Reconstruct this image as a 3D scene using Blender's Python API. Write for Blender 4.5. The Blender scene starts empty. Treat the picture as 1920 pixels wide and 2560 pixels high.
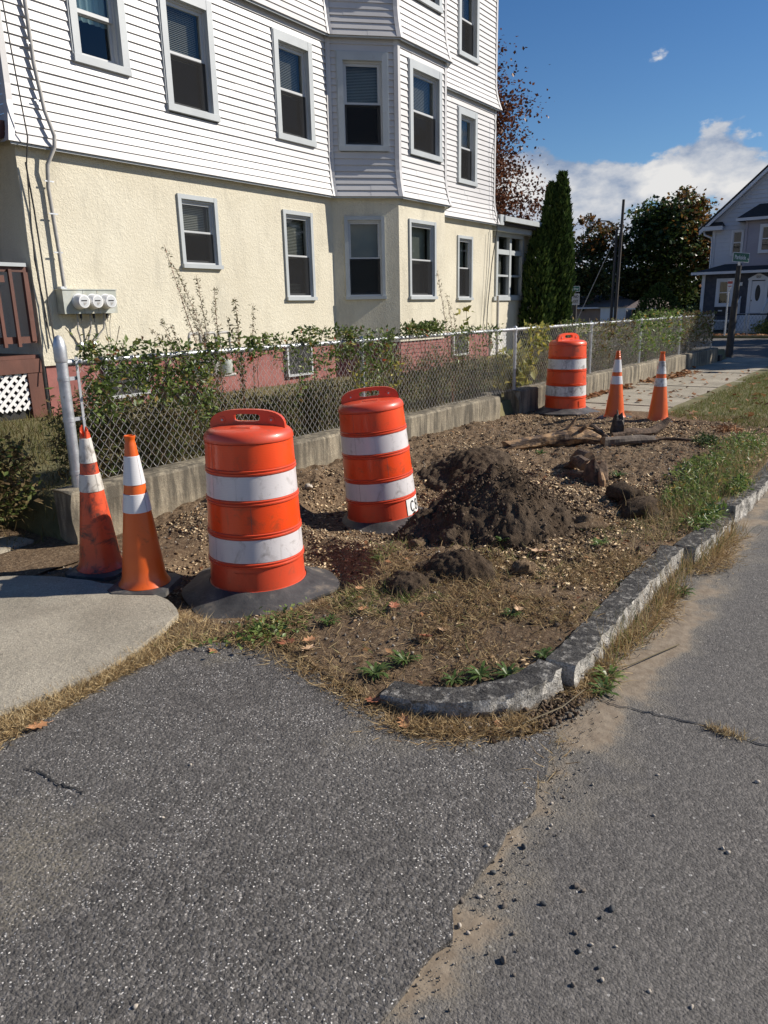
import bpy, math, random
import numpy as np
from mathutils import Matrix, Vector

random.seed(7)
rng = np.random.default_rng(11)
SC = bpy.context.scene
COL = SC.collection
R = math.radians

# ------------------------------------------------------------------ camera
cam_d = bpy.data.cameras.new("camera")
cam = bpy.data.objects.new("camera", cam_d)
COL.objects.link(cam)
SC.camera = cam
_rot = Matrix(((0.57339, 0.22655, -0.78733), (-0.81902, 0.13410, -0.55788), (-0.02081, 0.96472, 0.26245)))
cam.matrix_world = Matrix.Translation((0, 0, 1.53)) @ _rot.to_4x4()
cam_d.sensor_fit = 'VERTICAL'
cam_d.sensor_height = 24.0
cam_d.lens = 24.0 * 1860.0 / 2560.0
cam_d.clip_start = 0.05
cam_d.clip_end = 2000

# ------------------------------------------------------------------ sun and sky
SUN_DIR = Vector((0.682, -0.731, 0.0)).normalized()
SUN_EL = R(34.5)
to_sun = Vector((SUN_DIR.x * math.cos(SUN_EL), SUN_DIR.y * math.cos(SUN_EL), math.sin(SUN_EL)))
sun_d = bpy.data.lights.new("sun", 'SUN')
sun_d.energy = 5.0
sun_d.angle = R(0.53)
sun_d.color = (1.0, 0.93, 0.83)
sun = bpy.data.objects.new("sun", sun_d)
sun.rotation_euler = (-to_sun).to_track_quat('-Z', 'Y').to_euler()
COL.objects.link(sun)

world = bpy.data.worlds.new("World")
SC.world = world
world.use_nodes = True


def build_world():
    nt = world.node_tree
    nt.nodes.clear()
    N = nt.nodes.new
    L = nt.links.new
    out = N('ShaderNodeOutputWorld')
    bg = N('ShaderNodeBackground')
    sky = N('ShaderNodeTexSky')
    sky.sky_type = 'NISHITA'
    sky.sun_disc = False
    sky.sun_elevation = SUN_EL
    sky.sun_rotation = math.atan2(SUN_DIR.x, SUN_DIR.y)
    sky.altitude = 100
    sky.air_density = 1.0
    sky.dust_density = 0.0
    sky.ozone_density = 2.2
    tc = N('ShaderNodeTexCoord')
    sep = N('ShaderNodeSeparateXYZ')
    L(tc.outputs['Generated'], sep.inputs[0])
    # clouds: noise over the direction, stretched flat, thick near the horizon and thinning upward, all round the sky
    def cloud_noise(shift, detail):
        mp = N('ShaderNodeMapping')
        mp.inputs['Scale'].default_value = (1.0, 1.0, 1.9)
        mp.inputs['Location'].default_value = (CL[0] + shift[0], CL[1] + shift[1], CL[2] + shift[2])
        L(tc.outputs['Generated'], mp.inputs['Vector'])
        n = N('ShaderNodeTexNoise')
        n.inputs['Scale'].default_value = 6.5
        n.inputs['Detail'].default_value = detail
        n.inputs['Roughness'].default_value = 0.56
        L(mp.outputs[0], n.inputs['Vector'])
        return n.outputs['Fac']
    CL = (0.31, 0.12, 0.0)
    n1 = cloud_noise((0, 0, 0), 10)
    lift = N('ShaderNodeValToRGB')     # how readily cloud forms at each height (sine of elevation)
    cr = lift.color_ramp
    for p, v in ((0.0, 0.80), (0.055, 0.72), (0.125, 0.585), (0.165, 0.515), (0.205, 0.42), (0.25, 0.31), (0.30, 0.24), (1.0, 0.20)):
        e = cr.elements.new(p) if p not in (0.0, 1.0) else cr.elements[0 if p == 0.0 else -1]
        e.color = (v, v, v, 1)
    L(sep.outputs['Z'], lift.inputs[0])
    add = N('ShaderNodeMath')
    add.operation = 'ADD'
    L(n1, add.inputs[0])
    L(lift.outputs[0], add.inputs[1])
    ramp = N('ShaderNodeMapRange')
    ramp.interpolation_type = 'SMOOTHSTEP'
    ramp.inputs['From Min'].default_value = 1.0
    ramp.inputs['From Max'].default_value = 1.055
    L(add.outputs[0], ramp.inputs['Value'])
    n2 = cloud_noise((-0.018, 0.018, -0.05), 7)
    sub = N('ShaderNodeMath')
    sub.operation = 'SUBTRACT'
    L(n1, sub.inputs[0])
    L(n2, sub.inputs[1])
    ad2 = N('ShaderNodeMath')
    ad2.operation = 'ADD'
    ad2.inputs[1].default_value = 0.5
    L(sub.outputs[0], ad2.inputs[0])
    r2 = N('ShaderNodeValToRGB')
    r2.color_ramp.elements[0].position = 0.40
    r2.color_ramp.elements[0].color = (4.0, 5.2, 7.4, 1)
    r2.color_ramp.elements[1].position = 0.60
    r2.color_ramp.elements[1].color = (12.2, 12.1, 12.0, 1)
    L(ad2.outputs[0], r2.inputs[0])
    # the clear air: paler low down, deep blue higher up
    tr = N('ShaderNodeValToRGB')
    tr.color_ramp.elements[0].position = 0.02
    tr.color_ramp.elements[0].color = (1.05, 1.28, 1.46, 1)
    tr.color_ramp.elements[1].position = 0.42
    tr.color_ramp.elements[1].color = (0.50, 0.94, 1.40, 1)
    L(sep.outputs['Z'], tr.inputs[0])
    tint = N('ShaderNodeMix')
    tint.data_type = 'RGBA'
    tint.blend_type = 'MULTIPLY'
    tint.inputs[0].default_value = 1.0
    L(sky.outputs[0], tint.inputs[6])
    L(tr.outputs[0], tint.inputs[7])
    mix = N('ShaderNodeMix')
    mix.data_type = 'RGBA'
    L(ramp.outputs[0], mix.inputs[0])
    L(tint.outputs[2], mix.inputs[6])
    L(r2.outputs[0], mix.inputs[7])
    L(mix.outputs[2], bg.inputs['Color'])
    bg.inputs['Strength'].default_value = 0.05
    L(bg.outputs[0], out.inputs[0])


build_world()
SC.view_settings.view_transform = 'Standard'
SC.view_settings.look = 'None'
SC.view_settings.exposure = 0.38
SC.view_settings.gamma = 1.0
SC.view_settings.use_curve_mapping = False
SC.render.engine = 'CYCLES'
SC.cycles.max_bounces = 8
SC.cycles.transparent_max_bounces = 12

# ------------------------------------------------------------------ object helpers


def tag(o, label=None, cat=None, group=None, kind=None):
    if label: o['label'] = label
    if cat: o['category'] = cat
    if group: o['group'] = group
    if kind: o['kind'] = kind
    return o


def empty(name, loc=(0, 0, 0), rot=(0, 0, 0), label=None, cat=None, group=None, kind=None):
    o = bpy.data.objects.new(name, None)
    o.location = loc
    o.rotation_euler = rot
    o.empty_display_size = 0.1
    COL.objects.link(o)
    return tag(o, label, cat, group, kind)


def link(name, me, parent=None, loc=None, rot=None):
    o = bpy.data.objects.new(name, me)
    COL.objects.link(o)
    if parent: o.parent = parent
    if loc is not None: o.location = loc
    if rot is not None: o.rotation_euler = rot
    return o


def copy_tree(o, parent=None):
    c = o.copy()
    COL.objects.link(c)
    if parent: c.parent = parent
    for ch in list(o.children):
        copy_tree(ch, c)
    return c


class MB:
    """collects vertices and faces of one mesh"""
    def __init__(s):
        s.v = []; s.f = []; s.m = []

    def face(s, pts, m=0):
        b = len(s.v)
        s.v += [tuple(p) for p in pts]
        s.f.append(tuple(range(b, b + len(pts)))); s.m.append(m)

    def hexa(s, p, m=0):  # p: 8 points, bottom 4 ccw then top 4
        b = len(s.v)
        s.v += [tuple(q) for q in p]
        for q in ((3, 2, 1, 0), (4, 5, 6, 7), (0, 1, 5, 4), (1, 2, 6, 5), (2, 3, 7, 6), (3, 0, 4, 7)):
            s.f.append(tuple(b + i for i in q)); s.m.append(m)

    def box(s, x0, x1, y0, y1, z0, z1, m=0):
        s.hexa([(x0, y0, z0), (x1, y0, z0), (x1, y1, z0), (x0, y1, z0),
                (x0, y0, z1), (x1, y0, z1), (x1, y1, z1), (x0, y1, z1)], m)

    def frame_box(s, o, u, w, a0, a1, b0, b1, z0, z1, m=0):
        """box in a wall frame: o origin (x,y), u along, w outward normal; a along, b outward"""
        def P(a, b, z): return (o[0] + u[0] * a + w[0] * b, o[1] + u[1] * a + w[1] * b, z)
        s.hexa([P(a0, b1, z0), P(a1, b1, z0), P(a1, b0, z0), P(a0, b0, z0),
                P(a0, b1, z1), P(a1, b1, z1), P(a1, b0, z1), P(a0, b0, z1)], m)

    def tube(s, pts, r, n=8, cap=True, m=0):
        pts = [Vector(p) for p in pts]
        rs = r if isinstance(r, (list, tuple)) else [r] * len(pts)
        b = len(s.v)
        prev = None
        for i, p in enumerate(pts):
            t = (pts[min(i + 1, len(pts) - 1)] - pts[max(i - 1, 0)]).normalized()
            if prev is None:
                a = Vector((0, 0, 1)) if abs(t.z) < 0.9 else Vector((1, 0, 0))
                x = t.cross(a).normalized()
            else:
                x = (prev - t * prev.dot(t)).normalized()
            prev = x
            y = t.cross(x)
            for k in range(n):
                an = 2 * math.pi * k / n
                s.v.append(tuple(p + (x * math.cos(an) + y * math.sin(an)) * rs[i]))
        for i in range(len(pts) - 1):
            for k in range(n):
                k2 = (k + 1) % n
                s.f.append((b + i * n + k, b + i * n + k2, b + (i + 1) * n + k2, b + (i + 1) * n + k)); s.m.append(m)
        if cap:
            s.f.append(tuple(b + k for k in reversed(range(n)))); s.m.append(m)
            e = b + (len(pts) - 1) * n
            s.f.append(tuple(e + k for k in range(n))); s.m.append(m)

    def lathe(s, prof, n=40, c=(0, 0, 0), m=0, jag=None):
        b = len(s.v)
        for i, (r, z) in enumerate(prof):
            for k in range(n):
                an = 2 * math.pi * k / n
                rr, zz = (jag(i, an, r, z) if jag else (r, z))
                s.v.append((c[0] + rr * math.cos(an), c[1] + rr * math.sin(an), c[2] + zz))
        for i in range(len(prof) - 1):
            for k in range(n):
                k2 = (k + 1) % n
                s.f.append((b + i * n + k, b + i * n + k2, b + (i + 1) * n + k2, b + (i + 1) * n + k)); s.m.append(m)

    def mesh(s, name, mats, smooth=None):
        me = bpy.data.meshes.new(name)
        me.from_pydata(s.v, [], s.f)
        mats = mats if isinstance(mats, (list, tuple)) else [mats]
        for q in mats: me.materials.append(q)
        if len(mats) > 1: me.polygons.foreach_set('material_index', s.m)
        if smooth is not None:
            me.shade_smooth()
            me.set_sharp_from_angle(angle=R(smooth))
        me.update()
        return me

    def build(s, name, mats, parent=None, smooth=None, loc=None, rot=None):
        return link(name, s.mesh(name, mats, smooth), parent, loc, rot)


def np_mesh(name, V, F, mat, tint=None, smooth=False):
    """V (n,3), F (m,k) int; tint: per-vertex value kept as attribute 'tint'"""
    me = bpy.data.meshes.new(name)
    n, (m, k) = len(V), F.shape
    me.vertices.add(n)
    me.vertices.foreach_set('co', np.ascontiguousarray(V, dtype=np.float32).ravel())
    me.loops.add(m * k)
    me.loops.foreach_set('vertex_index', np.ascontiguousarray(F, dtype=np.int32).ravel())
    me.polygons.add(m)
    me.polygons.foreach_set('loop_start', np.arange(0, m * k, k, dtype=np.int32))
    me.polygons.foreach_set('loop_total', np.full(m, k, dtype=np.int32))
    if tint is not None:
        at = me.attributes.new('tint', 'FLOAT', 'POINT')
        at.data.foreach_set('value', np.ascontiguousarray(tint, dtype=np.float32))
    for q in (mat if isinstance(mat, (list, tuple)) else [mat]): me.materials.append(q)
    me.update(calc_edges=True)
    me.validate()
    if smooth: me.shade_smooth()
    return me


def rand_rot(n, tilt=math.pi, tmin=0.0):
    """n random rotation matrices; tilt limits how far local z leans from world z"""
    a = rng.uniform(0, 2 * np.pi, n); t = tmin + rng.uniform(0, 1, n) * (tilt - tmin); b = rng.uniform(0, 2 * np.pi, n)
    def rz(q):
        c, s_ = np.cos(q), np.sin(q); M = np.zeros((len(q), 3, 3))
        M[:, 0, 0] = c; M[:, 0, 1] = -s_; M[:, 1, 0] = s_; M[:, 1, 1] = c; M[:, 2, 2] = 1
        return M
    c, s_ = np.cos(t), np.sin(t)
    X = np.zeros((n, 3, 3)); X[:, 0, 0] = 1; X[:, 1, 1] = c; X[:, 1, 2] = -s_; X[:, 2, 1] = s_; X[:, 2, 2] = c
    return rz(a) @ X @ rz(b)


def scatter(name, base_v, base_f, pos, rot, scale, mat, jitter=0.0, smooth=False):
    base_v = np.asarray(base_v, float); base_f = np.asarray(base_f, int)
    n = len(pos); k = len(base_v)
    scale = np.asarray(scale, float)
    if scale.ndim == 1: scale = np.repeat(scale[:, None], 3, 1)
    bv = np.repeat(base_v[None], n, 0)
    if jitter: bv = bv * (1 + rng.uniform(-jitter, jitter, bv.shape))
    V = np.einsum('nij,nkj->nki', rot, bv * scale[:, None, :]) + np.asarray(pos)[:, None, :]
    F = (base_f[None] + (np.arange(n) * k)[:, None, None]).reshape(-1, base_f.shape[1])
    t = np.repeat(rng.uniform(0, 1, n), k)
    return np_mesh(name, V.reshape(-1, 3), F, mat, t, smooth)


LEAF_V = [(0, 0, 0), (0.32, 0.45, 0.10), (0, 1, -0.02), (-0.32, 0.45, 0.10)]
LEAF_F = [(0, 1, 2), (0, 2, 3)]
OCT_V = [(1, 0, 0), (0, 1, 0), (-1, 0, 0), (0, -1, 0), (0, 0, 1), (0, 0, -1)]
OCT_F = [(0, 1, 4), (1, 2, 4), (2, 3, 4), (3, 0, 4), (1, 0, 5), (2, 1, 5), (3, 2, 5), (0, 3, 5)]


def ico(sub=2):
    import bmesh
    bm = bmesh.new()
    bmesh.ops.create_icosphere(bm, subdivisions=sub, radius=1)
    v = np.array([q.co[:] for q in bm.verts]); f = np.array([[q.index for q in p.verts] for p in bm.faces])
    bm.free()
    return v, f


ICO1 = ico(1); ICO2 = ico(2); ICO3 = ico(3)


def _hash(i, j, s):
    h = (i.astype(np.int64) * 374761393 + j.astype(np.int64) * 668265263 + s * 1442695041) & 0x7fffffff
    h = ((h ^ (h >> 13)) * 1274126177) & 0x7fffffff
    return ((h ^ (h >> 16)) & 0xffff) / 65535.0


def vn(x, y, s=0):
    xi = np.floor(x); yi = np.floor(y); fx = x - xi; fy = y - yi
    fx = fx * fx * (3 - 2 * fx); fy = fy * fy * (3 - 2 * fy)
    a = _hash(xi, yi, s); b = _hash(xi + 1, yi, s); c = _hash(xi, yi + 1, s); d = _hash(xi + 1, yi + 1, s)
    return (a + (b - a) * fx) * (1 - fy) + (c + (d - c) * fx) * fy - 0.5


def fbm(x, y, s=0, o=4, g=0.5):
    r = 0; a = 1.0
    for i in range(o):
        r = r + a * vn(x * 2 ** i + 17.3 * i, y * 2 ** i - 9.1 * i, s + i); a *= g
    return r


def sstep(a, b, x):
    t = np.clip((x - a) / (b - a), 0, 1)
    return t * t * (3 - 2 * t)


# ------------------------------------------------------------------ materials
def new_mat(name):
    m = bpy.data.materials.new(name)
    m.use_nodes = True
    nt = m.node_tree
    bsdf = nt.nodes['Principled BSDF']
    return m, nt, bsdf


class NT:
    """tiny node-graph writer"""
    def __init__(s, nt):
        s.nt = nt
        s.tc = nt.nodes.new('ShaderNodeTexCoord')

    def n(s, t, **kw):
        q = s.nt.nodes.new('ShaderNode' + t)
        for k, v in kw.items(): setattr(q, k, v)
        return q

    def l(s, a, b): s.nt.links.new(a, b)

    def co(s, scale=(1, 1, 1), loc=(0, 0, 0), rot=(0, 0, 0), out='Object'):
        m = s.n('Mapping')
        m.inputs['Scale'].default_value = scale; m.inputs['Location'].default_value = loc; m.inputs['Rotation'].default_value = rot
        s.l(s.tc.outputs[out], m.inputs[0])
        return m.outputs[0]

    def noise(s, scale, detail=4, rough=0.55, vec=None, dist=0.0):
        q = s.n('TexNoise')
        q.inputs['Scale'].default_value = scale; q.inputs['Detail'].default_value = detail
        q.inputs['Roughness'].default_value = rough; q.inputs['Distortion'].default_value = dist
        s.l(vec if vec is not None else s.tc.outputs['Object'], q.inputs['Vector'])
        return q.outputs['Fac']

    def voro(s, scale, vec=None, feature='F1', rnd=1.0):
        q = s.n('TexVoronoi', feature=feature)
        q.inputs['Scale'].default_value = scale; q.inputs['Randomness'].default_value = rnd
        s.l(vec if vec is not None else s.tc.outputs['Object'], q.inputs['Vector'])
        return q

    def ramp(s, fac, stops, interp='LINEAR'):
        q = s.n('ValToRGB')
        cr = q.color_ramp; cr.interpolation = interp
        while len(cr.elements) < len(stops): cr.elements.new(0.5)
        for e, (p, c) in zip(cr.elements, stops):
            e.position = p
            e.color = (c, c, c, 1) if isinstance(c, (int, float)) else (*c, 1)
        s.l(fac, q.inputs[0])
        return q.outputs[0]

    def mix(s, fac, a, b, mode='MIX'):
        q = s.n('Mix', data_type='RGBA', blend_type=mode)
        for i, v in ((0, fac), (6, a), (7, b)):
            sock = q.inputs[i]
            if isinstance(v, (int, float)): sock.default_value = v if i == 0 else (v, v, v, 1)
            elif isinstance(v, tuple): sock.default_value = (*v, 1)
            else: s.l(v, sock)
        return q.outputs[2]

    def math(s, op, a, b=0.0, clamp=False):
        q = s.n('Math', operation=op, use_clamp=clamp)
        for sock, v in ((q.inputs[0], a), (q.inputs[1], b)):
            if isinstance(v, (int, float)): sock.default_value = v
            else: s.l(v, sock)
        return q.outputs[0]

    def attr(s, name='tint'):
        q = s.n('Attribute', attribute_name=name)
        return q.outputs['Fac']

    def bump(s, h, strength, dist=0.01, prev=None):
        q = s.n('Bump')
        q.inputs['Strength'].default_value = strength; q.inputs['Distance'].default_value = dist
        s.l(h, q.inputs['Height'])
        if prev is not None: s.l(prev, q.inputs['Normal'])
        return q.outputs[0]

    def sep(s, out='Object'):
        q = s.n('SeparateXYZ')
        s.l(s.tc.outputs[out], q.inputs[0])
        return q.outputs


def simple(name, c1, c2=None, scale=6, rough=0.6, bump=0.0, bscale=None, metal=0.0, spec=0.5, detail=5, lo=0.35, hi=0.65, dirt=None, dscale=9, dlo=0.55, dhi=0.7, stretch=(1, 1, 1)):
    m, nt, b = new_mat(name)
    g = NT(nt)
    v = g.co(stretch)
    col = g.ramp(g.noise(scale, detail, vec=v), [(lo, c1), (hi, c2 or c1)])
    if dirt is not None:
        col = g.mix(g.ramp(g.noise(dscale, 6, 0.65, vec=v), [(dlo, 0.0), (dhi, 1.0)]), col, dirt)
    g.l(col, b.inputs['Base Color'])
    b.inputs['Roughness'].default_value = rough
    b.inputs['Metallic'].default_value = metal
    b.inputs['Specular IOR Level'].default_value = spec
    if bump:
        g.l(g.bump(g.noise(bscale or scale * 4, 5, vec=v), bump, 0.01), b.inputs['Normal'])
    return m


def leafy(name, stops, trans=0.35, rough=0.5, spec=0.35):
    """leaf material: colour by the per-leaf value 'tint', some light passing through"""
    m, nt, b = new_mat(name)
    g = NT(nt)
    col = g.ramp(g.attr(), stops)
    g.l(col, b.inputs['Base Color'])
    b.inputs['Roughness'].default_value = rough
    b.inputs['Specular IOR Level'].default_value = spec
    tr = g.n('BsdfTranslucent')
    g.l(col, tr.inputs['Color'])
    mx = g.n('MixShader')
    mx.inputs[0].default_value = trans
    out = nt.nodes['Material Output']
    g.l(b.outputs[0], mx.inputs[1]); g.l(tr.outputs[0], mx.inputs[2]); g.l(mx.outputs[0], out.inputs[0])
    return m


def m_asphalt(name, new=True):
    m, nt, b = new_mat(name)
    g = NT(nt)
    sc = 95 if new else 120
    wn = g.n('TexNoise'); wn.inputs['Scale'].default_value = 60; wn.inputs['Detail'].default_value = 3
    g.l(g.tc.outputs['Object'], wn.inputs['Vector'])
    wv = g.n('VectorMath', operation='MULTIPLY_ADD'); wv.inputs[1].default_value = (0.010, 0.010, 0.010)
    g.l(wn.outputs['Color'], wv.inputs[0]); g.l(g.tc.outputs['Object'], wv.inputs[2])
    v1 = g.voro(sc, wv.outputs[0], rnd=1.0)
    v3 = g.voro(sc * 2.3, wv.outputs[0], rnd=1.0)
    s3 = g.n('SeparateColor'); g.l(v3.outputs['Color'], s3.inputs[0])
    sepc = g.n('SeparateColor'); g.l(v1.outputs['Color'], sepc.inputs[0])
    if new:
        col = g.ramp(sepc.outputs[0], [(0.0, (0.052, 0.048, 0.044)), (0.6, (0.102, 0.094, 0.086)), (1.0, (0.168, 0.155, 0.141))])
    else:
        col = g.ramp(sepc.outputs[0], [(0.0, (0.066, 0.061, 0.056)), (0.6, (0.112, 0.104, 0.095)), (1.0, (0.172, 0.158, 0.143))])
    col = g.mix(0.5, col, g.ramp(s3.outputs[0], [(0.0, 0.55), (0.6, 1.0), (1.0, 1.6)]), 'MULTIPLY')
    big = g.noise(1.1, 5, 0.6)
    col = g.mix(g.ramp(big, [(0.35, 0.0), (0.7, 0.35)]), col, (0.15, 0.14, 0.128))
    # pale grains: small, clustered
    v2 = g.voro(200 if new else 80, wv.outputs[0])
    s2 = g.n('SeparateColor'); g.l(v2.outputs['Color'], s2.inputs[0])
    grain = g.math('GREATER_THAN', g.math('ADD', s2.outputs[1], g.math('MULTIPLY', g.math('SUBTRACT', g.noise(6, 4), 0.5), 0.6 if new else 0.1)), 0.915 if new else 0.98)
    near = g.math('LESS_THAN', v2.outputs['Distance'], 0.5 if new else 0.34)
    grain = g.math('MULTIPLY', grain, near)
    col = g.mix(grain, col, g.ramp(s2.outputs[2], [(0.0, (0.20, 0.19, 0.175)), (0.7, (0.42, 0.40, 0.37)), (1.0, (0.70, 0.67, 0.62))]))
    # dust worked into the pores
    pos = g.sep()
    if not new:
        d = g.math('ABSOLUTE', g.math('SUBTRACT', pos[1], 0.80))
        wob = g.math('MULTIPLY', g.math('SUBTRACT', g.noise(3.2, 6, 0.6), 0.5), 0.75)
        dd = g.math('ADD', d, wob)
        pore = g.ramp(v1.outputs['Distance'], [(0.25, 0.55), (0.6, 1.0)])
        m1 = g.ramp(dd, [(0.02, 1.0), (0.20, 0.0)])
        m2 = g.ramp(dd, [(-0.02, 1.0), (0.085, 0.0)])
        dust = g.ramp(g.noise(20, 5), [(0.35, (0.19, 0.145, 0.10)), (0.7, (0.29, 0.235, 0.17))])
        col = g.mix(g.math('MULTIPLY', m1, g.math('MULTIPLY', pore, 0.75)), col, (0.215, 0.19, 0.15))
        col = g.mix(g.math('MULTIPLY', m2, 0.93), col, dust)
    else:
        st = g.ramp(g.noise(0.9, 6, 0.6, vec=g.co(loc=(3.1, 1.7, 0))), [(0.56, 0.0), (0.72, 0.65)])
        col = g.mix(g.math('MULTIPLY', st, g.ramp(v1.outputs['Distance'], [(0.2, 0.1), (0.6, 1.0)])), col, (0.27, 0.235, 0.17))
    g.l(col, b.inputs['Base Color'])
    b.inputs['Roughness'].default_value = 0.82
    b.inputs['Specular IOR Level'].default_value = 0.35
    h = g.math('ADD', g.math('MULTIPLY', v1.outputs['Distance'], -0.8), g.math('ADD', g.math('MULTIPLY', sepc.outputs[1], 0.6), g.math('MULTIPLY', v3.outputs['Distance'], -0.35)))
    if not new: h = g.math('MULTIPLY', h, g.math('SUBTRACT', 1.0, g.math('MULTIPLY', m2, 0.85)))
    n_ = g.bump(h, 0.85 if new else 0.6, 0.006)
    n_ = g.bump(g.noise(18, 4), 0.25, 0.02, n_)
    g.l(n_, b.inputs['Normal'])
    return m


def m_concrete(name, base=(0.36, 0.325, 0.265), dark=(0.22, 0.20, 0.165), streak=False, spk=0.5):
    m, nt, b = new_mat(name)
    g = NT(nt)
    v = g.voro(170)
    sc_ = g.n('SeparateColor'); g.l(v.outputs['Color'], sc_.inputs[0])
    col = g.mix(g.ramp(g.noise(2.2, 7, 0.6), [(0.3, 0.0), (0.72, 1.0)]), dark, base)
    col = g.mix(spk, col, g.ramp(sc_.outputs[0], [(0.0, 0.35), (0.15, 0.75), (0.8, 1.0), (1.0, 1.5)]), 'MULTIPLY')
    if not streak:
        col = g.mix(g.ramp(g.noise(1.3, 7, 0.66, vec=g.co(loc=(5.3, 2.1, 0))), [(0.50, 0.0), (0.70, 0.45)]), col, (0.17, 0.145, 0.11))
        col = g.mix(g.ramp(g.noise(45, 4, 0.6), [(0.62, 0.0), (0.70, 0.55)]), col, (0.12, 0.10, 0.08))
    if streak:
        st = g.noise(7, 6, 0.65, vec=g.co((1.6, 1.6, 0.18)))
        col = g.mix(g.ramp(st, [(0.40, 0.0), (0.58, 0.85)]), col, (0.075, 0.066, 0.052))
        z = g.sep()[2]
        low = g.ramp(g.math('ADD', z, g.math('MULTIPLY', g.noise(9, 5), 0.22)), [(0.18, 1.0), (0.30, 0.0)])
        col = g.mix(g.math('MULTIPLY', low, 0.55), col, (0.30, 0.25, 0.175))
    g.l(col, b.inputs['Base Color'])
    b.inputs['Roughness'].default_value = 0.9
    b.inputs['Specular IOR Level'].default_value = 0.25
    n_ = g.bump(v.outputs['Distance'], 0.35, 0.004)
    n_ = g.bump(g.noise(22, 6, 0.65), 0.35, 0.02, n_)
    g.l(n_, b.inputs['Normal'])
    return m


def m_dirt(name, deep=False):
    m, nt, b = new_mat(name)
    g = NT(nt)
    a = g.noise(3.0, 7, 0.62)
    f = g.noise(40, 6, 0.7)
    if deep:
        col = g.ramp(f, [(0.3, (0.032, 0.022, 0.014)), (0.55, (0.080, 0.055, 0.035)), (0.75, (0.15, 0.108, 0.072))])
        col = g.mix(g.ramp(a, [(0.42, 0.0), (0.68, 0.5)]), col, (0.165, 0.125, 0.09))
    else:
        col = g.ramp(f, [(0.28, (0.070, 0.045, 0.028)), (0.5, (0.195, 0.134, 0.083)), (0.72, (0.36, 0.265, 0.165))])
        col = g.mix(g.ramp(a, [(0.42, 0.0), (0.66, 0.5)]), col, (0.11, 0.072, 0.044))
        v = g.voro(75)
        s2 = g.n('SeparateColor'); g.l(v.outputs['Color'], s2.inputs[0])
        chip = g.math('MULTIPLY', g.math('GREATER_THAN', s2.outputs[0], 0.86), g.math('LESS_THAN', v.outputs['Distance'], 0.4))
        col = g.mix(chip, col, g.ramp(s2.outputs[1], [(0.0, (0.17, 0.12, 0.08)), (1.0, (0.42, 0.33, 0.22))]))
    g.l(col, b.inputs['Base Color'])
    b.inputs['Roughness'].default_value = 0.95
    b.inputs['Specular IOR Level'].default_value = 0.15
    n_ = g.bump(g.noise(26, 8, 0.72), 0.9, 0.035)
    n_ = g.bump(g.noise(120, 5, 0.7), 0.7, 0.006, n_)
    g.l(n_, b.inputs['Normal'])
    return m


def m_stucco(name):
    m, nt, b = new_mat(name)
    g = NT(nt)
    col = g.ramp(g.noise(1.1, 6, 0.6), [(0.3, (0.60, 0.55, 0.43)), (0.7, (0.68, 0.635, 0.51))])
    st = g.noise(3.0, 6, 0.6, vec=g.co((1.2, 1.2, 0.35)))
    col = g.mix(g.ramp(st, [(0.50, 0.0), (0.75, 0.55)]), col, (0.40, 0.372, 0.30))
    g.l(col, b.inputs['Base Color'])
    b.inputs['Roughness'].default_value = 0.92
    b.inputs['Specular IOR Level'].default_value = 0.2
    v = g.co((1.0, 1.0, 0.75))
    h = g.ramp(g.noise(30, 4, 0.55, vec=v, dist=1.2), [(0.42, 0.0), (0.62, 1.0)])
    n_ = g.bump(h, 0.42, 0.010)
    n_ = g.bump(g.noise(140, 3), 0.25, 0.003, n_)
    g.l(n_, b.inputs['Normal'])
    return m


def m_sheeting(name, base, edge, rough=0.3, cell=True, dirt=(0.12, 0.10, 0.09), damt=0.35, seed=0.0, clip=0.62, chip=None, chip_at=0.68):
    """prismatic reflective sheeting with a faint cell pattern, scuffs and grime"""
    m, nt, b = new_mat(name)
    g = NT(nt)
    sc_ = g.co((1, 1, 1), (seed, seed * 0.7, seed * 0.3))
    col = g.ramp(g.noise(3.0, 3, vec=sc_), [(0.3, base), (0.7, edge)])
    sm = g.ramp(g.noise(9, 7, 0.72, vec=sc_, dist=0.6), [(clip, 0.0), (clip + 0.16, damt)])
    col = g.mix(sm, col, dirt)
    dr = g.ramp(g.noise(26, 5, 0.6, vec=g.co((1, 1, 0.12), (seed, 0, 0))), [(0.60, 0.0), (0.74, damt * 0.5)])
    col = g.mix(dr, col, dirt)
    if chip is not None:
        ck = g.ramp(g.noise(7, 8, 0.75, vec=g.co((1, 1, 0.7), (seed * 1.3 + 4, seed, 2))), [(chip_at, 0.0), (chip_at + 0.02, 1.0)])
        col = g.mix(ck, col, chip)
    if cell:
        w1 = g.n('TexWave', wave_type='BANDS', bands_direction='Z'); w1.inputs['Scale'].default_value = 34; w1.inputs['Distortion'].default_value = 0.4
        g.l(g.tc.outputs['Object'], w1.inputs['Vector'])
        col = g.mix(g.ramp(w1.outputs['Fac'], [(0.0, 0.13), (0.25, 0.0)]), col, tuple(c * 0.45 for c in base))
    g.l(col, b.inputs['Base Color'])
    b.inputs['Roughness'].default_value = rough
    b.inputs['Coat Weight'].default_value = 0.25
    b.inputs['Coat Roughness'].default_value = 0.12
    g.l(g.bump(g.noise(60, 3), 0.05, 0.004), b.inputs['Normal'])
    return m


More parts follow.
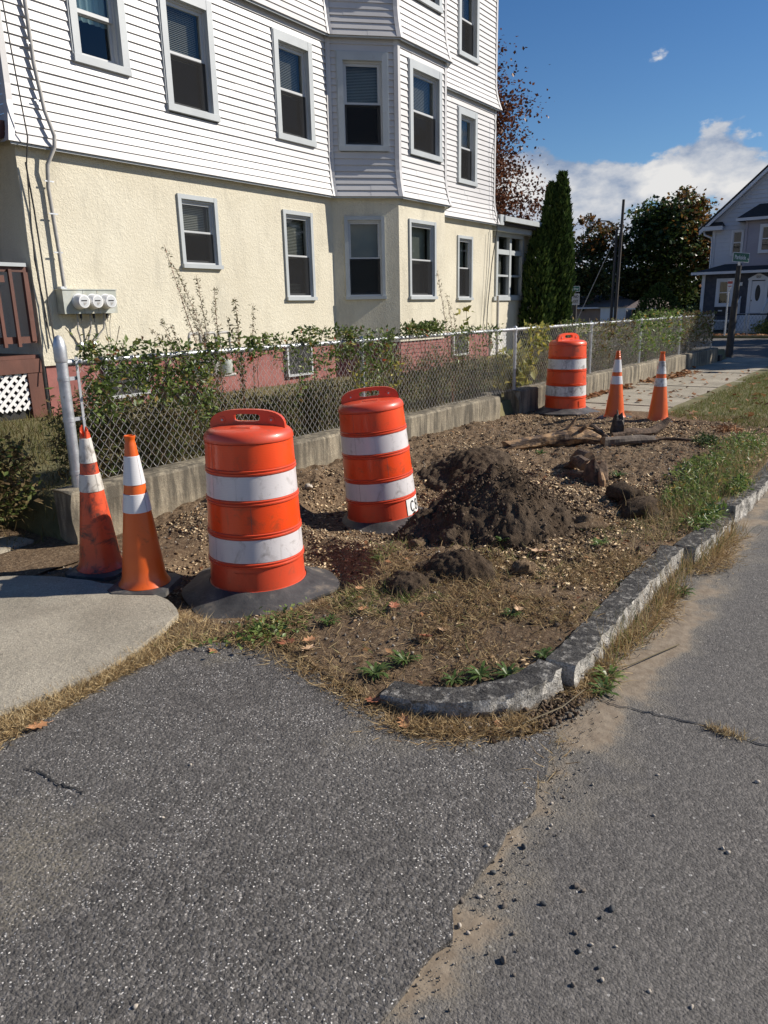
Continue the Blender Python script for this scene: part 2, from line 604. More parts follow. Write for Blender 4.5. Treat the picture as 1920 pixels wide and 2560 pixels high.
def m_glass(name):
    m, nt, b = new_mat(name)
    g = NT(nt)
    nt.nodes.remove(b)
    tr = g.n('BsdfTransparent'); tr.inputs['Color'].default_value = (0.80, 0.84, 0.83, 1)
    gl = g.n('BsdfGlossy'); gl.inputs['Roughness'].default_value = 0.015
    gl.inputs['Color'].default_value = (0.9, 0.95, 1, 1)
    fr = g.n('Fresnel'); fr.inputs['IOR'].default_value = 1.65
    g.l(g.bump(g.noise(1.3, 2), 0.03, 0.05), gl.inputs['Normal'])
    mx = g.n('MixShader')
    g.l(g.math('MULTIPLY', fr.outputs[0], 0.8, True), mx.inputs[0])
    g.l(tr.outputs[0], mx.inputs[1]); g.l(gl.outputs[0], mx.inputs[2])
    g.l(mx.outputs[0], nt.nodes['Material Output'].inputs[0])
    return m


def m_screen(name):
    """insect screen / tinted lower pane: mostly dark and see-through"""
    m, nt, b = new_mat(name)
    g = NT(nt)
    nt.nodes.remove(b)
    tr = g.n('BsdfTransparent'); tr.inputs['Color'].default_value = (0.62, 0.62, 0.62, 1)
    gl = g.n('BsdfDiffuse'); gl.inputs['Color'].default_value = (0.035, 0.035, 0.036, 1)
    mx = g.n('MixShader'); mx.inputs[0].default_value = 0.55
    g.l(tr.outputs[0], mx.inputs[1]); g.l(gl.outputs[0], mx.inputs[2])
    g.l(mx.outputs[0], nt.nodes['Material Output'].inputs[0])
    return m


M = {}
M['apron'] = m_asphalt('new_asphalt', True)
M['road'] = m_asphalt('old_asphalt', False)
M['concrete'] = m_concrete('pavement_concrete', (0.42, 0.375, 0.295), (0.28, 0.25, 0.195))
M['wallcon'] = m_concrete('stained_concrete', (0.40, 0.345, 0.25), (0.22, 0.19, 0.14), True, 0.55)
M['dirt'] = m_dirt('dry_soil')
M['deep'] = m_dirt('dark_soil', True)
M['stucco'] = m_stucco('cream_stucco')
M['siding'] = simple('white_vinyl', (0.50, 0.488, 0.482), (0.545, 0.537, 0.532), 1.2, 0.45, 0.04, 60, dirt=(0.43, 0.415, 0.39), dscale=2.5, dlo=0.58, dhi=0.85)
M['trim'] = simple('pale_trim_paint', (0.40, 0.425, 0.437), (0.455, 0.485, 0.49), 3, 0.45, 0.05, 40, dirt=(0.34, 0.34, 0.33), dscale=6, dlo=0.6, dhi=0.85)
M['sash'] = simple('white_sash_paint', (0.47, 0.485, 0.49), (0.52, 0.53, 0.53), 3, 0.4)
M['seam'] = simple('dark_joint', (0.10, 0.10, 0.10))  # plain dark grey for narrow seams on bands, collars and covers
M['glass'] = m_glass('window_glass')
M['screen'] = m_screen('window_screen')
M['blind'] = simple('cream_blind', (0.62, 0.58, 0.49), (0.70, 0.67, 0.58), 2, 0.6)
M['shadecloth'] = simple('greenish_roller_shade', (0.30, 0.32, 0.27), (0.36, 0.375, 0.32), 1.5, 0.8)
M['curtain'] = simple('pale_blue_curtain', (0.50, 0.72, 0.78), (0.62, 0.80, 0.84), 8, 0.7)
M['inside'] = simple('dim_room', (0.030, 0.028, 0.026), (0.05, 0.046, 0.04), 2, 0.9)
M['pink'] = simple('pink_painted_masonry', (0.24, 0.085, 0.073), (0.31, 0.12, 0.104), 5, 0.85, 0.5, 24, dirt=(0.26, 0.11, 0.09), dscale=12, dlo=0.55, dhi=0.75)
M['brown'] = simple('brown_stained_timber', (0.085, 0.033, 0.022), (0.145, 0.055, 0.036), 4, 0.55, 0.2, 40, stretch=(1, 1, 0.3))
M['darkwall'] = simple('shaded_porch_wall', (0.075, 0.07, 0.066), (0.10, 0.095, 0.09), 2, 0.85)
M['white'] = simple('white_lattice_paint', (0.78, 0.78, 0.77), (0.70, 0.69, 0.67), 14, 0.6, dirt=(0.35, 0.32, 0.27), dscale=20, dlo=0.62, dhi=0.8)
M['galv'] = simple('galvanised_steel', (0.42, 0.44, 0.46), (0.60, 0.62, 0.64), 14, 0.48, 0.08, 60, metal=0.75, dirt=(0.30, 0.28, 0.25), dscale=18, dlo=0.6, dhi=0.75)
M['wire'] = simple('chain_wire', (0.50, 0.49, 0.47), (0.62, 0.60, 0.57), 30, 0.5, metal=0.55)
M['rustwire'] = simple('weathered_wire', (0.36, 0.33, 0.28), (0.52, 0.49, 0.44), 25, 0.55, metal=0.4)
M['meterbox'] = simple('weathered_meter_enamel', (0.34, 0.36, 0.32), (0.47, 0.49, 0.45), 5, 0.5, 0.05, 30, metal=0.2, dirt=(0.42, 0.36, 0.23), dscale=8, dlo=0.55, dhi=0.75)
M['meterring'] = simple('meter_collar', (0.74, 0.74, 0.73), (0.8, 0.8, 0.79), 5, 0.35)
M['dial'] = simple('meter_dial', (0.50, 0.52, 0.53), (0.62, 0.63, 0.63), 9, 0.25)
M['black'] = simple('black_paint', (0.012, 0.012, 0.013), (0.03, 0.03, 0.03), 8, 0.5)
M['conduit'] = simple('grey_conduit', (0.32, 0.31, 0.29), (0.40, 0.385, 0.36), 10, 0.55)
M['cable'] = simple('black_cable', (0.02, 0.02, 0.022), (0.05, 0.05, 0.05), 10, 0.5)
M['rubber'] = simple('dusty_black_rubber', (0.035, 0.035, 0.036), (0.085, 0.083, 0.081), 7, 0.55, 0.35, 30, dirt=(0.22, 0.185, 0.14), dscale=7, dlo=0.55, dhi=0.75)
M['d_or'] = m_sheeting('orange_sheeting', (0.80, 0.055, 0.006), (0.86, 0.075, 0.008), 0.34, True, (0.22, 0.06, 0.025), 0.65, 1.0, 0.54)
M['d_wh'] = m_sheeting('white_sheeting', (0.62, 0.58, 0.575), (0.70, 0.665, 0.66), 0.36, True, (0.20, 0.17, 0.15), 0.65, 2.0, 0.53)
M['d_pl'] = m_sheeting('orange_plastic', (0.62, 0.062, 0.022), (0.70, 0.085, 0.032), 0.42, False, (0.30, 0.08, 0.045), 0.6, 3.0, 0.55)
M['d_or3'] = m_sheeting('scuffed_orange_sheeting', (0.72, 0.060, 0.010), (0.80, 0.085, 0.016), 0.42, False, (0.16, 0.05, 0.03), 0.75, 5.0, 0.55, (0.70, 0.55, 0.50), 0.70)
M['d_wh3'] = m_sheeting('grimy_white_sheeting', (0.60, 0.59, 0.57), (0.70, 0.69, 0.67), 0.42, False, (0.13, 0.11, 0.09), 0.9, 6.0, 0.50)
M['c_or'] = m_sheeting('cone_orange', (0.66, 0.095, 0.008), (0.74, 0.13, 0.014), 0.40, False, (0.10, 0.03, 0.012), 0.6, 7.0, 0.60)
M['c_or1'] = m_sheeting('dirty_cone_orange', (0.62, 0.060, 0.018), (0.72, 0.095, 0.025), 0.5, False, (0.055, 0.03, 0.022), 0.95, 9.0, 0.50)
M['c_wh'] = m_sheeting('cone_white_collar', (0.66, 0.65, 0.65), (0.74, 0.73, 0.73), 0.38, True, (0.25, 0.23, 0.21), 0.5, 11.0)
M['c_wh1'] = m_sheeting('yellowed_cone_collar', (0.58, 0.55, 0.49), (0.68, 0.655, 0.61), 0.5, False, (0.12, 0.09, 0.06), 0.9, 13.0, 0.50, (0.40, 0.40, 0.39), 0.64)
M['c_wh4'] = m_sheeting('scraped_cone_collar', (0.60, 0.59, 0.56), (0.70, 0.69, 0.67), 0.45, False, (0.12, 0.10, 0.09), 0.9, 17.0, 0.48, (0.62, 0.10, 0.02), 0.62)
M['c_top3'] = m_sheeting('brownish_cone_tip', (0.30, 0.07, 0.03), (0.42, 0.10, 0.04), 0.5, False, (0.06, 0.03, 0.02), 0.7, 19.0)
M['stick'] = simple('white_sticker', (0.74, 0.73, 0.70), (0.80, 0.79, 0.77), 20, 0.5)
M['ink'] = simple('black_ink', (0.015, 0.015, 0.015))
M['granite'] = m_concrete('granite_kerb', (0.58, 0.55, 0.49), (0.10, 0.092, 0.08), False, 0.9)
M['bark'] = simple('tree_bark', (0.075, 0.058, 0.045), (0.15, 0.12, 0.095), 10, 0.9, 0.8, 30, stretch=(1, 1, 0.25))
M['wood'] = simple('split_wood', (0.27, 0.155, 0.075), (0.46, 0.29, 0.15), 22, 0.85, 0.9, 60, dirt=(0.07, 0.042, 0.025), dscale=11, dlo=0.46, dhi=0.6)
M['logbark'] = simple('peeling_log', (0.20, 0.115, 0.058), (0.46, 0.29, 0.14), 9, 0.85, 0.9, 50, dirt=(0.05, 0.03, 0.02), dscale=8, dlo=0.44, dhi=0.56, stretch=(0.6, 0.6, 2.0))
M['rot'] = simple('rotting_wood', (0.055, 0.034, 0.021), (0.15, 0.095, 0.06), 16, 0.9, 0.9, 50, dirt=(0.03, 0.02, 0.015), dscale=20, dlo=0.5, dhi=0.65)
M['char'] = simple('charred_wood', (0.022, 0.017, 0.015), (0.09, 0.075, 0.065), 18, 0.8, 0.9, 40)
M['stone'] = simple('brown_field_stone', (0.10, 0.082, 0.066), (0.19, 0.16, 0.13), 6, 0.9, 0.5, 30)
M['pale'] = simple('pale_pebble', (0.36, 0.31, 0.25), (0.50, 0.44, 0.36), 9, 0.8, 0.3, 60)
M['darkpeb'] = simple('dark_pebble', (0.04, 0.04, 0.04), (0.12, 0.12, 0.115), 12, 0.8, 0.3, 60)
M['chips'] = leafy('wood_chips', [(0.0, (0.16, 0.10, 0.055)), (0.4, (0.40, 0.28, 0.165)), (1.0, (0.72, 0.58, 0.38))], 0.0, 0.85, 0.2)
M['clod'] = leafy('soil_clods', [(0.0, (0.045, 0.03, 0.02)), (0.6, (0.12, 0.086, 0.058)), (1.0, (0.20, 0.15, 0.105))], 0.0, 0.95, 0.1)
M['gravel'] = leafy('small_gravel', [(0.0, (0.10, 0.09, 0.08)), (0.6, (0.27, 0.23, 0.18)), (1.0, (0.50, 0.45, 0.38))], 0.0, 0.85, 0.2)
M['drygrass'] = leafy('dry_grass', [(0.0, (0.22, 0.135, 0.065)), (0.5, (0.46, 0.335, 0.17)), (1.0, (0.65, 0.53, 0.31))], 0.25, 0.7, 0.2)
M['verge'] = leafy('half_dead_grass', [(0.0, (0.16, 0.095, 0.05)), (0.40, (0.36, 0.25, 0.125)), (0.70, (0.46, 0.36, 0.19)), (0.80, (0.17, 0.19, 0.055)), (1.0, (0.12, 0.18, 0.04))], 0.25, 0.7, 0.2)
M['lawn'] = leafy('lawn_grass', [(0.0, (0.20, 0.16, 0.065)), (0.4, (0.155, 0.165, 0.045)), (1.0, (0.12, 0.165, 0.035))], 0.3, 0.6, 0.25)
M['yard'] = leafy('yard_grass', [(0.0, (0.20, 0.135, 0.065)), (0.5, (0.155, 0.125, 0.05)), (1.0, (0.10, 0.11, 0.032))], 0.3, 0.7, 0.2)
M['weed'] = leafy('weed_leaf', [(0.0, (0.05, 0.085, 0.022)), (0.7, (0.10, 0.16, 0.04)), (1.0, (0.17, 0.23, 0.07))], 0.35, 0.45)
M['clover'] = leafy('bright_weed_leaf', [(0.0, (0.07, 0.12, 0.025)), (0.6, (0.15, 0.225, 0.055)), (0.92, (0.27, 0.31, 0.10)), (1.0, (0.42, 0.24, 0.05))], 0.35, 0.4)
M['vine'] = leafy('vine_leaf', [(0.0, (0.06, 0.09, 0.026)), (0.45, (0.12, 0.175, 0.042)), (0.85, (0.20, 0.25, 0.07)), (0.94, (0.34, 0.30, 0.08)), (0.985, (0.24, 0.11, 0.05)), (1.0, (0.40, 0.06, 0.03))], 0.3, 0.45)
M['yelleaf'] = leafy('yellowing_leaf', [(0.0, (0.16, 0.19, 0.05)), (0.5, (0.33, 0.32, 0.08)), (1.0, (0.48, 0.40, 0.09))], 0.4, 0.5)
M['weedy'] = leafy('overgrown_weed', [(0.0, (0.09, 0.06, 0.03)), (0.4, (0.22, 0.16, 0.078)), (0.62, (0.15, 0.15, 0.052)), (1.0, (0.12, 0.175, 0.045))], 0.3, 0.6, 0.2)
M['mug'] = leafy('mugwort', [(0.0, (0.09, 0.078, 0.036)), (0.6, (0.15, 0.145, 0.06)), (0.95, (0.22, 0.19, 0.09)), (1.0, (0.26, 0.08, 0.04))], 0.3, 0.6)
M['stem'] = simple('plant_stem', (0.11, 0.085, 0.045), (0.16, 0.12, 0.06), 20, 0.7)
M['redstem'] = simple('red_plant_stem', (0.16, 0.06, 0.04), (0.22, 0.10, 0.06), 20, 0.6)
M['oak'] = leafy('oak_autumn_leaf', [(0.0, (0.045, 0.022, 0.014)), (0.6, (0.12, 0.042, 0.022)), (1.0, (0.22, 0.085, 0.035))], 0.3, 0.5)
M['cedar'] = leafy('cedar_spray', [(0.0, (0.020, 0.040, 0.012)), (0.6, (0.048, 0.088, 0.022)), (1.0, (0.11, 0.15, 0.038))], 0.2, 0.6, 0.2)
M['maple'] = leafy('maple_leaf', [(0.0, (0.025, 0.045, 0.012)), (0.6, (0.06, 0.095, 0.024)), (0.96, (0.10, 0.14, 0.035)), (1.0, (0.20, 0.08, 0.02))], 0.3, 0.4)
M['maple2'] = leafy('turning_maple_leaf', [(0.0, (0.05, 0.055, 0.018)), (0.5, (0.15, 0.085, 0.025)), (1.0, (0.27, 0.11, 0.03))], 0.35, 0.4)
M['shade'] = leafy('dense_tree_leaf', [(0.0, (0.022, 0.036, 0.012)), (0.7, (0.05, 0.075, 0.021)), (1.0, (0.11, 0.10, 0.035))], 0.3, 0.5)
M['litter'] = leafy('fallen_leaves', [(0.0, (0.14, 0.06, 0.028)), (0.5, (0.27, 0.125, 0.055)), (1.0, (0.42, 0.24, 0.12))], 0.15, 0.7, 0.2)
M['oakleaf'] = simple('dry_oak_leaf', (0.32, 0.145, 0.062), (0.48, 0.25, 0.12), 30, 0.65, 0.2, 60)
M['redleaf'] = simple('dry_red_leaf', (0.25, 0.075, 0.035), (0.36, 0.14, 0.07), 30, 0.65, 0.2, 60)
M['tanleaf'] = simple('dry_tan_leaf', (0.47, 0.30, 0.17), (0.60, 0.42, 0.27), 30, 0.65, 0.2, 60)
M['f_white'] = simple('far_white_siding', (0.56, 0.58, 0.62), (0.62, 0.63, 0.66), 1, 0.6)
M['f_lilac'] = simple('far_lilac_siding', (0.36, 0.33, 0.37), (0.41, 0.38, 0.41), 1, 0.6)
M['f_blue'] = simple('far_dark_blue_shingle', (0.055, 0.058, 0.075), (0.085, 0.088, 0.105), 5, 0.8)
M['f_trim'] = simple('far_white_trim', (0.66, 0.67, 0.69), (0.72, 0.72, 0.73), 2, 0.5)
M['f_roof'] = simple('dark_asphalt_shingle', (0.028, 0.026, 0.027), (0.055, 0.05, 0.05), 30, 0.9, 0.3, 40)
M['b_roof'] = simple('brown_roof_shingle', (0.16, 0.12, 0.105), (0.22, 0.175, 0.155), 8, 0.9)
M['b_tan'] = simple('tan_wall', (0.30, 0.215, 0.165), (0.35, 0.255, 0.20), 2, 0.8)
M['b_white'] = simple('white_garage', (0.74, 0.74, 0.73), (0.80, 0.80, 0.79), 2, 0.7)
M['polewood'] = simple('weathered_pole_wood', (0.06, 0.052, 0.047), (0.105, 0.093, 0.083), 8, 0.9, 0.4, 30, stretch=(1, 1, 0.1))
M['darkpole'] = simple('dark_post', (0.018, 0.017, 0.018), (0.04, 0.037, 0.036), 8, 0.7, 0.2, 30)
M['green'] = simple('green_sign_face', (0.004, 0.10, 0.065), (0.006, 0.125, 0.08), 4, 0.35)
M['signwhite'] = simple('white_sign_face', (0.66, 0.67, 0.68), (0.74, 0.74, 0.74), 4, 0.4)
M['signred'] = simple('red_sign_print', (0.42, 0.05, 0.045), (0.50, 0.07, 0.06), 4, 0.4)
M['signgrey'] = simple('aged_sign_face', (0.40, 0.41, 0.42), (0.48, 0.49, 0.49), 4, 0.5)
M['earth'] = simple('bare_ground', (0.095, 0.078, 0.045), (0.16, 0.125, 0.07), 3, 0.95, 0.4, 40)
M['lawnbase'] = simple('lawn_soil', (0.105, 0.10, 0.04), (0.17, 0.145, 0.065), 4, 0.95, 0.5, 60)

# ================================================================== GROUND
gm = MB(); gm.face([(-350, -350, -0.12), (350, -350, -0.12), (350, 350, -0.12), (-350, 350, -0.12)])
tag(gm.build('ground', M['earth']), kind='structure')
rd = MB()
rd.box(-14, 22.4, -9.5, 0.97, -0.11, 0.0)
rd.box(22.404, 36.2, -90, 110, -0.11, 0.0)
tag(rd.build('road', M['road']), kind='structure')
fs = MB()
fs.box(36.4, 38.6, -60, 80, -0.1, 0.03)
tag(fs.build('far_pavement', M['concrete']), kind='structure')
fg = MB()
fg.box(38.604, 60, -60, 80, -0.1, 0.02); fg.box(36.204, 36.396, -60, 80, -0.1, 0.10)
tag(fg.build('far_verge', M['lawnbase']), kind='structure')


def xa(y):  # ragged right edge of the driveway asphalt
    return np.interp(y, [0.8, 1.1, 1.38, 1.75, 2.26, 2.5, 2.62, 2.70], [2.34, 2.16, 2.11, 2.17, 2.29, 2.24, 2.05, 1.75])


APRON = [(-14, 0.70), (-3, 0.74), (0.4, 0.785), (1.02, 0.79), (1.20, 0.782), (1.31, 0.768), (1.42, 0.79), (1.50, 0.775), (1.62, 0.80), (1.75, 0.815), (1.90, 0.80),
         (2.02, 0.845), (2.09, 0.83), (2.22, 0.87), (2.34, 0.905), (2.26, 1.0), (2.16, 1.12), (2.13, 1.25), (2.10, 1.38), (2.12, 1.55), (2.17, 1.75), (2.22, 1.95), (2.29, 2.15), (2.31, 2.3), (2.27, 2.45),
         (2.19, 2.56), (2.05, 2.635), (1.90, 2.65), (1.75, 2.67), (1.55, 2.65), (1.40, 2.63), (1.25, 2.60), (1.144, 2.561), (0.7, 2.45), (-0.5, 2.3), (-14, 2.2)]
CONC = [(-14, 2.45), (-1, 2.50), (0.6, 2.62), (1.251, 2.744), (1.42, 2.725), (1.648, 2.70), (1.868, 2.74), (2.08, 2.83), (2.285, 2.93), (2.37, 3.11), (2.41, 3.30), (2.38, 3.50), (2.33, 3.75), (2.25, 4.02), (2.12, 4.25),
        (1.9, 4.42), (1.5, 4.6), (0.8, 4.9), (-14, 6.0)]
CONC2 = [(-14, 6.3), (1.0, 5.25), (1.9, 4.95), (2.35, 4.78), (2.62, 4.82), (2.60, 5.05), (2.2, 5.4), (1.2, 6.3), (-14, 8.5)]


def ragged(poly, amp, seed, step=0.05, lo=-1.5):
    """insert points along a polygon and jitter them a little, where it can be seen"""
    out = []
    for i, p in enumerate(poly):
        q = poly[(i + 1) % len(poly)]
        L = math.hypot(q[0] - p[0], q[1] - p[1])
        n = max(1, min(int(L / step), 60)) if p[0] > lo and q[0] > lo else 1
        for k in range(n):
            t = k / n
            x = p[0] + (q[0] - p[0]) * t; y = p[1] + (q[1] - p[1]) * t
            if x > lo:
                x += amp * float(fbm(np.array(x * 9), np.array(y * 9), seed)); y += amp * float(fbm(np.array(x * 9), np.array(y * 9), seed + 5))
            out.append((x, y))
    return out


def slab(name, poly, z, thick, mat):
    import bmesh
    bm = bmesh.new()
    vs = [bm.verts.new((x, y, z)) for x, y in poly]
    f = bm.faces.new(vs)
    if f.normal.z < 0: f.normal_flip()
    r = bmesh.ops.extrude_face_region(bm, geom=[f])
    for v in [g_ for g_ in r['geom'] if isinstance(g_, bmesh.types.BMVert)]: v.co.z = z
    for v in vs: v.co.z = z - thick
    bmesh.ops.recalc_face_normals(bm, faces=bm.faces)
    me = bpy.data.meshes.new(name); bm.to_mesh(me); bm.free()
    me.materials.append(mat)
    return link(name, me)


APRON_R = ragged(APRON, 0.035, 3)
CONC_R = ragged(CONC, 0.02, 8)
tag(slab('driveway', APRON_R, 0.014, 0.1, M['apron']), kind='structure')
tag(slab('pavement', CONC_R, 0.05, 0.15, M['concrete']), kind='structure')
tag(slab('pavement', ragged(CONC2, 0.03, 5), 0.045, 0.15, M['concrete']), kind='structure')


def inpoly(x, y, poly):
    r = np.zeros(np.shape(x), bool)
    n = len(poly)
    for i in range(n):
        x1, y1 = poly[i]; x2, y2 = poly[(i + 1) % n]
        if y1 == y2: continue
        c = ((y1 > y) != (y2 > y)) & (x < (x2 - x1) * (y - y1) / (y2 - y1) + x1)
        r ^= c
    return r


def dirt_h(x, y):
    """height of the dug-up verge"""
    h = 0.105 + 0 * x
    h = h - 0.19 * np.exp(-((x - 4.75) / 1.25) ** 2 - ((y - 3.42) / 0.62) ** 2)     # hole round the leaning drum
    h = h - 0.10 * np.exp(-((x - 5.75) / 0.35) ** 2 - ((y - 3.42) / 0.25) ** 2)
    h = h * (0.12 + 0.88 * sstep(2.1, 3.5, x + 0.25 * (2.2 - y)))                    # falls towards the drive
    h = h + 0.07 * np.exp(-((x - 6.3) / 0.55) ** 2 - ((y - 3.35) / 0.4) ** 2)
    h = h + 0.05 * np.exp(-((x - 6.9) / 0.9) ** 2 - ((y - 1.9) / 0.5) ** 2)
    h = h + 0.05 * np.exp(-((x - 7.6) / 1.4) ** 2 - ((y - 1.3) / 0.35) ** 2)
    h = h + 0.03 * sstep(0.0, 0.4, y - 3.95) * sstep(3.0, 4.0, x) * (1 - sstep(8.0, 8.6, x))
    h = h - 0.10 * np.exp(-((x - 9.0) / 0.45) ** 2 - ((y - 3.9) / 0.35) ** 2)
    rough = 0.25 + 0.75 * sstep(2.6, 4.0, x)
    rough = rough * (0.35 + 0.65 * sstep(1.1, 1.9, y))
    h = h + rough * (0.055 * fbm(x * 2.6, y * 2.6, 21, 3) + 0.045 * np.abs(fbm(x * 7, y * 7, 31, 3)) + 0.022 * fbm(x * 22, y * 22, 41, 3))
    h = h + 0.008 * fbm(x * 30, y * 30, 51, 2)
    for (dx, dy, dz, dr) in ((3.01, 3.07, -0.075, 0.50), (4.69, 3.335, -0.125, 0.50)):     # trodden level under the drums
        w = 1 - sstep(dr, dr + 0.28, np.hypot(x - dx, y - dy))
        h = h * (1 - w) + w * (dz + 0.012 * fbm(x * 6, y * 6, 77))
    w = np.exp(-((x - 4.12) / 0.32) ** 2 - ((y - 2.98) / 0.26) ** 2)
    h = h * (1 - w) + w * (-0.085 + 0.02 * fbm(x * 6, y * 6, 79))
    k = sstep(9.4, 10.4, x)
    return h * (1 - k) + k * (0.10 + 0.02 * fbm(x * 1.5, y * 1.5, 61))


def grid_mesh(name, x0, x1, y0, y1, nx, ny, hf, mat):
    xs = np.linspace(x0, x1, nx); ys = np.linspace(y0, y1, ny)
    X, Y = np.meshgrid(xs, ys, indexing='ij')
    Z = hf(X, Y)
    V = np.stack([X.ravel(), Y.ravel(), Z.ravel()], 1)
    i = np.arange(nx * ny).reshape(nx, ny)
    F = np.stack([i[:-1, :-1].ravel(), i[1:, :-1].ravel(), i[1:, 1:].ravel(), i[:-1, 1:].ravel()], 1)
    return np_mesh(name, V, F, mat, None, True)


def kerb_y(x):  # inner edge of the kerb line (verge starts here)
    return np.interp(x, [2.1, 2.2, 2.30, 2.45, 2.60, 2.8, 4.5, 5.5, 6.3, 30], [1.62, 1.42, 1.24, 1.13, 1.07, 1.05, 1.07, 1.0, 0.98, 0.98])


def verge_h(x, y):
    h = dirt_h(x, y)
    cov = inpoly(x, y, APRON) | inpoly(x, y, CONC)
    h = np.where(cov, -0.06, np.maximum(h, -0.09))
    return np.where((y < kerb_y(x)) & (x > 2.0), np.minimum(h, -0.02 + 0.0 * x), h)


tag(link('dirt_ground', grid_mesh('dirt_ground', 0.2, 10.5, 0.93, 4.62, 650, 232, verge_h, M['dirt'])), kind='structure')
tag(link('verge_lawn', grid_mesh('verge_lawn', 10.4, 22.35, 0.9, 2.75, 90, 24, lambda x, y: 0.098 + 0.02 * fbm(x * 1.5, y * 1.5, 61), M['lawnbase'])), kind='structure')
lm = MB(); lm.box(-8, 1.2, 2.2, 2.8, -0.1, 0.0)
tag(lm.build('drive_edge_soil', M['earth']), kind='structure')


def yard_h(x, y):
    left = 0.02 + 0.34 * sstep(5.0, 7.2, y)
    right = 0.30 + 0.03 * fbm(x * 0.8, y * 0.8, 71)
    k = sstep(2.72, 2.95, x)
    return left * (1 - k) + right * k


def yard_h2(x, y):
    h = yard_h(x, y)
    front = np.where(x > 2.72, 4.58 - 0.021 * (x - 2.8) + 0.03, 5.35)
    h = np.where(inpoly(x, y, CONC2) | inpoly(x, y, CONC), -0.1, h)
    return np.where(y < front, np.minimum(h, -0.1), h)


tag(link('drive_soil', grid_mesh('drive_soil', -3, 2.76, 4.2, 5.5, 120, 40, lambda x, y: np.where(inpoly(x, y, CONC2) | inpoly(x, y, CONC), -0.08, 0.03 + 0.02 * fbm(x * 5, y * 5, 66)), M['dirt'])), kind='structure')
tag(link('yard_lawn', grid_mesh('yard_lawn', -8, 22.2, 4.2, 24, 330, 210, yard_h2, M['lawnbase'])), kind='structure')

# far sidewalk: separate slabs
sw = empty('sidewalk', (0, 0, 0), kind='structure')
x = 9.62
k = 0
while x < 22.0:
    x1 = min(x + 1.52, 22.35)
    s_ = MB()
    dz = [0.0, 0.012, -0.004, 0.006, 0.0, 0.008, -0.003, 0.004, 0.0][k % 9]
    y0 = 2.62 - 0.02 * k; y1 = 4.32 - 0.021 * (x - 9.5)
    if k == 0:   # broken near edge
        pts = [(x, y0)] + [(x - 0.12 * random.random(), y0 + (y1 - y0) * t / 9) for t in range(1, 9)] + [(x, y1)]
        top = [(a, b, 0.085) for a, b in pts] + [(x1 - 0.012, y1, 0.085), (x1 - 0.012, y0, 0.085)]
        bot = [(a, b, -0.03) for a, b, c in top]
        n_ = len(top)
        s_.face(list(reversed(top))); s_.face(bot)
        for i in range(n_): s_.face([top[i], top[(i + 1) % n_], bot[(i + 1) % n_], bot[i]])
    else:
        s_.box(x, x1 - 0.012, y0, y1, -0.05, 0.085 + dz)
    s_.build('paving_slab', M['concrete'], sw)
    x = x1; k += 1
b_ = MB(); b_.box(22.0, 22.38, 0.98, 30, -0.1, 0.07); tag(b_.build('far_kerb_edge', M['wallcon']), kind='structure')

# ------------------------------------------------------------------ granite kerb
kerb = empty('kerb', (0, 0, 0), kind='structure')


def kerb_stone(path, zt0, zt1, w=0.135, seed=0, parent=kerb):
    """rough quarried stone swept along its outer foot line"""
    P = [Vector((p[0], p[1], 0)) for p in path]
    # resample
    L = [0]
    for a, b in zip(P, P[1:]): L.append(L[-1] + (b - a).length)
    n = max(6, int(L[-1] / 0.032))
    px = np.interp(np.linspace(0, L[-1], n), L, [p.x for p in P]); py = np.interp(np.linspace(0, L[-1], n), L, [p.y for p in P])
    mb = MB()
    prof = [(0.004, -0.12, 0), (0.0, 0.02, 0), (0.0, 0.055, 0), (0.002, 0.09, 0), (0.0, 1.0, 0), (0.016, 1.01, 0), (0.05, 1.015, 1), (0.09, 1.015, 1), (w, 1.0, 1), (w + 0.004, -0.12, 1)]
    rings = []
    for i in range(n):
        j0, j1 = max(i - 1, 0), min(i + 1, n - 1)
        t = Vector((px[j1] - px[j0], py[j1] - py[j0], 0)).normalized()
        nn = Vector((-t.y, t.x, 0))
        zt = zt0 + (zt1 - zt0) * i / (n - 1)
        ring = []
        for q, (o, z, m) in enumerate(prof):
            z = z * zt if z >= 0.99 else (z * zt / 0.12 if z > 0 else z)
            jit = 0.022 * float(fbm(np.array(i * 1.7 + seed * 7.1), np.array(q * 1.7 + seed), seed + 3)) * (1 if q < 7 else 0.5)
            jz = 0.008 * float(fbm(np.array(i * 0.5 + seed), np.array(q * 0.3 + 4), seed + 9))
            p = Vector((px[i], py[i], 0)) + nn * (o + jit)
            ring.append((p.x, p.y, z + jz))
        rings.append(ring)
    k_ = len(prof)
    for i in range(n - 1):
        for q in range(k_ - 1):
            mb.face([rings[i][q], rings[i + 1][q], rings[i + 1][q + 1], rings[i][q + 1]], 0)
    mb.face(list(reversed(rings[0])), 0); mb.face(rings[-1], 0)
    o = mb.build('kerb_stone', M['granite'], parent, 60)
    return o


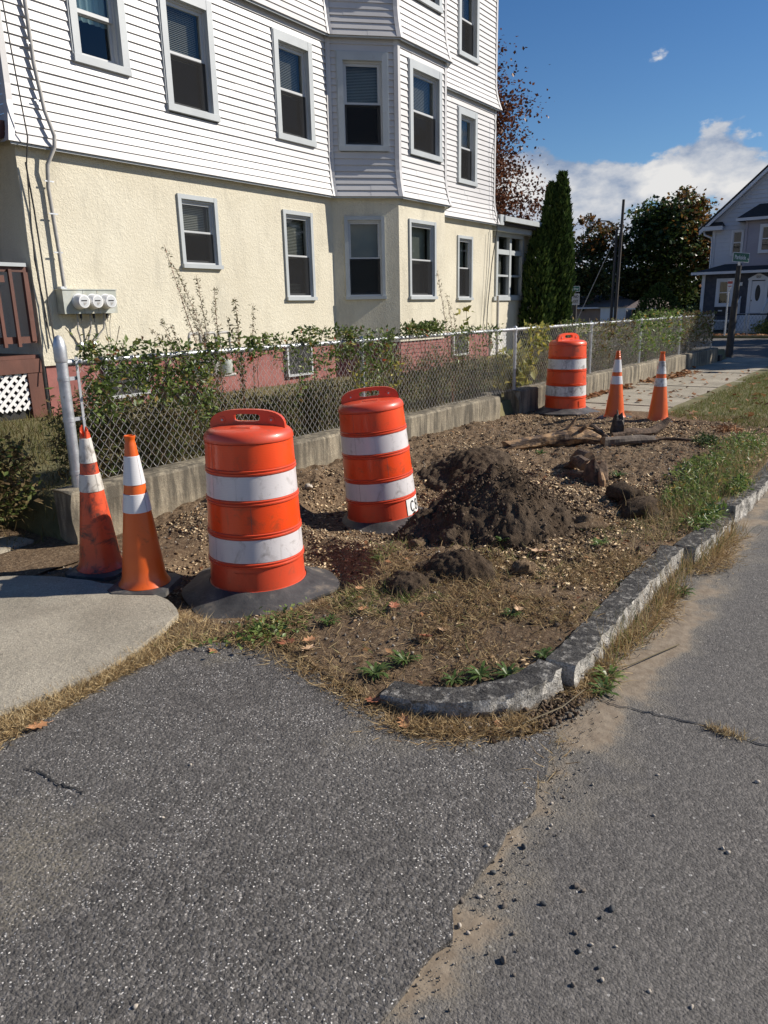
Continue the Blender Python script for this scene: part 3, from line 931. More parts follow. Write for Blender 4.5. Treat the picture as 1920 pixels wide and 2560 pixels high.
def m_kerb():
    m, nt, b = new_mat('weathered_granite')
    g = NT(nt)
    v = g.voro(150)
    c_ = g.n('SeparateColor'); g.l(v.outputs['Color'], c_.inputs[0])
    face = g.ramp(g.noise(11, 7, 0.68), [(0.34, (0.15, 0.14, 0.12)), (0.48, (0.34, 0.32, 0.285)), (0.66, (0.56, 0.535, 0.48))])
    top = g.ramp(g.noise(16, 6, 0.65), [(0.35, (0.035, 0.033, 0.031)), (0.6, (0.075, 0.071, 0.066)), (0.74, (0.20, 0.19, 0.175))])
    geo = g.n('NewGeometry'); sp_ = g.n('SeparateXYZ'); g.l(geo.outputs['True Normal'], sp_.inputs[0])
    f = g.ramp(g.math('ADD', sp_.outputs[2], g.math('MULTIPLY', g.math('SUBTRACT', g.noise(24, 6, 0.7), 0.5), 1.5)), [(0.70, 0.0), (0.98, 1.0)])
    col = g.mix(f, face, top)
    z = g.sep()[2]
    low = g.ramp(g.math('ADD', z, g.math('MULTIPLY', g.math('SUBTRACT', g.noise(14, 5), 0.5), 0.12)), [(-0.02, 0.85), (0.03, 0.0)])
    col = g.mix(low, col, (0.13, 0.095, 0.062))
    col = g.mix(0.7, col, g.ramp(c_.outputs[0], [(0.0, 0.45), (0.5, 1.0), (1.0, 1.5)]), 'MULTIPLY')
    g.l(col, b.inputs['Base Color'])
    b.inputs['Roughness'].default_value = 0.9; b.inputs['Specular IOR Level'].default_value = 0.25
    n_ = g.bump(g.noise(30, 7, 0.7), 0.8, 0.02)
    g.l(g.bump(v.outputs['Distance'], 0.4, 0.004, n_), b.inputs['Normal'])
    return m


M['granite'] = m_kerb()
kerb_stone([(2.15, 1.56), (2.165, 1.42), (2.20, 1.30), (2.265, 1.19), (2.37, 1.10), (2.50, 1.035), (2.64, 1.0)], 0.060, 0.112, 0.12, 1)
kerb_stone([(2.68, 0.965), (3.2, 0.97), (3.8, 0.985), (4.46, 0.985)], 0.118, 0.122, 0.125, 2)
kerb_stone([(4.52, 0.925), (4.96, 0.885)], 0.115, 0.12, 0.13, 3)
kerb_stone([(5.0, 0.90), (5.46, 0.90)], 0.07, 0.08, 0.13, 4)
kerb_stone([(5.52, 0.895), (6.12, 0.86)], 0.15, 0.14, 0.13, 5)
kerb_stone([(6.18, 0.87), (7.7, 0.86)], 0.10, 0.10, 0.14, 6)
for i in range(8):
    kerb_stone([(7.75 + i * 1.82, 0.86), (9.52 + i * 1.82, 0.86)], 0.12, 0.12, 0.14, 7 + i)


# ================================================================== RETAINING WALLS
def rough_wall(name, x0, x1, yf0, yf1, z0, zt, th, seed, label, group=None):
    n = int((x1 - x0) / 0.12) + 2
    mb = MB(); rings = []
    prof = [(0, z0), (0, 0.08), (0, 0.2), (0, 0.3), (0.004, zt - 0.02), (0.02, zt), (th * 0.5, zt + 0.006), (th - 0.02, zt), (th, zt - 0.02), (th, z0)]
    for i in range(n):
        t = i / (n - 1); xx = x0 + (x1 - x0) * t; yy = yf0 + (yf1 - yf0) * t
        ring = []
        for q, (o, z) in enumerate(prof):
            a = 0.010 * float(fbm(np.array(xx * 3.1), np.array(q * 2.3 + seed), seed))
            bb = 0.012 * float(fbm(np.array(xx * 2.2), np.array(q * 0.4 + seed), seed + 4))
            e = 0.03 * random.uniform(-1, 1) if i in (0,) else 0
            ring.append((xx + e, yy + o + a, z + (bb if z > 0.25 else 0)))
        rings.append(ring)
    for i in range(n - 1):
        for q in range(len(prof) - 1):
            mb.face([rings[i][q], rings[i + 1][q], rings[i + 1][q + 1], rings[i][q + 1]])
    mb.face(list(reversed(rings[0]))); mb.face(rings[-1])
    return tag(mb.build(name, M['wallcon']), label, 'low wall', group)


rough_wall('retaining_wall', 2.74, 8.92, 4.485, 4.405, -0.25, 0.395, 0.24, 3, 'low stained concrete wall behind the cones and near drums, under the vine-covered fence')
rough_wall('retaining_wall', 9.40, 20.5, 4.345, 4.105, -0.25, 0.43, 0.24, 8, 'long low concrete wall along the far pavement, beside the scuffed drum')
gp = MB(); gp.box(8.95, 9.38, 4.62, 4.72, -0.2, 0.42)
tag(gp.build('wall_infill', M['wallcon']), 'dark short stretch of concrete set back in the gap of the low wall', 'wall block')
ep = MB(); ep.box(20.56, 20.86, 4.06, 4.34, -0.1, 0.24)
tag(ep.build('end_block', M['darkpole']), 'dark stub of stone at the street end of the far wall', 'stone block')

# ================================================================== APARTMENT HOUSE
house = empty('apartment_house', (11.5, 9.0, 0.3), label='white sided three storey house with angled bay and cream stucco ground floor', cat='house')
HL = Vector(house.location)


def hb(mb, name, mats, parent=house, smooth=None):
    """build a part whose vertices were written in world coordinates"""
    o = mb.build(name, mats, parent, smooth)
    p = parent; off = Vector((0, 0, 0))
    while p is not None:
        off += Vector(p.location); p = p.parent
    o.location = -off
    return o


CH = [Vector((5.36, 9.0)), Vector((11.27, 9.0)), Vector((12.145, 8.13)), Vector((13.80, 8.13)), Vector((14.67, 9.0)), Vector((17.60, 9.0))]


def off_chain(d):
    """the wall's plan line moved outward by d, mitred"""
    pts = []
    segs = [(CH[i], CH[i + 1]) for i in range(5)]
    def nrm(a, b):
        t = (b - a).normalized(); return Vector((t.y, -t.x))
    lines = [(a + nrm(a, b) * d, (b - a).normalized()) for a, b in segs]
    pts.append(Vector((CH[0].x - d, CH[0].y - d)))
    for i in range(4):
        (p, t), (q, s_) = lines[i], lines[i + 1]
        den = t.x * s_.y - t.y * s_.x
        k_ = ((q.x - p.x) * s_.y - (q.y - p.y) * s_.x) / den
        pts.append(p + t * k_)
    pts.append(Vector((CH[5].x + d, CH[5].y - d)))
    return pts


SEG = []
for i in range(5):
    a, b = CH[i], CH[i + 1]
    t = (b - a).normalized()
    SEG.append((a, t, Vector((t.y, -t.x)), (b - a).length))

# windows: (segment, along0, along1, z0, z1, style, blind)  style: 'U' siding storeys, 'S' stucco storey
WIN = []
for xa_, xb_, za, zb, st, bl in ((6.28, 7.085, 4.558, 5.80, 'U', 'curtain'), (7.68, 8.615, 4.27, 5.82, 'U', 'up'), (9.90, 10.83, 4.25, 5.82, 'U', 'up'),
                                 (7.72, 8.473, 2.185, 3.20, 'S', 'up'), (9.94, 10.70, 1.72, 3.18, 'S', 'both'),
                                 (7.68, 8.615, 6.815, 8.35, 'U', 'up'), (9.90, 10.83, 6.815, 8.35, 'U', 'up')):
    WIN.append((0, xa_ - 5.36, xb_ - 5.36, za, zb, st, bl))
WIN += [(1, 0.175, 1.06, 4.26, 5.82, 'U', 'up'), (1, 0.215, 0.96, 1.725, 3.175, 'S', 'shade'), (1, 0.175, 1.06, 6.82, 8.36, 'U', 'up')]
WIN += [(2, 0.345, 1.47, 4.275, 5.825, 'U', 'up'), (2, 0.32, 1.29, 1.712, 3.165, 'S', 'shade'), (2, 0.345, 1.47, 6.82, 8.36, 'U', 'up')]
WIN += [(4, 15.80 - 14.67, 16.67 - 14.67, 4.258, 5.795, 'U', 'up'), (4, 15.84 - 14.67, 16.56 - 14.67, 1.71, 3.147, 'S', 'shade'), (4, 15.80 - 14.67, 16.70 - 14.67, 6.815, 8.35, 'U', 'both')]
Z_FOUND, Z_ST, Z_B1, Z_B2, Z_TOP = 0.93, 3.56, 3.50, 6.05, 8.78


def wall_with_holes(mb, seg, d, z0, z1, holes, a_off=0.0, b_off=0.0):
    o, u, w, L = SEG[seg]
    xs = sorted(set([a_off, L + b_off] + [h[0] for h in holes] + [h[1] for h in holes]))
    zs = sorted(set([z0, z1] + [min(max(h[2], z0), z1) for h in holes] + [min(max(h[3], z0), z1) for h in holes]))
    for a, b in zip(xs, xs[1:]):
        for c, e in zip(zs, zs[1:]):
            m = ((a + b) / 2, (c + e) / 2)
            if any(h[0] < m[0] < h[1] and h[2] < m[1] < h[3] for h in holes): continue
            P = lambda s_, z: (o.x + u.x * s_ + w.x * d, o.y + u.y * s_ + w.y * d, z)
            mb.face([P(a, c), P(b, c), P(b, e), P(a, e)])


# stucco storey and the sheathing behind the boards
for seg in range(5):
    holes = [(w[1] + 0.05, w[2] - 0.05, w[3] + 0.03, w[4] - 0.05) for w in WIN if w[0] == seg and w[5] == 'S']
    mb = MB(); wall_with_holes(mb, seg, 0.0, Z_FOUND, Z_ST, holes)
    hb(mb, 'stucco_wall', M['stucco'])
mb = MB()
mb.face([(5.36, 14.0, 0.2), (5.36, 9.0, 0.2), (5.36, 9.0, Z_ST), (5.36, 14.0, Z_ST)])
hb(mb, 'side_wall', M['stucco'])
mb = MB()
mb.face([(17.6, 9.0, 0.2), (17.6, 20, 0.2), (17.6, 20, Z_ST), (17.6, 9.0, Z_ST)])
hb(mb, 'side_wall', M['stucco'])

EXPO = (Z_B2 - Z_B1) / 24.0


def flare(z):
    base = Z_B1 if z < Z_B2 - 1e-6 else Z_B2
    t = max(0.0, 1 - (z - base) / 0.62)
    return 0.012 + 0.105 * t * t


rows = [(Z_B1 + i * EXPO, Z_B1 + (i + 1) * EXPO) for i in range(24)] + [(Z_B2 + i * EXPO, Z_B2 + (i + 1) * EXPO) for i in range(25)]
BOARDS = []
for ri, (za, zb) in enumerate(rows):
    d0 = flare(za); d1 = flare(zb - 1e-4) if abs(zb - Z_B2) > 1e-6 else 0.012
    if ri == 24 - 1: d1 = 0.012
    lo, hi = off_chain(d0 + 0.021), off_chain(d1 + 0.001)
    bk = off_chain(d0 - 0.012)
    for seg in range(5):
        o, u, w, L = SEG[seg]
        cuts = [(w_[1] + 0.02, w_[2] - 0.02) for w_ in WIN if w_[0] == seg and w_[5] == 'U' and w_[3] + 0.02 < (za + zb) / 2 < w_[4] - 0.02]
        A0 = (lo[seg] - o).dot(u); B0 = (lo[seg + 1] - o).dot(u)
        A1 = (hi[seg] - o).dot(u); B1 = (hi[seg + 1] - o).dot(u)
        spans = []
        s0 = None
        edges = [None] + sorted(cuts) + [None]
        cur = None
        segs = []
        prev_end = None
        for c in sorted(cuts):
            segs.append((prev_end, c[0])); prev_end = c[1]
        segs.append((prev_end, None))
        zlap = zb + 0.004
        for (pa, pb) in segs:
            mb = MB()
            a_lo = A0 if pa is None else pa; a_hi = A1 if pa is None else pa
            b_lo = B0 if pb is None else pb; b_hi = B1 if pb is None else pb
            def P(s_, d, z): return (o.x + u.x * s_ + w.x * d, o.y + u.y * s_ + w.y * d, z)
            j = random.uniform(-0.0015, 0.0015)
            # split into pieces with a visible lap now and then
            p1, p2 = P(a_lo, d0 + 0.021 + j, za), P(b_lo, d0 + 0.021 + j, za)
            p3, p4 = P(b_hi, d1 + 0.001, zlap), P(a_hi, d1 + 0.001, zlap)
            if b_lo - a_lo > 1.2 and random.random() < 0.45:
                c_ = a_lo + (b_lo - a_lo) * random.uniform(0.2, 0.8); e_ = 0.0032
                q1, q4 = P(c_, d0 + 0.021 + j, za), P(c_, d1 + 0.001, zlap)
                r1, r4 = P(c_, d0 + 0.021 + j + e_, za), P(c_, d1 + 0.001 + e_, zlap)
                s2_, s3_ = P(b_lo, d0 + 0.021 + j + e_, za), P(b_hi, d1 + 0.001 + e_, zlap)
                mb.face([p1, q1, q4, p4]); mb.face([q1, r1, r4, q4]); mb.face([r1, s2_, s3_, r4])
                mb.face([P(a_lo, d0 - 0.012, za), P(b_lo, d0 - 0.012, za), s2_, r1, q1, p1])
            else:
                mb.face([p1, p2, p3, p4])
                mb.face([P(a_lo, d0 - 0.012, za), P(b_lo, d0 - 0.012, za), p2, p1])
            BOARDS.append((seg, za, b_lo - a_lo, Vector(p1), mb))
# the boards that show largest are parts of their own, the rest (out of frame, round the back of the bay) one part
BOARDS.sort(key=lambda b: -(b[2] / b[3].length * (0.02 if b[0] == 3 or b[1] > 3.3 + 0.37 * b[3].x else 1.0)))
rest = MB()
for i, b in enumerate(BOARDS):
    if i < 296: hb(b[4], 'siding_board', M['siding'])
    else:
        for f_ in b[4].f: rest.face([b[4].v[k_] for k_ in f_])
o = hb(rest, 'siding_courses', M['siding']); o['kind'] = 'stuff'
# soffit strips under each flare
for z_, dd in ((Z_B1, 0.112), (Z_B2, 0.112)):
    mb = MB()
    a_, b_ = off_chain(dd - 0.002), off_chain(-0.05)
    for i in range(5):
        mb.face([(*a_[i], z_ - 0.004), (*b_[i], z_ - 0.004), (*b_[i + 1], z_ - 0.004), (*a_[i + 1], z_ - 0.004)])
        mb.face([(*a_[i], z_ - 0.03), (*a_[i + 1], z_ - 0.03), (*a_[i + 1], z_ - 0.004), (*a_[i], z_ - 0.004)])
    hb(mb, 'belt_trim', M['trim'])


def corner_post(idx, width_in=0.07):
    """vertical corner trim that follows both flares"""
    for z0, z1 in ((Z_B1, Z_B2), (Z_B2, Z_TOP)):
        mb = MB()
        zs = [z0 + (z1 - z0 - 0.012) * t for t in (0, 0.06, 0.12, 0.18, 0.25, 0.5, 1.0)]
        prev = None
        for z in zs:
            d = flare(z) if z < z1 - 0.05 else 0.012
            c = off_chain(d + 0.026)[idx]; ci = off_chain(d - 0.01)[idx]
            if idx == 0: ta, tb = Vector((0, 1)), Vector((1, 0))
            elif idx == 5: ta, tb = Vector((-1, 0)), Vector((0, 1))
            else: ta, tb = -SEG[idx - 1][1], SEG[idx][1]
            row = [c + ta * width_in, c, c + tb * width_in]
            row = [(p.x, p.y, z) for p in row]
            if prev:
                for i in range(2): mb.face([prev[i], prev[i + 1], row[i + 1], row[i]])
            prev = row
        hb(mb, 'corner_board', M['siding'])


for i in range(6): corner_post(i, 0.05 if i in (1, 4) else 0.075)
# side walls of the upper storeys, roof
mb = MB()
for z0, z1 in ((Z_B1, Z_B2), (Z_B2, Z_TOP)):
    n = 24
    for k in range(n):
        a, b = z0 + (z1 - z0) * k / n, z0 + (z1 - z0) * (k + 1) / n
        da = flare(a) + 0.013; db = flare(b - 1e-4) if k < n - 1 else 0.012
        mb.face([(5.36 - da, 20, a), (5.36 - da, 9.0 - da, a), (5.36 - db, 9.0 - db, b), (5.36 - db, 20, b)])
        mb.face([(17.6 + da, 9.0 - da, a), (17.6 + da, 20, a), (17.6 + db, 20, b), (17.6 + db, 9.0 - db, b)])
hb(mb, 'side_siding', M['siding'])
mb = MB()
ro = off_chain(0.45)
for z0, z1, d in ((Z_TOP - 0.02, Z_TOP + 0.16, 0.45), ):
    mb.face([(*p, z0) for p in reversed(ro)] + [(5.0, 20.5, z0), (18.1, 20.5, z0)])
    for i in range(5): mb.face([(*ro[i], z0), (*ro[i + 1], z0), (*ro[i + 1], z1), (*ro[i], z1)])
    mb.face([(*p, z1) for p in ro] + [(18.1, 20.5, z1), (5.0, 20.5, z1)])
hb(mb, 'roof', M['trim'])


def window(seg, a0, a1, z0, z1, style, blind):
    o, u, w, L = SEG[seg]
    def B(mb, s0, s1, b0, b1, c0, c1, m=0): mb.frame_box(o, u, w, s0, s1, b0, b1, c0, c1, m)
    U = style == 'U'
    cw = 0.10 if U else 0.062       # casing width
    hd = 0.125 if U else 0.062
    pr = 0.058 if U else 0.03       # casing proud of the wall
    mb = MB()
    B(mb, a0, a0 + cw, -0.16, pr, z0 + 0.002, z1)
    B(mb, a1 - cw, a1, -0.16, pr, z0 + 0.002, z1)
    B(mb, a0 + cw, a1 - cw, -0.16, pr - 0.003, z1 - hd, z1)
    if U:  # thin outer bead
        B(mb, a0 - 0.018, a0 - 0.001, -0.02, pr - 0.012, z0, z1 + 0.018)
        B(mb, a1 + 0.001, a1 + 0.018, -0.02, pr - 0.012, z0, z1 + 0.018)
        B(mb, a0, a1, -0.02, pr - 0.012, z1 + 0.001, z1 + 0.018)
    win = hb(mb, 'window', M['trim'])
    def part(m_, name, mat): 
        o_ = m_.build(name, mat, win); o_.location = (0, 0, 0); return o_
    s_ = MB()
    B(s_, a0 - 0.012, a1 + 0.012, -0.16, pr + (0.012 if U else 0.028), z0 - 0.003, z0 + (0.085 if U else 0.055))
    part(s_, 'sill', M['trim'])
    i0, i1 = a0 + cw, a1 - cw
    j0, j1 = z0 + (0.085 if U else 0.055), z1 - hd
    fw = 0.045 if U else 0.035
    # fixed frame
    f_ = MB()
    B(f_, i0, i0 + 0.022, -0.14, -0.010, j0, j1); B(f_, i1 - 0.022, i1, -0.14, -0.010, j0, j1)
    B(f_, i0 + 0.022, i1 - 0.022, -0.14, -0.013, j1 - 0.03, j1); B(f_, i0 + 0.022, i1 - 0.022, -0.14, -0.007, j0, j0 + 0.028)
    part(f_, 'frame', M['sash'])
    i0 += 0.022; i1 -= 0.022; j0 += 0.028; j1 -= 0.03
    mid = (j0 + j1) / 2 - 0.01
    def sash(c0, c1, b0, b1):
        q = MB()
        B(q, i0, i0 + fw, b0, b1, c0, c1); B(q, i1 - fw, i1, b0, b1, c0, c1)
        B(q, i0 + fw, i1 - fw, b0, b1 - 0.002, c0, c0 + fw); B(q, i0 + fw, i1 - fw, b0, b1 - 0.002, c1 - fw, c1)
        part(q, 'sash', M['sash'])
        g_ = MB()
        m_ = (b0 + b1) / 2
        P = lambda s__, z: (o.x + u.x * s__ + w.x * m_, o.y + u.y * s__ + w.y * m_, z)
        g_.face([P(i0 + fw, c0 + fw), P(i1 - fw, c0 + fw), P(i1 - fw, c1 - fw), P(i0 + fw, c1 - fw)])
        return g_
    part(sash(mid, j1, -0.075, -0.035), 'pane', M['glass'])
    part(sash(j0, mid + 0.035, -0.12, -0.08), 'pane', M['glass'])
    if blind in ('up', 'both', 'none', 'shade') :
        sc_ = MB()
        P = lambda s__, z: (o.x + u.x * s__ - w.x * 0.03, o.y + u.y * s__ - w.y * 0.03, z)
        sc_.face([P(i0 + 0.005, j0), P(i1 - 0.005, j0), P(i1 - 0.005, mid + 0.01), P(i0 + 0.005, mid + 0.01)])
        part(sc_, 'insect_screen', M['screen'])
    # blind
    def slats(c0, c1, e0, e1):
        q = MB(); z = c1
        while z > c0:
            P = lambda s__, b, zz: (o.x + u.x * s__ + w.x * b, o.y + u.y * s__ + w.y * b, zz)
            q.face([P(e0, -0.160, z - 0.019), P(e1, -0.160, z - 0.019), P(e1, -0.176, z), P(e0, -0.176, z)])
            z -= 0.024
        part(q, 'blind', M['blind'])
    e0, e1 = i0 - 0.01, i1 + 0.01
    if blind == 'up': slats(mid - 0.02, j1 + 0.02, e0, e1 - 0.04)
    elif blind == 'both': slats(mid - 0.02, j1 + 0.02, e0, e1); slats(j0, j0 + 0.2, e0 + 0.1, e1 - 0.1)
    elif blind == 'shade':
        q = MB(); B(q, e0, e1, -0.21, -0.20, j0 + 0.01, j1 + 0.02); part(q, 'blind', M['shadecloth'])
    elif blind == 'curtain':
        q = MB(); n = 24
        for k_ in range(n):
            s0_, s1_ = e0 + (e1 - e0) * k_ / n, e0 + (e1 - e0) * (k_ + 1) / n
            b0_, b1_ = -0.19 + 0.015 * math.sin(k_ * 1.7), -0.19 + 0.015 * math.sin((k_ + 1) * 1.7)
            P = lambda s__, b, zz: (o.x + u.x * s__ + w.x * b, o.y + u.y * s__ + w.y * b, zz)
            q.face([P(s0_, b0_, mid - 0.03), P(s1_, b1_, mid - 0.03), P(s1_, b1_, j1 + 0.02), P(s0_, b0_, j1 + 0.02)])
        part(q, 'curtain', M['curtain'])
    # dim room behind
    r = MB()
    P = lambda s__, b, zz: (o.x + u.x * s__ + w.x * b, o.y + u.y * s__ + w.y * b, zz)
    x0_, x1_, y0_, y1_ = a0 + 0.02, a1 - 0.02, z0 + 0.02, z1 - 0.02
    bk_ = -0.75 if seg in (0, 4) else -0.42
    k_ = 0.12
    fr_ = [P(x0_, -0.161, y0_), P(x1_, -0.161, y0_), P(x1_, -0.161, y1_), P(x0_, -0.161, y1_)]
    bc_ = [P(x0_ + k_, bk_, y0_), P(x1_ - k_, bk_, y0_), P(x1_ - k_, bk_, y1_), P(x0_ + k_, bk_, y1_)]
    r.face(bc_)
    for q in range(4): r.face([fr_[q], fr_[(q + 1) % 4], bc_[(q + 1) % 4], bc_[q]])
    part(r, 'room', M['inside'])
    return win


for w_ in WIN: window(*w_)

# foundation: pink painted masonry, brick by brick on the bay
fd = MB()
fc = off_chain(-0.035)
fin = off_chain(-0.055)
for seg in (0, 3, 4):
    a, b = fc[seg], fc[seg + 1]
    if seg == 0: b = Vector((11.27, a.y))
    fd.face([(*a, 0.1), (*b, 0.1), (*b, Z_FOUND + 0.01), (*a, Z_FOUND + 0.01)])
for seg in (1, 2):
    a, b = fin[seg], fin[seg + 1]
    fd.face([(*a, 0.1), (*b, 0.1), (*b, Z_FOUND + 0.01), (*a, Z_FOUND + 0.01)])
found = hb(fd, 'foundation', M['pink'])
for seg in (1, 2):
    o, u, w, L = SEG[seg]
    for row in range(8):
        z0 = 0.30 + row * 0.079; s_ = -0.02 - (0.11 if row % 2 else 0)
        while s_ < L + 0.02:
            s0, s1 = max(s_, -0.012), min(s_ + 0.208, L + 0.012)
            if s1 - s0 > 0.03:
                mb = MB(); dd = -0.035 + random.uniform(-0.003, 0.003)
                mb.frame_box(o, u, w, s0, s1, -0.053, dd, z0, min(z0 + 0.069, Z_FOUND - 0.004))
                q = mb.build('brick', M['pink'], found); q.location = (0, 0, 0)
            s_ += 0.219
# basement windows
for xa_, xb_, za, zb in ((6.25, 6.87, 0.46, 0.86), (9.90, 10.50, 0.46, 0.90), (15.70, 16.36, 0.47, 0.90)):
    mb = MB(); yb_ = 9.035
    mb.box(xa_, xb_, yb_ - 0.04, yb_ - 0.005, za, zb, 0)
    q = hb(mb, 'basement_window', M['black'])
    f_ = MB()
    f_.box(xa_ - 0.04, xa_, yb_ - 0.06, yb_ - 0.001, za - 0.04, zb + 0.03); f_.box(xb_, xb_ + 0.04, yb_ - 0.06, yb_ - 0.001, za - 0.04, zb + 0.03)
    f_.box(xa_, xb_, yb_ - 0.062, yb_ - 0.001, za - 0.04, za)
    f_.build('frame', M['sash'], q)

# stucco corner overhang trim under first siding (thin drip cap)
# ---- sun porch at the right end
sp = MB()
sp.box(17.72, 20.75, 9.32, 14, 0.93, 1.74); sp.box(17.72, 18.40, 9.32, 14, 1.741, 3.52); sp.box(20.05, 20.75, 9.32, 14, 1.741, 3.52); sp.box(18.401, 20.049, 9.32, 14, 3.36, 3.52)
sp.box(17.75, 20.72, 9.36, 14, 0.1, 0.929)
porch = hb(sp, 'sun_porch', M['stucco'])
q = MB()
q.box(18.30, 20.15, 9.27, 9.318, 1.70, 1.80); q.box(18.40, 18.50, 9.275, 9.40, 1.80, 3.36); q.box(19.95, 20.05, 9.275, 9.40, 1.80, 3.36)
q.box(19.17, 19.28, 9.28, 9.40, 1.80, 3.36); q.box(18.50, 19.95, 9.285, 9.40, 2.87, 2.99); q.box(18.50, 19.95, 9.30, 9.39, 2.31, 2.36); q.box(18.50, 19.95, 9.29, 9.40, 1.80, 1.84)
q.box(18.22, 19.9, 9.22, 9.315, 3.30, 3.47)
q.build('porch_window', M['trim'], porch)
q = MB(); q.face([(18.45, 9.37, 1.8), (20.0, 9.37, 1.8), (20.0, 9.37, 3.36), (18.45, 9.37, 3.36)]); q.build('pane', M['glass'], porch)
q = MB()
for z in np.arange(1.86, 2.84, 0.03): q.face([(18.5, 9.45, z), (19.0, 9.45, z), (19.0, 9.47, z + 0.026), (18.5, 9.47, z + 0.026)])
q.build('blind', M['blind'], porch)
q = MB(); q.box(18.42, 20.03, 9.55, 9.9, 1.75, 3.36); q.build('room', M['inside'], porch)
q = MB()
q.hexa([(17.75, 8.92, 3.53), (20.98, 8.92, 3.53), (20.98, 14, 3.53), (17.75, 14, 3.53), (17.75, 8.92, 3.70), (20.98, 8.92, 3.70), (20.98, 14, 4.25), (17.75, 14, 4.25)])
q.build('roof', M['f_roof'], porch)
q = MB()
q.box(17.95, 21.05, 8.82, 8.918, 3.60, 3.72); q.box(17.9, 20.6, 9.05, 9.22, 3.40, 3.528); q.box(17.75, 17.95, 8.86, 8.918, 3.50, 3.74)
q.build('gutter', M['trim'], porch)
q = MB()
for i in range(11):
    t = i / 10
    for s_ in (1, -1):
        x0 = 17.95 + 0.9 * t
        pa = Vector((x0, 9.20 - 0.006 * s_, 0.28 if s_ > 0 else 0.86)); dx = 0.5 * s_ if False else 0.5
        z0, z1 = (0.28, 0.88) if s_ > 0 else (0.88, 0.28)
        x1 = min(x0 + 0.5, 18.9); z1 = z0 + (z1 - z0) * (x1 - x0) / 0.5
        if x1 - x0 > 0.02:
            v = Vector((x1 - x0, 0, z1 - z0)).normalized(); nn = Vector((-v.z, 0, v.x)) * 0.02
            a, b = Vector((x0, 9.20 - 0.006 * s_, z0)), Vector((x1, 9.20 - 0.006 * s_, z1))
            q.face([a - nn, b - nn, b + nn, a + nn])
q.build('lattice', M['white'], porch)

# ---- wooden porch at the left end
wp = MB()
wp.box(2.5, 5.33, 9.06, 12.0, 1.03, 1.075); wp.box(2.5, 5.33, 9.02, 9.058, 0.86, 1.028)
wp.box(5.14, 5.33, 9.03, 9.14, 0.3, 0.858)
dk = hb(wp, 'porch_deck', M['brown'])
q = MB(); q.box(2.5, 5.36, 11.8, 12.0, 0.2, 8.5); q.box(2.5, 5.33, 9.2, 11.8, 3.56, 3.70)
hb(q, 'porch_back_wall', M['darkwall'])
q = MB(); q.box(2.5, 5.33, 9.03, 9.07, 2.06, 2.12); q.box(2.5, 5.33, 9.04, 9.10, 1.22, 1.30)
rail = hb(q, 'porch_railing', M['brown'])
q = MB(); q.box(2.5, 5.29, 8.99, 9.11, 2.122, 2.165); q.build('handrail', M['trim'], rail)
q = MB(); q.box(5.26, 5.32, 9.02, 9.075, 1.24, 2.06); q.build('baluster', M['brown'], rail)
for i in range(14):
    x0 = 5.08 - i * 0.178
    q = MB(); q.box(x0 - 0.02, x0 + 0.02, 8.992, 9.028, 1.18, 2.09); q.build('baluster', M['brown'], rail)
for i in range(3):
    x0 = 5.0 - i * 0.178
    q = MB(); q.box(x0 - 0.06, x0 + 0.02, 9.032, 9.06, 1.94, 2.02); q.build('spacer_block', M['brown'], rail)
q = MB(); q.box(4.2, 5.30, 9.00, 9.35, 3.54, 3.73)
hb(q, 'porch_beam', M['brown'])
lat = hb(MB(), 'porch_lattice', M['white'])
for s_ in (1, -1):
    for i in range(-8, 26):
        x0 = 2.5 + i * 0.115
        # strip from z .41 to .855 at 45 degrees
        a = Vector((x0, 9.06 - 0.008 * s_, 0.41)); b = Vector((x0 + 0.445 * 1.0, 9.06 - 0.008 * s_, 0.855))
        if s_ < 0: a, b = Vector((x0 + 0.445, a.y, 0.41)), Vector((x0, b.y, 0.855))
        # clip in x
        def clip(p, q_):
            lo_, hi_ = 2.6, 5.13
            ps = [p, q_]
            if max(p.x, q_.x) < lo_ or min(p.x, q_.x) > hi_: return None
            r = []
            for e, f in ((p, q_), (q_, p)):
                g_ = e.copy()
                if e.x > hi_: g_ = e + (f - e) * ((e.x - hi_) / (e.x - f.x))
                if e.x < lo_: g_ = e + (f - e) * ((lo_ - e.x) / (f.x - e.x))
                r.append(g_)
            return r
        c_ = clip(a, b)
        if not c_ or (c_[1] - c_[0]).length < 0.03: continue
        a, b = c_
        v = (b - a).normalized(); nn = Vector((-v.z, 0, v.x)) * 0.019; th = Vector((0, 0.006, 0))
        q = MB(); q.hexa([a - nn - th, b - nn - th, b - nn + th, a - nn + th, a + nn - th, b + nn - th, b + nn + th, a + nn + th])
        o_ = q.build('lattice_strip', M['white'], lat)
q = MB(); q.box(3.9, 3.98, 11.5, 11.6, 1.55, 1.75)
q2 = MB(); q2.box(4.5, 4.72, 11.76, 11.79, 1.62, 1.70)
tag(q2.build('paper_notice', M['signwhite']), 'small white paper strip on the dark wall behind the brown porch railing', 'paper')
q = MB(); q.box(2.5, 5.14, 9.10, 9.12, 0.2, 0.86)
hb(q, 'porch_skirt', M['black'])

# ================================================================== CHAIN LINK FENCE
def yf(x): return 4.585 - 0.021 * (x - 2.8)


fence = empty('chain_link_fence', (2.86, yf(2.86), 0.40), label='galvanised chain link fence on the low wall, overgrown with vines, running down the street', cat='fence')
FO = Vector(fence.location)


def fb(mb, name, mat, parent=fence, smooth=40):
    o = mb.build(name, mat, parent, smooth)
    if parent is fence: o.location = -FO
    return o


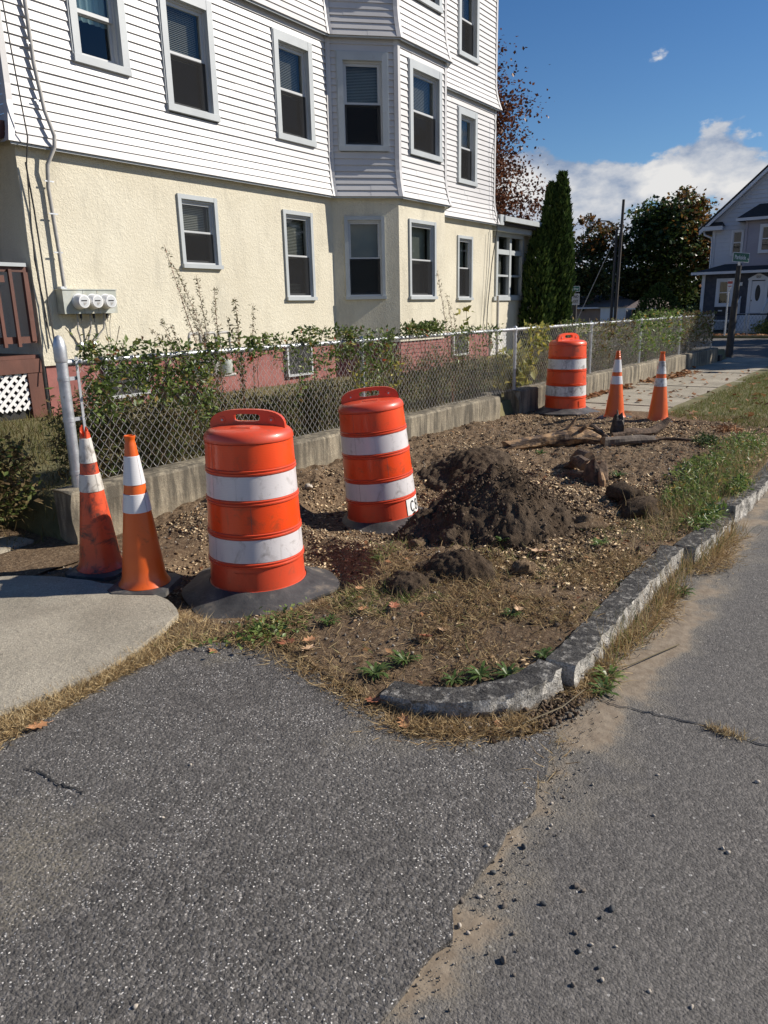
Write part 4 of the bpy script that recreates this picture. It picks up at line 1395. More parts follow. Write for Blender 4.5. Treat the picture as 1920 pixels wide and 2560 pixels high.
mb = MB()
mb.tube([(2.86, 4.60, 0.25), (2.86, 4.60, 1.335)], 0.0365, 16)
post = fb(mb, 'terminal_post', M['galv'])
mb = MB(); mb.lathe([(0.0405, 1.24), (0.0425, 1.25), (0.0425, 1.335), (0.041, 1.345), (0.034, 1.38), (0.02, 1.405), (0.0005, 1.415)], 18, (2.86, 4.60, 0))
mb.build('post_cap', M['galv'], post, 40)
for z in (1.13, 0.86, 0.50):
    mb = MB(); mb.lathe([(0.037, z - 0.012), (0.0405, z - 0.012), (0.0405, z + 0.012), (0.037, z + 0.012)], 18, (2.86, 4.60, 0))
    mb.box(2.895, 2.965, 4.588, 4.60, z - 0.012, z + 0.012)
    mb.build('brace_band', M['galv'], post, 40)
mb = MB(); mb.box(2.945, 2.963, 4.574, 4.580, 0.42, 1.27)
fb(mb, 'tension_bar', M['galv'])
mb = MB(); mb.tube([(2.89, yf(2.9) + 0.028, 1.235), (8.0, yf(8.0) + 0.028, 1.235), (20.3, yf(20.3) + 0.028, 1.235)], 0.0205, 12)
fb(mb, 'top_rail', M['galv'])
for xp in (6.10, 9.48, 12.23, 14.75, 17.45, 20.3):
    mb = MB(); mb.tube([(xp, yf(xp) + 0.036, 0.3), (xp, yf(xp) + 0.036, 1.245)], 0.024, 12)
    mb.lathe([(0.028, 1.20), (0.031, 1.22), (0.031, 1.25), (0.022, 1.275), (0.0005, 1.285)], 12, (xp, yf(xp) + 0.036, 0))
    fb(mb, 'line_post', M['galv'])


def chain_mesh(x0, x1, z0, z1, q, h, r):
    n = int((x1 - x0) / q); m = int((z1 - z0) / h)
    i = np.arange(n)[:, None]; k = np.arange(m + 1)[None, :]
    X = x0 + i * q + q * ((k + i) % 2)
    Y = yf(X) + 0.0035 * (((k + i) % 2) * 2 - 1) + 0.004 * np.sin(X * 3.0) + 0 * k
    Z = z0 + k * h + 0 * i
    # bulge and sag a little
    Y = Y - 0.012 * fbm(X * 0.9, Z * 1.5, 81)
    P = np.stack([X, Y, Z], -1)              # n, m+1, 3
    off = np.array([(0, 1), (0.87, -0.5), (-0.87, -0.5)]) * r
    side = np.where(((k + i) % 2) == 1, 1.0, -1.0)
    V = np.repeat(P[:, :, None, :], 3, 2)
    V[..., 0] += off[None, None, :, 0]; V[..., 1] += off[None, None, :, 1]
    idx = np.arange(n * (m + 1) * 3).reshape(n, m + 1, 3)
    F = []
    for a in range(3):
        b = (a + 1) % 3
        F.append(np.stack([idx[:, :-1, a], idx[:, :-1, b], idx[:, 1:, b], idx[:, 1:, a]], -1).reshape(-1, 4))
    # barbed twist above
    return V.reshape(-1, 3), np.concatenate(F)


V, F = chain_mesh(2.955, 20.25, 0.425, 1.305, 0.0345, 0.040, 0.0019)
o = link('chain_mesh', np_mesh('chain_mesh', V, F, M['wire']), fence, -FO)
o['kind'] = 'stuff'


# ================================================================== DRUMS
def drum(loc, rz, tilt, label, mats, base_r=0.47, base_seed=1, sticker=False):
    o_, w_, p_ = mats
    root = empty('traffic_drum', loc, (0, 0, 0), label, 'traffic drum', 'orange and white traffic drums round the dug up verge')
    root.rotation_euler = (tilt[0], tilt[1], rz)
    Z = [0.0, 0.165, 0.335, 0.525, 0.695, 0.868]
    def rad(z): return 0.281 - 0.034 * z / 0.87
    prof = []
    for i in range(5):
        za, zb = Z[i], Z[i + 1]
        prof += [(rad(za) + 0.006, za + (0.0 if i == 0 else 0.008)), (rad(za) + 0.007, za + 0.012), (rad(za) - 0.001, za + 0.017), (rad(zb) - 0.001, zb - 0.017), (rad(zb) + 0.007, zb - 0.012), (rad(zb) + 0.008, zb - 0.004)]
        if i < 4: prof += [(rad(zb) + 0.001, zb)]
    top = rad(0.868)
    prof += [(top + 0.006, 0.872), (top + 0.003, 0.886), (top - 0.012, 0.905), (top - 0.04, 0.918), (top - 0.09, 0.926), (0.06, 0.933), (0.0005, 0.935)]
    mb = MB(); mb.lathe(prof, 64)
    mb.build('body', p_, root, 35)
    for i in range(5):
        if i == 0: continue
        za, zb = Z[i] + 0.0185, Z[i + 1] - 0.0185
        mb = MB(); mb.lathe([(rad(za) + 0.0005, za), (rad(za) + 0.0022, za + 0.001), (rad(zb) + 0.0022, zb - 0.001), (rad(zb) + 0.0005, zb)], 64)
        mb.build('reflective_band', w_ if i in (1, 3) else o_, root, 30)
        mb = MB(); an = -2.2 if i != 2 else -1.3
        for dz in (0,):
            r_ = rad(za) + 0.0026; r2 = rad(zb) + 0.0026
            mb.face([(r_ * math.cos(an), r_ * math.sin(an), za), (r_ * math.cos(an + 0.006), r_ * math.sin(an + 0.006), za), (r2 * math.cos(an + 0.006), r2 * math.sin(an + 0.006), zb), (r2 * math.cos(an), r2 * math.sin(an), zb)])
        mb.build('band_seam', M['seam'], root)
    # handle: arched plate with a slot and two bolt holes, in the local x-z plane
    N = 40
    outer, inner = [], []
    for k in range(N):
        a = 2 * math.pi * k / N
        c, s = math.cos(a), math.sin(a)
        xo = 0.222 * (abs(c) ** 0.75) * (1 if c > 0 else -1)
        zo = 0.905 + (0.112 * abs(s) ** 0.6 if s > 0 else -0.03 * abs(s))
        xi = 0.078 * (abs(c) ** 0.45) * (1 if c > 0 else -1); zi = 0.970 + 0.021 * (abs(s) ** 0.5) * (1 if s > 0 else -1)
        outer.append((xo, zo)); inner.append((xi, zi))
    mb = MB()
    t = 0.017
    for k in range(N):
        k2 = (k + 1) % N
        for y, flip in ((-t, False), (t, True)):
            q = [(outer[k][0], y, outer[k][1]), (outer[k2][0], y, outer[k2][1]), (inner[k2][0], y, inner[k2][1]), (inner[k][0], y, inner[k][1])]
            mb.face(q if flip else list(reversed(q)))
        mb.face([(outer[k][0], -t, outer[k][1]), (outer[k2][0], -t, outer[k2][1]), (outer[k2][0], t, outer[k2][1]), (outer[k][0], t, outer[k][1])])
        mb.face([(inner[k2][0], -t, inner[k2][1]), (inner[k][0], -t, inner[k][1]), (inner[k][0], t, inner[k][1]), (inner[k2][0], t, inner[k2][1])])
    h = mb.build('handle', p_, root, 40)
    for sx in (-0.145, 0.145):
        mb = MB()
        mb.lathe([(0.020, 0.0), (0.019, 0.003), (0.012, 0.0035), (0.0005, 0.0036)], 16)
        b_ = mb.build('bolt_hole', M['seam'] if False else p_, h, 40)
        b_.location = (sx, -t - 0.0005  , 0.958); b_.rotation_euler = (R(90), 0, 0)
        mb = MB(); mb.lathe([(0.007, 0.0), (0.006, 0.004), (0.0005, 0.0042)], 10)
        b2 = mb.build('bolt', M['galv'], h, 40)
        b2.location = (sx, -t - 0.004  , 0.958); b2.rotation_euler = (R(90), 0, 0)
    mb = MB()   # raised label plate moulded in the lid
    mb.box(-0.055, 0.055, -0.13, -0.055, 0.927, 0.9315)
    mb.build('lid_plate', p_, root)
    mb = MB()   # moulded panel low on the side
    for k in range(6):
        a0 = -1.75 + k * 0.08; a1 = a0 + 0.08; r_ = 0.2835
        mb.face([(r_ * math.cos(a0), r_ * math.sin(a0), 0.035), (r_ * math.cos(a1), r_ * math.sin(a1), 0.035), (r_ * 0.992 * math.cos(a1), r_ * 0.992 * math.sin(a1), 0.125), (r_ * 0.992 * math.cos(a0), r_ * 0.992 * math.sin(a0), 0.125)])
    mb.build('moulded_panel', p_, root)
    # rubber ring at the foot
    def jag(i, an, r, z):
        e = 1 + 0.07 * math.sin(an * 3 + base_seed) + 0.04 * math.sin(an * 7 + 2 * base_seed)
        k = max(0.0, (r - 0.30) / 0.2)
        return (r * (1 + (e - 1) * k), z + 0.022 * k * math.sin(an * 2 + base_seed * 1.7))
    mb = MB()
    mb.lathe([(0.268, 0.0), (0.290, 0.018), (0.305, 0.014), (0.345, -0.010), (0.41, -0.030), (base_r, -0.048), (base_r, -0.062), (0.40, -0.07)], 56, (0, 0, 0), 0, jag)
    mb.build('rubber_base', M['rubber'], root, 40)
    if sticker:
        mb = MB(); n = 8; a0, a1 = sticker
        for k in range(n):
            p, q = a0 + (a1 - a0) * k / n, a0 + (a1 - a0) * (k + 1) / n
            r0, r1 = 0.2845, 0.2785
            mb.face([(r0 * math.cos(p), r0 * math.sin(p), 0.022), (r0 * math.cos(q), r0 * math.sin(q), 0.022), (r1 * math.cos(q), r1 * math.sin(q), 0.148), (r1 * math.cos(p), r1 * math.sin(p), 0.148)])
        mb.build('sticker', M['stick'], root)
        # letters C and 8 as bent strokes
        def stroke(pts, am, wd, name):
            mb = MB()
            for (u0, v0), (u1, v1) in zip(pts, pts[1:]):
                d = math.hypot(u1 - u0, v1 - v0) or 1
                nx, ny = -(v1 - v0) / d * wd, (u1 - u0) / d * wd
                ex, ey = (u1 - u0) / d * wd * 0.6, (v1 - v0) / d * wd * 0.6
                def P(u, v):
                    rr = 0.2868 - 0.006 * (v / 0.126); a = am + u / 0.283
                    return (rr * math.cos(a), rr * math.sin(a), 0.022 + v)
                mb.face([P(u0 - ex + nx, v0 - ey + ny), P(u0 - ex - nx, v0 - ey - ny), P(u1 + ex - nx, v1 + ey - ny), P(u1 + ex + nx, v1 + ey + ny)])
            mb.build(name, M['ink'], root)
        C_ = [(0.024 * math.cos(a), 0.063 + 0.040 * math.sin(a)) for a in np.linspace(0.75, 2 * math.pi - 0.75, 14)]
        am = a0 + (a1 - a0) * 0.26
        stroke(C_, am, 0.0052, 'letter')
        e8 = [(0.018 * math.cos(a), 0.084 + 0.019 * math.sin(a)) for a in np.linspace(0, 2 * math.pi, 14)]
        e9 = [(0.021 * math.cos(a), 0.043 + 0.021 * math.sin(a)) for a in np.linspace(0, 2 * math.pi, 14)]
        stroke(e8 + e9, am + 0.066 / 0.283, 0.0052, 'letter')
    return root


DM = (M['d_or'], M['d_wh'], M['d_pl'])
# handle plane direction: local x axis
drum((3.01, 3.07, -0.015), R(-64), (0, 0), 'biggest orange and white drum in front, standing next to the two nearest cones', DM, 0.46, 1)
d2 = drum((4.69, 3.335, -0.055), R(-58), (0, 0), 'leaning orange and white drum with a white C8 sticker, beside the dark soil mound', DM, 0.47, 2.4, (R(-48), R(7)))
d2.rotation_mode = 'XYZ'
ax = Vector((0.785, 0.62, 0))
d2.matrix_world = Matrix.Translation((4.69, 3.335, -0.055)) @ Matrix.Rotation(R(-5.0), 4, ax) @ Matrix.Rotation(R(-52), 4, 'Z')
drum((9.98, 3.93, 0.155), R(-18), (0, 0), 'scuffed and grimy orange and white drum farthest down the verge, by the far wall', (M['d_or3'], M['d_wh3'], M['d_or3']), 0.47, 4.0)


# ================================================================== CONES
def cone(loc, label, mo, mw, mt, top='ring', tilt=(0, 0), rz=0.0, w1=(0.578, 0.735), w2=(0.426, 0.528), h=0.845, base=0.185, seed=0):
    root = empty('traffic_cone', loc, (tilt[0], tilt[1], rz), label, 'traffic cone', 'traffic cones round the dug up verge')
    def rad(z): return 0.126 - 0.100 * z / 0.83
    mb = MB()
    prof = [(0.142, 0.0), (0.143, 0.006), (0.134, 0.018), (0.128, 0.03)] + [(rad(z), z) for z in np.linspace(0.05, h - 0.09, 12)]
    if top == 'ring':
        prof += [(rad(h - 0.055), h - 0.055), (0.0285, h - 0.042), (0.0255, h - 0.028), (0.027, h - 0.018), (0.031, h - 0.010), (0.031, h - 0.002), (0.027, h), (0.023, h - 0.004), (0.021, h - 0.05)]
        mb.lathe(prof, 40)
    elif top == 'grooved':
        z = h - 0.09
        for k in range(4): prof += [(rad(z) - 0.003, z + 0.004), (rad(z) + 0.001, z + 0.008), (rad(z) + 0.001, z + 0.017), (rad(z) - 0.003, z + 0.020)]; z += 0.021
        prof += [(0.022, h), (0.019, h), (0.018, h - 0.05)]
        mb.lathe(prof, 40)
    else:
        prof = [p for p in prof if p[1] < h - 0.03]
        prof += [(rad(h - 0.02), h - 0.02), (rad(h) + 0.001, h), (rad(h) - 0.004, h), (rad(h - 0.06) - 0.005, h - 0.06)]
        def jag(i, an, r, z):
            e = 0.018 * math.sin(an * 3 + 1) + 0.012 * math.sin(an * 7) + (0.045 if abs((an - 1.2 + math.pi) % (2 * math.pi) - math.pi) < 0.4 else 0)
            k = max(0.0, (z - (h - 0.05)) / 0.05)
            return (r + 0.004 * k * math.sin(an * 5), z + e * k)
        mb.lathe(prof, 40, (0, 0, 0), 0, jag)
    mb.build('cone_body', mo, root, 40)
    for (a, b) in (w1, w2):
        q = MB(); q.lathe([(rad(a) + 0.0005, a), (rad(a) + 0.0032, a + 0.002), (rad(b) + 0.0032, b - 0.002), (rad(b) + 0.0005, b)], 40)
        an = -2.0
        o_ = q.build('reflective_collar', mw, root, 35)
        s_ = MB(); r0, r1 = rad(a) + 0.0038, rad(b) + 0.0038
        s_.face([(r0 * math.cos(an), r0 * math.sin(an), a), (r0 * math.cos(an + 0.02), r0 * math.sin(an + 0.02), a), (r1 * math.cos(an + 0.02), r1 * math.sin(an + 0.02), b), (r1 * math.cos(an), r1 * math.sin(an), b)])
        s_.build('collar_seam', M['seam'], root)
    if mt is not None:
        q = MB()
        za = w1[1] + 0.004
        q.lathe([(rad(z) + 0.0012, z) for z in np.linspace(za, h - 0.09, 4)], 40)
        q.build('cone_tip', mt, root, 35)
    q = MB(); b = base
    pts = []
    for (sx, sy) in ((1, 1), (-1, 1), (-1, -1), (1, -1)):
        for (dx, dy) in ((1, 0.72), (0.72, 1)) if sx * sy > 0 else ((0.72, 1), (1, 0.72)):
            pts.append((sx * b * dx, sy * b * dy))
    n = len(pts)
    lo = [(p[0], p[1], -0.034) for p in pts]; hi = [(p[0] * 0.985, p[1] * 0.985, -0.004) for p in pts]; top_ = [(p[0] * 0.8, p[1] * 0.8, 0.004) for p in pts]
    q.face(list(reversed(lo))); q.face(top_)
    for i in range(n):
        j = (i + 1) % n
        q.face([lo[i], lo[j], hi[j], hi[i]]); q.face([hi[i], hi[j], top_[j], top_[i]])
    q.build('cone_base', M['rubber'], root)
    return root


cone((2.53, 3.93, 0.045), 'dirty orange cone with a torn-off top, standing beside the fence post', M['c_or1'], M['c_wh1'], None, 'torn', (R(1.0), R(-1.5)), 0.4, (0.655, 0.80), (0.485, 0.588), 0.835, 0.17)
cone((2.465, 3.425, 0.06), 'clean topped orange cone between the torn cone and the biggest drum', M['c_or'], M['c_wh'], None, 'ring', (R(0.5), R(-0.5)), 0.5, base=0.17)
cone((9.68, 3.13, 0.115), 'slim orange cone with a brownish grooved tip beside the far drum', M['c_or'], M['c_wh'], M['c_top3'], 'grooved', (0, 0), 0.1, base=0.20)
cone((9.60, 2.555, 0.115), 'orange cone with badly peeled white collars at the edge of the far grass', M['c_or'], M['c_wh4'], None, 'ring', (0, 0), 0.3, base=0.20)

# ================================================================== METERS AND CABLES ON THE HOUSE
em = empty('electric_meter_bank', (6.02, 8.90, 1.55), label='grey wall box with three round electric meters on the cream stucco', cat='electric meters')
mb = MB(); mb.box(-0.385, 0.395, -0.055, 0.09, 0.01, 0.30); mb.box(-0.395, 0.405, -0.065, 0.09, 0.301, 0.315)
mb.build('cabinet', M['meterbox'], em)
for sx in (-0.10, 0.105):
    q = MB(); q.box(sx - 0.002, sx + 0.002, -0.0565, -0.05, 0.012, 0.299); q.build('cover_seam', M['seam'], em)
for sx in (-0.17, 0.025, 0.225):
    q = MB(); q.lathe([(0.098, 0.0), (0.098, 0.012), (0.092, 0.016), (0.089, 0.055), (0.086, 0.11), (0.078, 0.122), (0.066, 0.124)], 32)
    mt = q.build('meter', M['meterring'], em, 40)
    mt.location = (sx, -0.056, 0.158); mt.rotation_euler = (R(90), 0, 0)
    q = MB(); q.lathe([(0.066, 0.1235), (0.0005, 0.1236)], 32); d_ = q.build('dial', M['dial'], mt)
    q = MB(); q.box(-0.045, 0.035, 0.004, 0.018, 0.124, 0.127); d_ = q.build('display', M['black'], mt)
    q = MB(); q.face([(-0.012, -0.05, 0.1255), (0.03, -0.02, 0.1255), (0.03, -0.012, 0.1255), (-0.02, -0.012, 0.1255)]); q.build('dial_mark', M['conduit'], mt)
for i, sx in enumerate((-0.17, 0.02, 0.22)):
    q = MB(); xe = -0.13 + 0.095 * i
    q.tube([(sx, 0.02, 0.012), (sx, 0.02, -0.10), (sx - 0.01, 0.03, -0.18), ((sx + xe) / 2, 0.05, -0.26), (xe, 0.06, -0.36)], 0.012, 8)
    q.build('feed_cable', M['conduit'], em, 40)
    q = MB(); q.lathe([(0.035, 0), (0.034, 0.03), (0.02, 0.05), (0.0005, 0.052)], 12)
    o_ = q.build('cable_fitting', M['galv'], em, 40); o_.location = (xe, 0.085, -0.385); o_.rotation_euler = (R(70), 0, 0)
    q = MB(); q.box(sx + 0.02, sx + 0.038, -0.03, 0.0, -0.05, 0.01); q.box(sx + 0.026, sx + 0.032, -0.02, -0.014, -0.10, -0.05); q.build('seal_tag', M['black'], em)
q = MB(); q.box(-0.36, -0.28, 0.0, 0.07, 0.316, 0.345); q.build('conduit_hub', M['galv'], em)
q = MB(); q.tube([(0.345, 0.03, 0.01), (0.33, 0.06, -0.12), (0.325, 0.08, -0.36), (0.33, 0.08, -0.62)], 0.004, 6)
q.build('ground_wire', M['conduit'], em)
q = MB()
q.tube([(5.72, 8.92, 1.88), (5.715, 8.93, 2.3), (5.69, 8.945, 3.05), (5.69, 8.90, 3.30), (5.775, 8.84, 3.50), (5.78, 8.82, 3.62), (5.745, 8.90, 3.9), (5.70, 8.93, 4.4), (5.69, 8.93, 5.03), (5.67, 8.93, 6.0), (5.67, 8.80, 6.08), (5.66, 8.9, 6.6), (5.66, 8.93, 8.5)], 0.024, 10)
sc_ = tag(q.build('service_cable', M['conduit'], None, 40), 'thick grey service cable running down the siding and stucco to the meter box', 'cable')
q = MB()
for z in (2.3, 2.75, 3.12, 4.0, 4.6): q.box(5.64, 5.76, 8.915, 8.925, z - 0.008, z + 0.008)
q.build('cable_strap', M['galv'], sc_)
bc = empty('black_cables', (5.42, 8.9, 0.6), label='pair of thin black cables hanging down the house corner', cat='cable')
for pts, r_ in (([(5.36, 8.86, 5.2), (5.40, 8.86, 4.45), (5.42, 8.80, 3.55), (5.44, 8.93, 3.28), (5.40, 8.95, 2.5), (5.40, 8.95, 1.98), (5.43, 8.95, 1.68), (5.44, 8.93, 1.28), (5.46, 8.8, 0.9)], 0.008),
                ([(5.43, 8.93, 3.30), (5.47, 8.95, 2.8), (5.485, 8.95, 2.2), (5.49, 8.95, 1.7), (5.50, 8.94, 1.2)], 0.010),
                ([(5.40, 8.95, 2.45), (5.385, 8.95, 2.2), (5.40, 8.94, 1.95), (5.435, 8.95, 1.7), (5.42, 8.95, 1.5), (5.47, 8.94, 1.15)], 0.006)):
    q = MB(); q.tube([(a - 5.42, b - 8.9, c - 0.6) for a, b, c in pts], r_, 6)
    q.build('cable', M['cable'], bc, 60)
rc = empty('corner_wires', (17.2, 8.9, 0.6), label='loose dark wires hanging down the far right corner of the white house', cat='cable')
for pts, r_ in (([(17.55, 8.84, 3.7), (17.6, 8.88, 3.35), (17.5, 8.95, 2.6), (17.3, 8.95, 1.5), (17.15, 8.9, 0.7)], 0.012), ([(17.3, 8.95, 3.3), (17.2, 8.95, 2.2), (17.05, 8.95, 0.9)], 0.006),
                ([(17.45, 8.85, 5.9), (17.35, 8.93, 5.0), (17.4, 8.93, 4.2), (17.35, 8.86, 3.6)], 0.006)):
    q = MB(); q.tube([(a - 17.2, b - 8.9, c - 0.6) for a, b, c in pts], r_, 6); q.build('cable', M['cable'], rc, 60)
q = MB(); q.tube([(18.32, 9.18, 0.3), (18.32, 9.18, 1.82)], 0.035, 10)
tag(q.build('vent_pipe', M['conduit'], None, 40), 'slim grey pipe standing upright under the sun porch window', 'pipe')

gmt = empty('gas_meter', (7.75, 8.62, 0.35), label='cluster of grey gas meters with bent pipes against the pink foundation', cat='gas meter')
for sx in (-0.28, 0.02, 0.30):
    q = MB(); q.lathe([(0.0005, -0.13), (0.07, -0.13), (0.115, -0.10), (0.125, 0.0), (0.115, 0.09), (0.07, 0.12), (0.0005, 0.125)], 20)
    o_ = q.build('meter_case', M['conduit'] if sx == 0.02 else M['meterbox'], gmt, 40); o_.location = (sx, 0, 0.40)
    q = MB(); q.tube([(sx - 0.07, 0, 0.5), (sx - 0.07, 0, 0.86), (sx - 0.04, 0.02, 0.90), (sx + 0.14, 0.04, 0.90), (sx + 0.17, 0.04, 0.87), (sx + 0.17, 0.02, 0.55)], 0.022, 10)
    q.build('gas_pipe', M['conduit'], gmt, 40)
q = MB(); q.tube([(-0.55, 0.1, 0.25), (0.6, 0.1, 0.25)], 0.025, 10); q.tube([(-0.5, 0.1, 0.25), (-0.5, 0.1, -0.1)], 0.025, 10); q.build('gas_pipe', M['conduit'], gmt, 40)

# ================================================================== WOOD, STUMPS, SOIL PILES
def wood(name, pts, radii, mats, label, cat, seed=0, jag=0.0, n=10, group=None, end_mat=None, noise=0.25):
    """a knotty limb: ring sweep with uneven radius and splintered ends"""
    P = [Vector(p) for p in pts]
    L = [0]
    for a, b in zip(P, P[1:]): L.append(L[-1] + (b - a).length)
    m = max(5, int(L[-1] / 0.045))
    ts = np.linspace(0, L[-1], m)
    px = [np.interp(ts, L, [p[k] for p in P]) for k in range(3)]
    rr = np.interp(ts, L, radii)
    base = Vector((px[0][0], px[1][0], px[2][0]))
    mb = MB(); rings = []
    prev = None
    for i in range(m):
        p = Vector((px[0][i], px[1][i], px[2][i])) - base
        j0, j1 = max(i - 1, 0), min(i + 1, m - 1)
        t = Vector((px[0][j1] - px[0][j0], px[1][j1] - px[1][j0], px[2][j1] - px[2][j0])).normalized()
        if prev is None:
            a = Vector((0, 0, 1)) if abs(t.z) < 0.9 else Vector((1, 0, 0)); x_ = t.cross(a).normalized()
        else: x_ = (prev - t * prev.dot(t)).normalized()
        prev = x_; y_ = t.cross(x_)
        ring = []
        for k_ in range(n):
            an = 2 * math.pi * k_ / n
            f = 1 + noise * float(fbm(np.array(i * 0.35 + seed * 3.1), np.array(k_ * 0.8 + seed), seed + 7)) * 1.6
            q = p + (x_ * math.cos(an) + y_ * math.sin(an)) * rr[i] * f
            if i in (0, m - 1) and jag: q += t * jag * random.uniform(-1, 1)
            ring.append(q)
        rings.append(ring)
    for i in range(m - 1):
        for k_ in range(n):
            k2 = (k_ + 1) % n
            mb.face([rings[i][k_], rings[i][k2], rings[i + 1][k2], rings[i + 1][k_]], 0)
    for e, rev in ((0, True), (m - 1, False)):
        c = sum(rings[e], Vector((0, 0, 0))) / n
        for k_ in range(n):
            k2 = (k_ + 1) % n
            q = [rings[e][k_], rings[e][k2], c]
            mb.face(list(reversed(q)) if rev else q, 1)
    o = mb.build(name, [mats, end_mat or M['wood']], None, 50, base)
    return tag(o, label, cat, group)


lg = wood('split_log', [(6.74, 3.27, 0.18), (7.05, 3.12, 0.19), (7.30, 2.98, 0.19), (7.46, 2.86, 0.20), (7.55, 2.74, 0.19), (7.62, 2.60, 0.16)], [0.05, 0.058, 0.072, 0.11, 0.085, 0.05], M['logbark'], 'long split log with torn yellow wood, lying in front of the far drum', 'log', 2, 0.05)
for pts in (([(0.62, -0.34, 0.03), (0.70, -0.43, 0.17), (0.74, -0.47, 0.25)]), ([(0.66, -0.36, 0.03), (0.80, -0.52, 0.12), (0.86, -0.60, 0.10)]), ([(0.70, -0.44, 0.02), (0.74, -0.56, 0.14), (0.79, -0.61, 0.18)])):
    q = MB(); q.tube(pts, [0.03, 0.018, 0.004], 5); q.build('splinter', M['wood'], lg)
wood('root_length', [(7.42, 2.50, 0.17), (7.62, 2.30, 0.185), (7.84, 2.10, 0.18)], [0.055, 0.048, 0.04], M['bark'], 'smooth grey brown root length lying to the right of the split log', 'root', 4, 0.02)
wood('curved_root', [(8.05, 2.62, 0.13), (8.28, 2.47, 0.15), (8.5, 2.33, 0.14), (8.66, 2.26, 0.19), (8.74, 2.20, 0.27)], [0.05, 0.055, 0.055, 0.05, 0.03], M['rot'], 'dark upcurved root on the soil between the charred stump and the peeled cone', 'root', 5, 0.01)
wood('thin_root', [(7.85, 2.2, 0.14), (8.02, 2.05, 0.16), (8.10, 1.9, 0.155), (8.2, 1.74, 0.14)], [0.014, 0.018, 0.016, 0.008], M['rot'], 'thin dark root trailing across the soil towards the grass', 'root', 6)
cs = wood('charred_stump', [(8.20, 2.60, 0.02), (8.20, 2.60, 0.15), (8.19, 2.60, 0.26), (8.185, 2.605, 0.36)], [0.10, 0.085, 0.075, 0.045], M['char'], 'black jagged upright stump in front of the slim far cone', 'stump', 8, 0.07, 12, None, M['char'], 0.4)
wood('split_plank', [(8.42, 3.10, 0.15), (8.2, 2.88, 0.20), (7.95, 2.62, 0.13)], [0.025, 0.035, 0.022], M['rot'], 'grey splintered length of wood leaning behind the split log', 'wood piece', 9, 0.03)
wood('split_plank', [(8.36, 3.18, 0.12), (8.12, 2.93, 0.15), (7.86, 2.70, 0.11)], [0.03, 0.03, 0.02], M['rot'], 'dark splintered length of wood lowest behind the split log', 'wood piece', 10, 0.03)
st = empty('rotten_stump', (6.02, 2.08, 0.08), label='short rotten brown stump with side roots in the middle of the wood chips', cat='stump')
def sub_wood(*a):
    o = wood(*a[:4], None, None, *a[4:]); 
    loc = Vector(o.location); o.parent = st; o.location = loc - Vector(st.location); return o
sub_wood('trunk_stub', [(5.98, 2.05, 0.05), (5.98, 2.06, 0.16), (6.0, 2.07, 0.27)], [0.105, 0.095, 0.08], M['rot'], 11, 0.03, 14)
sub_wood('bark_slab', [(5.87, 1.96, 0.06), (5.88, 1.97, 0.14), (5.92, 2.0, 0.2)], [0.025, 0.03, 0.02], M['wood'], 12, 0.02)
sub_wood('side_root', [(6.08, 2.18, 0.20), (6.2, 2.30, 0.23), (6.32, 2.40, 0.15), (6.42, 2.5, 0.10)], [0.06, 0.05, 0.04, 0.02], M['rot'], 13)
sub_wood('side_root', [(6.25, 2.22, 0.25), (6.42, 2.38, 0.24), (6.62, 2.52, 0.15)], [0.05, 0.04, 0.02], M['rot'], 14)
sub_wood('side_root', [(6.02, 2.16, 0.12), (6.03, 2.3, 0.13), (6.08, 2.45, 0.08)], [0.05, 0.04, 0.02], M['rot'], 15)


def rock(loc, sc, mat, label, cat, name='rock', seed=0, group=None, rough=0.75, rz=0.0):
    v, f = ICO3
    n = 1 + rough * (fbm(v[:, 0] * 1.9 + seed, v[:, 1] * 1.9 + v[:, 2] * 1.7, seed, 4))
    V = v * n[:, None] * np.array(sc)
    me = np_mesh(name, V, f, mat, rng.uniform(0, 1, len(V)), True)
    return tag(link(name, me, None, loc, (0, 0, rz)), label, cat, group)


rock((5.14, 1.46, 0.14), (0.17, 0.15, 0.09), M['deep'], 'large dark humped clod on the right of the wood chips, near the kerb', 'rock', 'rock', 1, rz=0.6)
rock((5.34, 1.60, 0.19), (0.16, 0.11, 0.07), M['deep'], 'flat dark clod just behind the large humped clod', 'rock', 'rock', 2, rz=0.9)
rock((4.64, 1.64, 0.13), (0.14, 0.07, 0.055), M['dirt'], 'long low brown stone between the soil mound and the kerb', 'rock', 'rock', 3, rz=-0.8)
rock((3.60, 1.62, 0.13), (0.075, 0.06, 0.055), M['dirt'], 'rounded brown stone at the foot of the mound beside the big tan leaf', 'rock', 'rock', 4, rz=0.4)
rock((3.78, 2.42, 0.06), (0.07, 0.06, 0.07), M['dirt'], 'knobbly brown stone in front of the leaning drum', 'rock', 'rock', 5)
rock((3.62, 2.52, 0.02), (0.06, 0.05, 0.04), M['dirt'], 'low brown lump left of the knobbly stone, near the leaning drum', 'rock', 'rock', 6)
rock((4.72, 4.13, 0.075), (0.035, 0.03, 0.022), M['pale'], 'pale rounded pebble against the near wall between the two drums', 'pebble', 'pebble', 7)
rock((4.05, 4.22, 0.10), (0.028, 0.024, 0.02), M['pale'], 'small white pebble against the near wall, just right of the big drum', 'pebble', 'pebble', 8)


